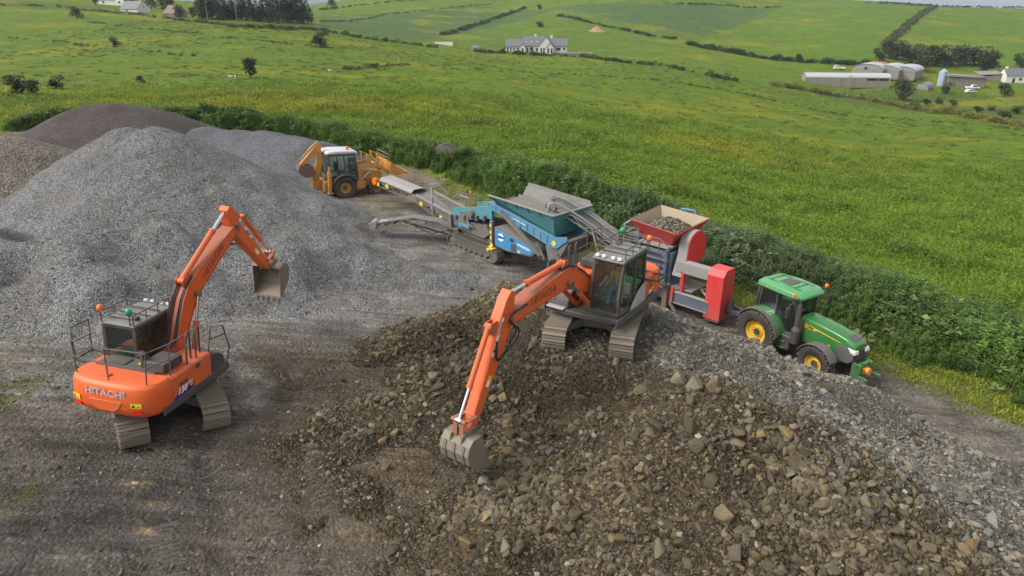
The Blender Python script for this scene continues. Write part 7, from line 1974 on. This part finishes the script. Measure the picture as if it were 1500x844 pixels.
# vehicles in the farmyard
def car(label, px, py, yaw, pickup=False, group='vehicles in the farmyard'):
    c = far('parked_car', label, px, py, yaw, 'car', .0); c['group'] = group
    prof = [(-2.1, .35), (2.1, .35), (2.15, .75), (1.3, .92), (.7, 1.5), (-1.2, 1.52), (-2.0, .98)] if not pickup else [(-2.6, .4), (2.5, .4), (2.55, .9), (1.6, 1.05), (1.1, 1.75), (-.4, 1.78), (-.6, 1.05), (-2.6, 1.05)]
    part('body', MB().prism(prof, -.85, .85), plain('white_car_paint', (.75, .76, .77), .25), c, .08)
    g = MB(); x0, x1, zt = (-1.0, .6, 1.42) if not pickup else (-.3, 1.05, 1.66)
    for s in (1, -1): g.prism([(x0 - .3 if not pickup else x0, 1.0), (x1 + .45, 1.0), (x1, zt), (x0, zt)], s * .855, s * .865)
    part('window', g, PANE, c)
    for x in (-1.35, 1.35):
        for s in (1, -1): wh = part('wheel', MB().lathe([(.18, -.12), (.33, -.1), (.33, .1), (.18, .12)], (x * (1.2 if pickup else 1), s * .78, .33), 'y', 14), RUBBER, c); part('hub', MB().lathe([(.05, -.14), (.17, -.125), (.17, .125), (.05, .14)], (x * (1.2 if pickup else 1), s * .78, .33), 'y', 10), SILVER, wh)
    for s in (1, -1): part('headlight', MB().box((2.1 if not pickup else 2.52, s * .6, .7), (.08, .3, .16)), LAMP, c)
    return c
car('white pickup parked in front of the grey boarded shed', 1424, 131, R(-10), True); car('white car below the pickup in the farmyard', 1421, 136.5, R(5)); 
h = far('farm_trailer', 'white tipped trailer behind the long barn', 1229, 103, R(-8), 'trailer'); part('bed', MB().box((0, 0, 1.3), (5.2, 2.0, .5)), ROUGHCAST, h, .03); part('cab', MB().box((-1.4, 0, 2.0), (1.8, 1.9, 1.1)), TIN, h, .15); part('axle', MB().cyl((1, -1, .6), (1, 1, .6), .1), BLACK, h)
for s in (1, -1): part('wheel', MB().lathe([(.2, -.15), (.5, -.12), (.5, .12), (.2, .15)], (1, s * .9, .5), 'y', 14), RUBBER, h)
# poles
def pole(label, px, py, hgt, lean=0.0):
    o = far('utility_pole', label, px, py, 0, 'pole', -.1); o['group'] = 'utility poles'; o.rotation_euler = (0, lean, 0)
    part('post', MB().cyl((0, 0, 0), (0, 0, hgt), .15, .10, n=8), paint('grey_timber', (.26, .24, .21), .85, .2), o); part('cross_arm', MB().box((0, 0, hgt - .5), (1.5, .12, .12)), BARK, o)
    for x in (-.6, 0, .6): part('insulator', MB().cyl((x, 0, hgt - .44), (x, 0, hgt - .22), .05, n=6), WHITE, o)
pole('utility pole standing before the left end of the long barn', 1240, 143, 8.5, R(2)); pole('utility pole right of the pale green bush', 1339, 149, 8.0); pole('pole on the hill hedge above the scrub', 1301, 64, 8.0, R(3)); pole('pole at the foot of the conifers on their left', 305, 31, 8); pole('pole in the middle of the conifer wood', 348, 36, 9); pole('pole at the right end of the conifer wood', 461, 40, 9); pole('thin pole in front of the lower crop field', 533, 46, 8); pole('pole right of the lower crop field', 600, 58, 8); pole('pole behind the road left of the bungalow', 722, 68, 8); pole('pole by the garden wall right of the bungalow', 855, 84, 6)
pole('pole in the left pasture behind the cottages', 275, 27, 7)
# fences: posts are parts, wires one part each
def fence(label, pix, step, h, col=(.30, .27, .22)):
    P = [on_ground(*p) for p in pix]; o = thing('post_and_wire_fence', label, 'fence', (0, 0, 0)); mt = paint('fence_timber', col, .9, .2)
    me = MB().box((0, 0, h / 2), (.12, .12, h)).mesh('post', mt); tops = []
    for a, b in zip(P[:-1], P[1:]):
        L = np.hypot(*(b - a)[:2]); n = max(1, int(L / step))
        for k in range(n):
            q = a + (b - a) * k / n; z = float(ground(q[:1], q[1:2])[0]); c = link('post', me, o); c.location = (q[0], q[1], z - .1); c.rotation_euler = (random.gauss(0, .05), random.gauss(0, .05), random.random()); c.scale = (1, 1, random.uniform(.85, 1.1)); tops.append((q[0], q[1], z))
    for f in (.45, .8):
        part('wire', MB().tube([(x, y, z + h * f) for x, y, z in tops], .012, 4), STEEL, o)
fence('post and wire fence at the left end of the big field', [(60, 133), (130, 129), (220, 124), (330, 118)], 5.0, 1.25); fence('pale post fence crossing the slope beyond the big field', [(520, 82), (560, 88), (610, 97), (660, 102)], 6.0, 1.4, (.5, .48, .44)); fence('fence along the far side of the big field', [(700, 104), (820, 108), (960, 118), (1050, 130)], 9.0, 1.25); fence('fence posts high in the left pasture', [(30, 60), (100, 64), (180, 74), (330, 87)], 11, 1.3, (.42, .40, .36))
# sheep
WOOL = plain('wool', (.62, .60, .55), .95)
for k, (px, py, yw) in enumerate(((338, 116, .4), (345, 115.5, 2.0), (483, 106, .2))):
    o = far('sheep', ['white sheep farther left of the dark thorn tree', 'white sheep just left of the thorn tree trunk', 'white sheep farthest right by the fence'][k], px, py, yw, 'sheep', .0); o['group'] = 'sheep in the pasture'; o.scale = (.62, .62, .62)
    b = MB(); prof = [(-.52, .10, .55), (-.45, .22, .58), (-.2, .27, .60), (.15, .26, .60), (.38, .22, .62), (.52, .13, .72), (.60, .09, .80), (.70, .085, .80), (.80, .05, .74)]
    b.loft([[(x, r * math.cos(a), z + r * math.sin(a) * 1.05) for a in np.linspace(0, 2 * math.pi, 10, endpoint=False)] for x, r, z in prof])
    for x in (-.32, .30):
        for s in (1, -1): b.cyl((x, s * .12, .45), (x + .02, s * .12, .22), .05, .035, n=6); b.cyl((x + .02, s * .12, .24), (x, s * .12, .0), .03, .03, n=6)
    part('body', b, WOOL, o, smooth=R(70)); part('ear', MB().box((.66, .11, .84), (.05, .10, .03)).box((.66, -.11, .84), (.05, .10, .03)), WOOL, o)
# earth bank behind the bungalow
_eb = on_ground(875, 46)
def earth_z(x, y): return ground(x, y) - .3 + lump(x, y, _eb[0], _eb[1], 3.2, 3.6, 3.0)
heap('earth_heap', 'orange brown earth heap on the slope behind the bungalow', earth_z, _eb[0] - 9, _eb[0] + 9, _eb[1] - 9, _eb[1] + 9, .5, gravel_material('orange_earth', 3.0, (.20, .12, .06), (.36, .22, .11), (.46, .31, .18), .5), cat='earth heap')
# distant blue hills beyond the skyline on the left
hl = MB(); ring = []
for k in range(40):
    a = R(-48 + k * 1.0); r = 5200; z = 40 + 55 * (vnoise(np.array([k * .31]), np.array([3.3]), 5)[0]) + 25 * vnoise(np.array([k * .9]), np.array([1.3]), 6)[0]; ring.append((r * math.sin(a), r * math.cos(a), z))
hl.loft([[(x * .96, y * .96, -60), (x, y, z), (x * 1.05, y * 1.05, -60)] for x, y, z in ring])
tag(part('hills', hl, plain('heather_hillside', (.06, .075, .06), .95), None, smooth=R(60)), 'distant blue hills beyond the skyline', None, None, 'structure')
# ------------------------------------------------------------------ crawler prints pressed into the yard
def prints():
    b = MB()
    rg = random.Random(3)
    paths = [[(-3.9, 9.2), (-4.6, 11.2), (-6.0, 13.0), (-7.8, 14.3)], [(-2.6, 9.6), (-3.5, 11.8), (-4.9, 13.8), (-6.2, 15.4)], [(-8.9, 20.6), (-6.6, 21.6), (-4.0, 23.4), (-1.6, 26.0)], [(-7.6, 18.9), (-5.6, 20.2), (-3.6, 22.0)],
             [(-6.4, 9.0), (-6.9, 10.6), (-7.9, 12.2)], [(-9.6, 24.0), (-7.0, 25.0), (-4.4, 26.6), (-2.4, 28.6)], [(13.8, 24.4), (16.4, 21.4), (19.6, 17.2)], [(-5.0, 17.0), (-6.4, 18.6), (-8.4, 21.2)]]
    for pth in paths:
        q = smooth_path([(x, y, 0) for x, y in pth], 14); L = 0.0; nxt = 0.0
        for p0, p1 in zip(q[:-1], q[1:]):
            d = (p1 - p0); l = d.length
            while nxt < L + l:
                p = p0 + d * ((nxt - L) / l); nxt += .15
                if rg.random() < .22: continue
                t = d.normalized(); s = Vector((-t.y, t.x, 0)); w = .30 * rg.uniform(.5, 1.05); o = s * rg.uniform(-.06, .06)
                a, c = p - s * w + o, p + s * w + o
                n = 4; top = []; bot0 = []; bot1 = []
                for k in range(n + 1):
                    e = a.lerp(c, k / n); z = float(ground(np.array([e.x]), np.array([e.y]))[0]); h = (.012 + .018 * rg.random()) * math.sin(math.pi * (k + .3) / (n + .6))
                    top.append((e.x + rg.gauss(0, .006), e.y, z + h)); bot0.append((e.x - t.x * .05, e.y - t.y * .05, z - .012)); bot1.append((e.x + t.x * .05, e.y + t.y * .05, z - .012))
                i0 = len(b.v); b.v += bot0 + top + bot1; m = n + 1
                for k in range(n): b.f += [(i0 + k, i0 + k + 1, i0 + m + k + 1, i0 + m + k), (i0 + m + k, i0 + m + k + 1, i0 + 2 * m + k + 1, i0 + 2 * m + k)]
            L += l
    m, t, bs = _new('pressed_soil'); pos = N(t, 'ShaderNodeNewGeometry').outputs['Position']; n = noise(t, pos, 5, 5, .7).outputs['Fac']
    t.links.new(ramp(t, n, [(.3, (.055, .048, .040)), (.7, (.125, .110, .090))]), bs.inputs['Base Color']); bs.inputs['Roughness'].default_value = .95
    o = link('track_marks', b.mesh('track_marks', m, None), GROUND); o['kind'] = 'stuff'; o['label'] = 'crawler prints pressed into the yard'
prints()
# ------------------------------------------------------------------ moist air
def haze():
    b = MB().box((0, 0, 30), (19400, 19400, 190))
    m = bpy.data.materials.new('damp_air'); m.use_nodes = True; t = m.node_tree; t.nodes.clear()
    o_ = t.nodes.new('ShaderNodeOutputMaterial'); v = t.nodes.new('ShaderNodeVolumePrincipled')
    v.inputs['Color'].default_value = (.82, .90, 1.0, 1); v.inputs['Density'].default_value = .00013; v.inputs['Anisotropy'].default_value = .2
    t.links.new(v.outputs[0], o_.inputs['Volume'])
    tag(part('haze', b, m, None), 'thin moist haze over the valley', None, None, 'stuff')
haze()
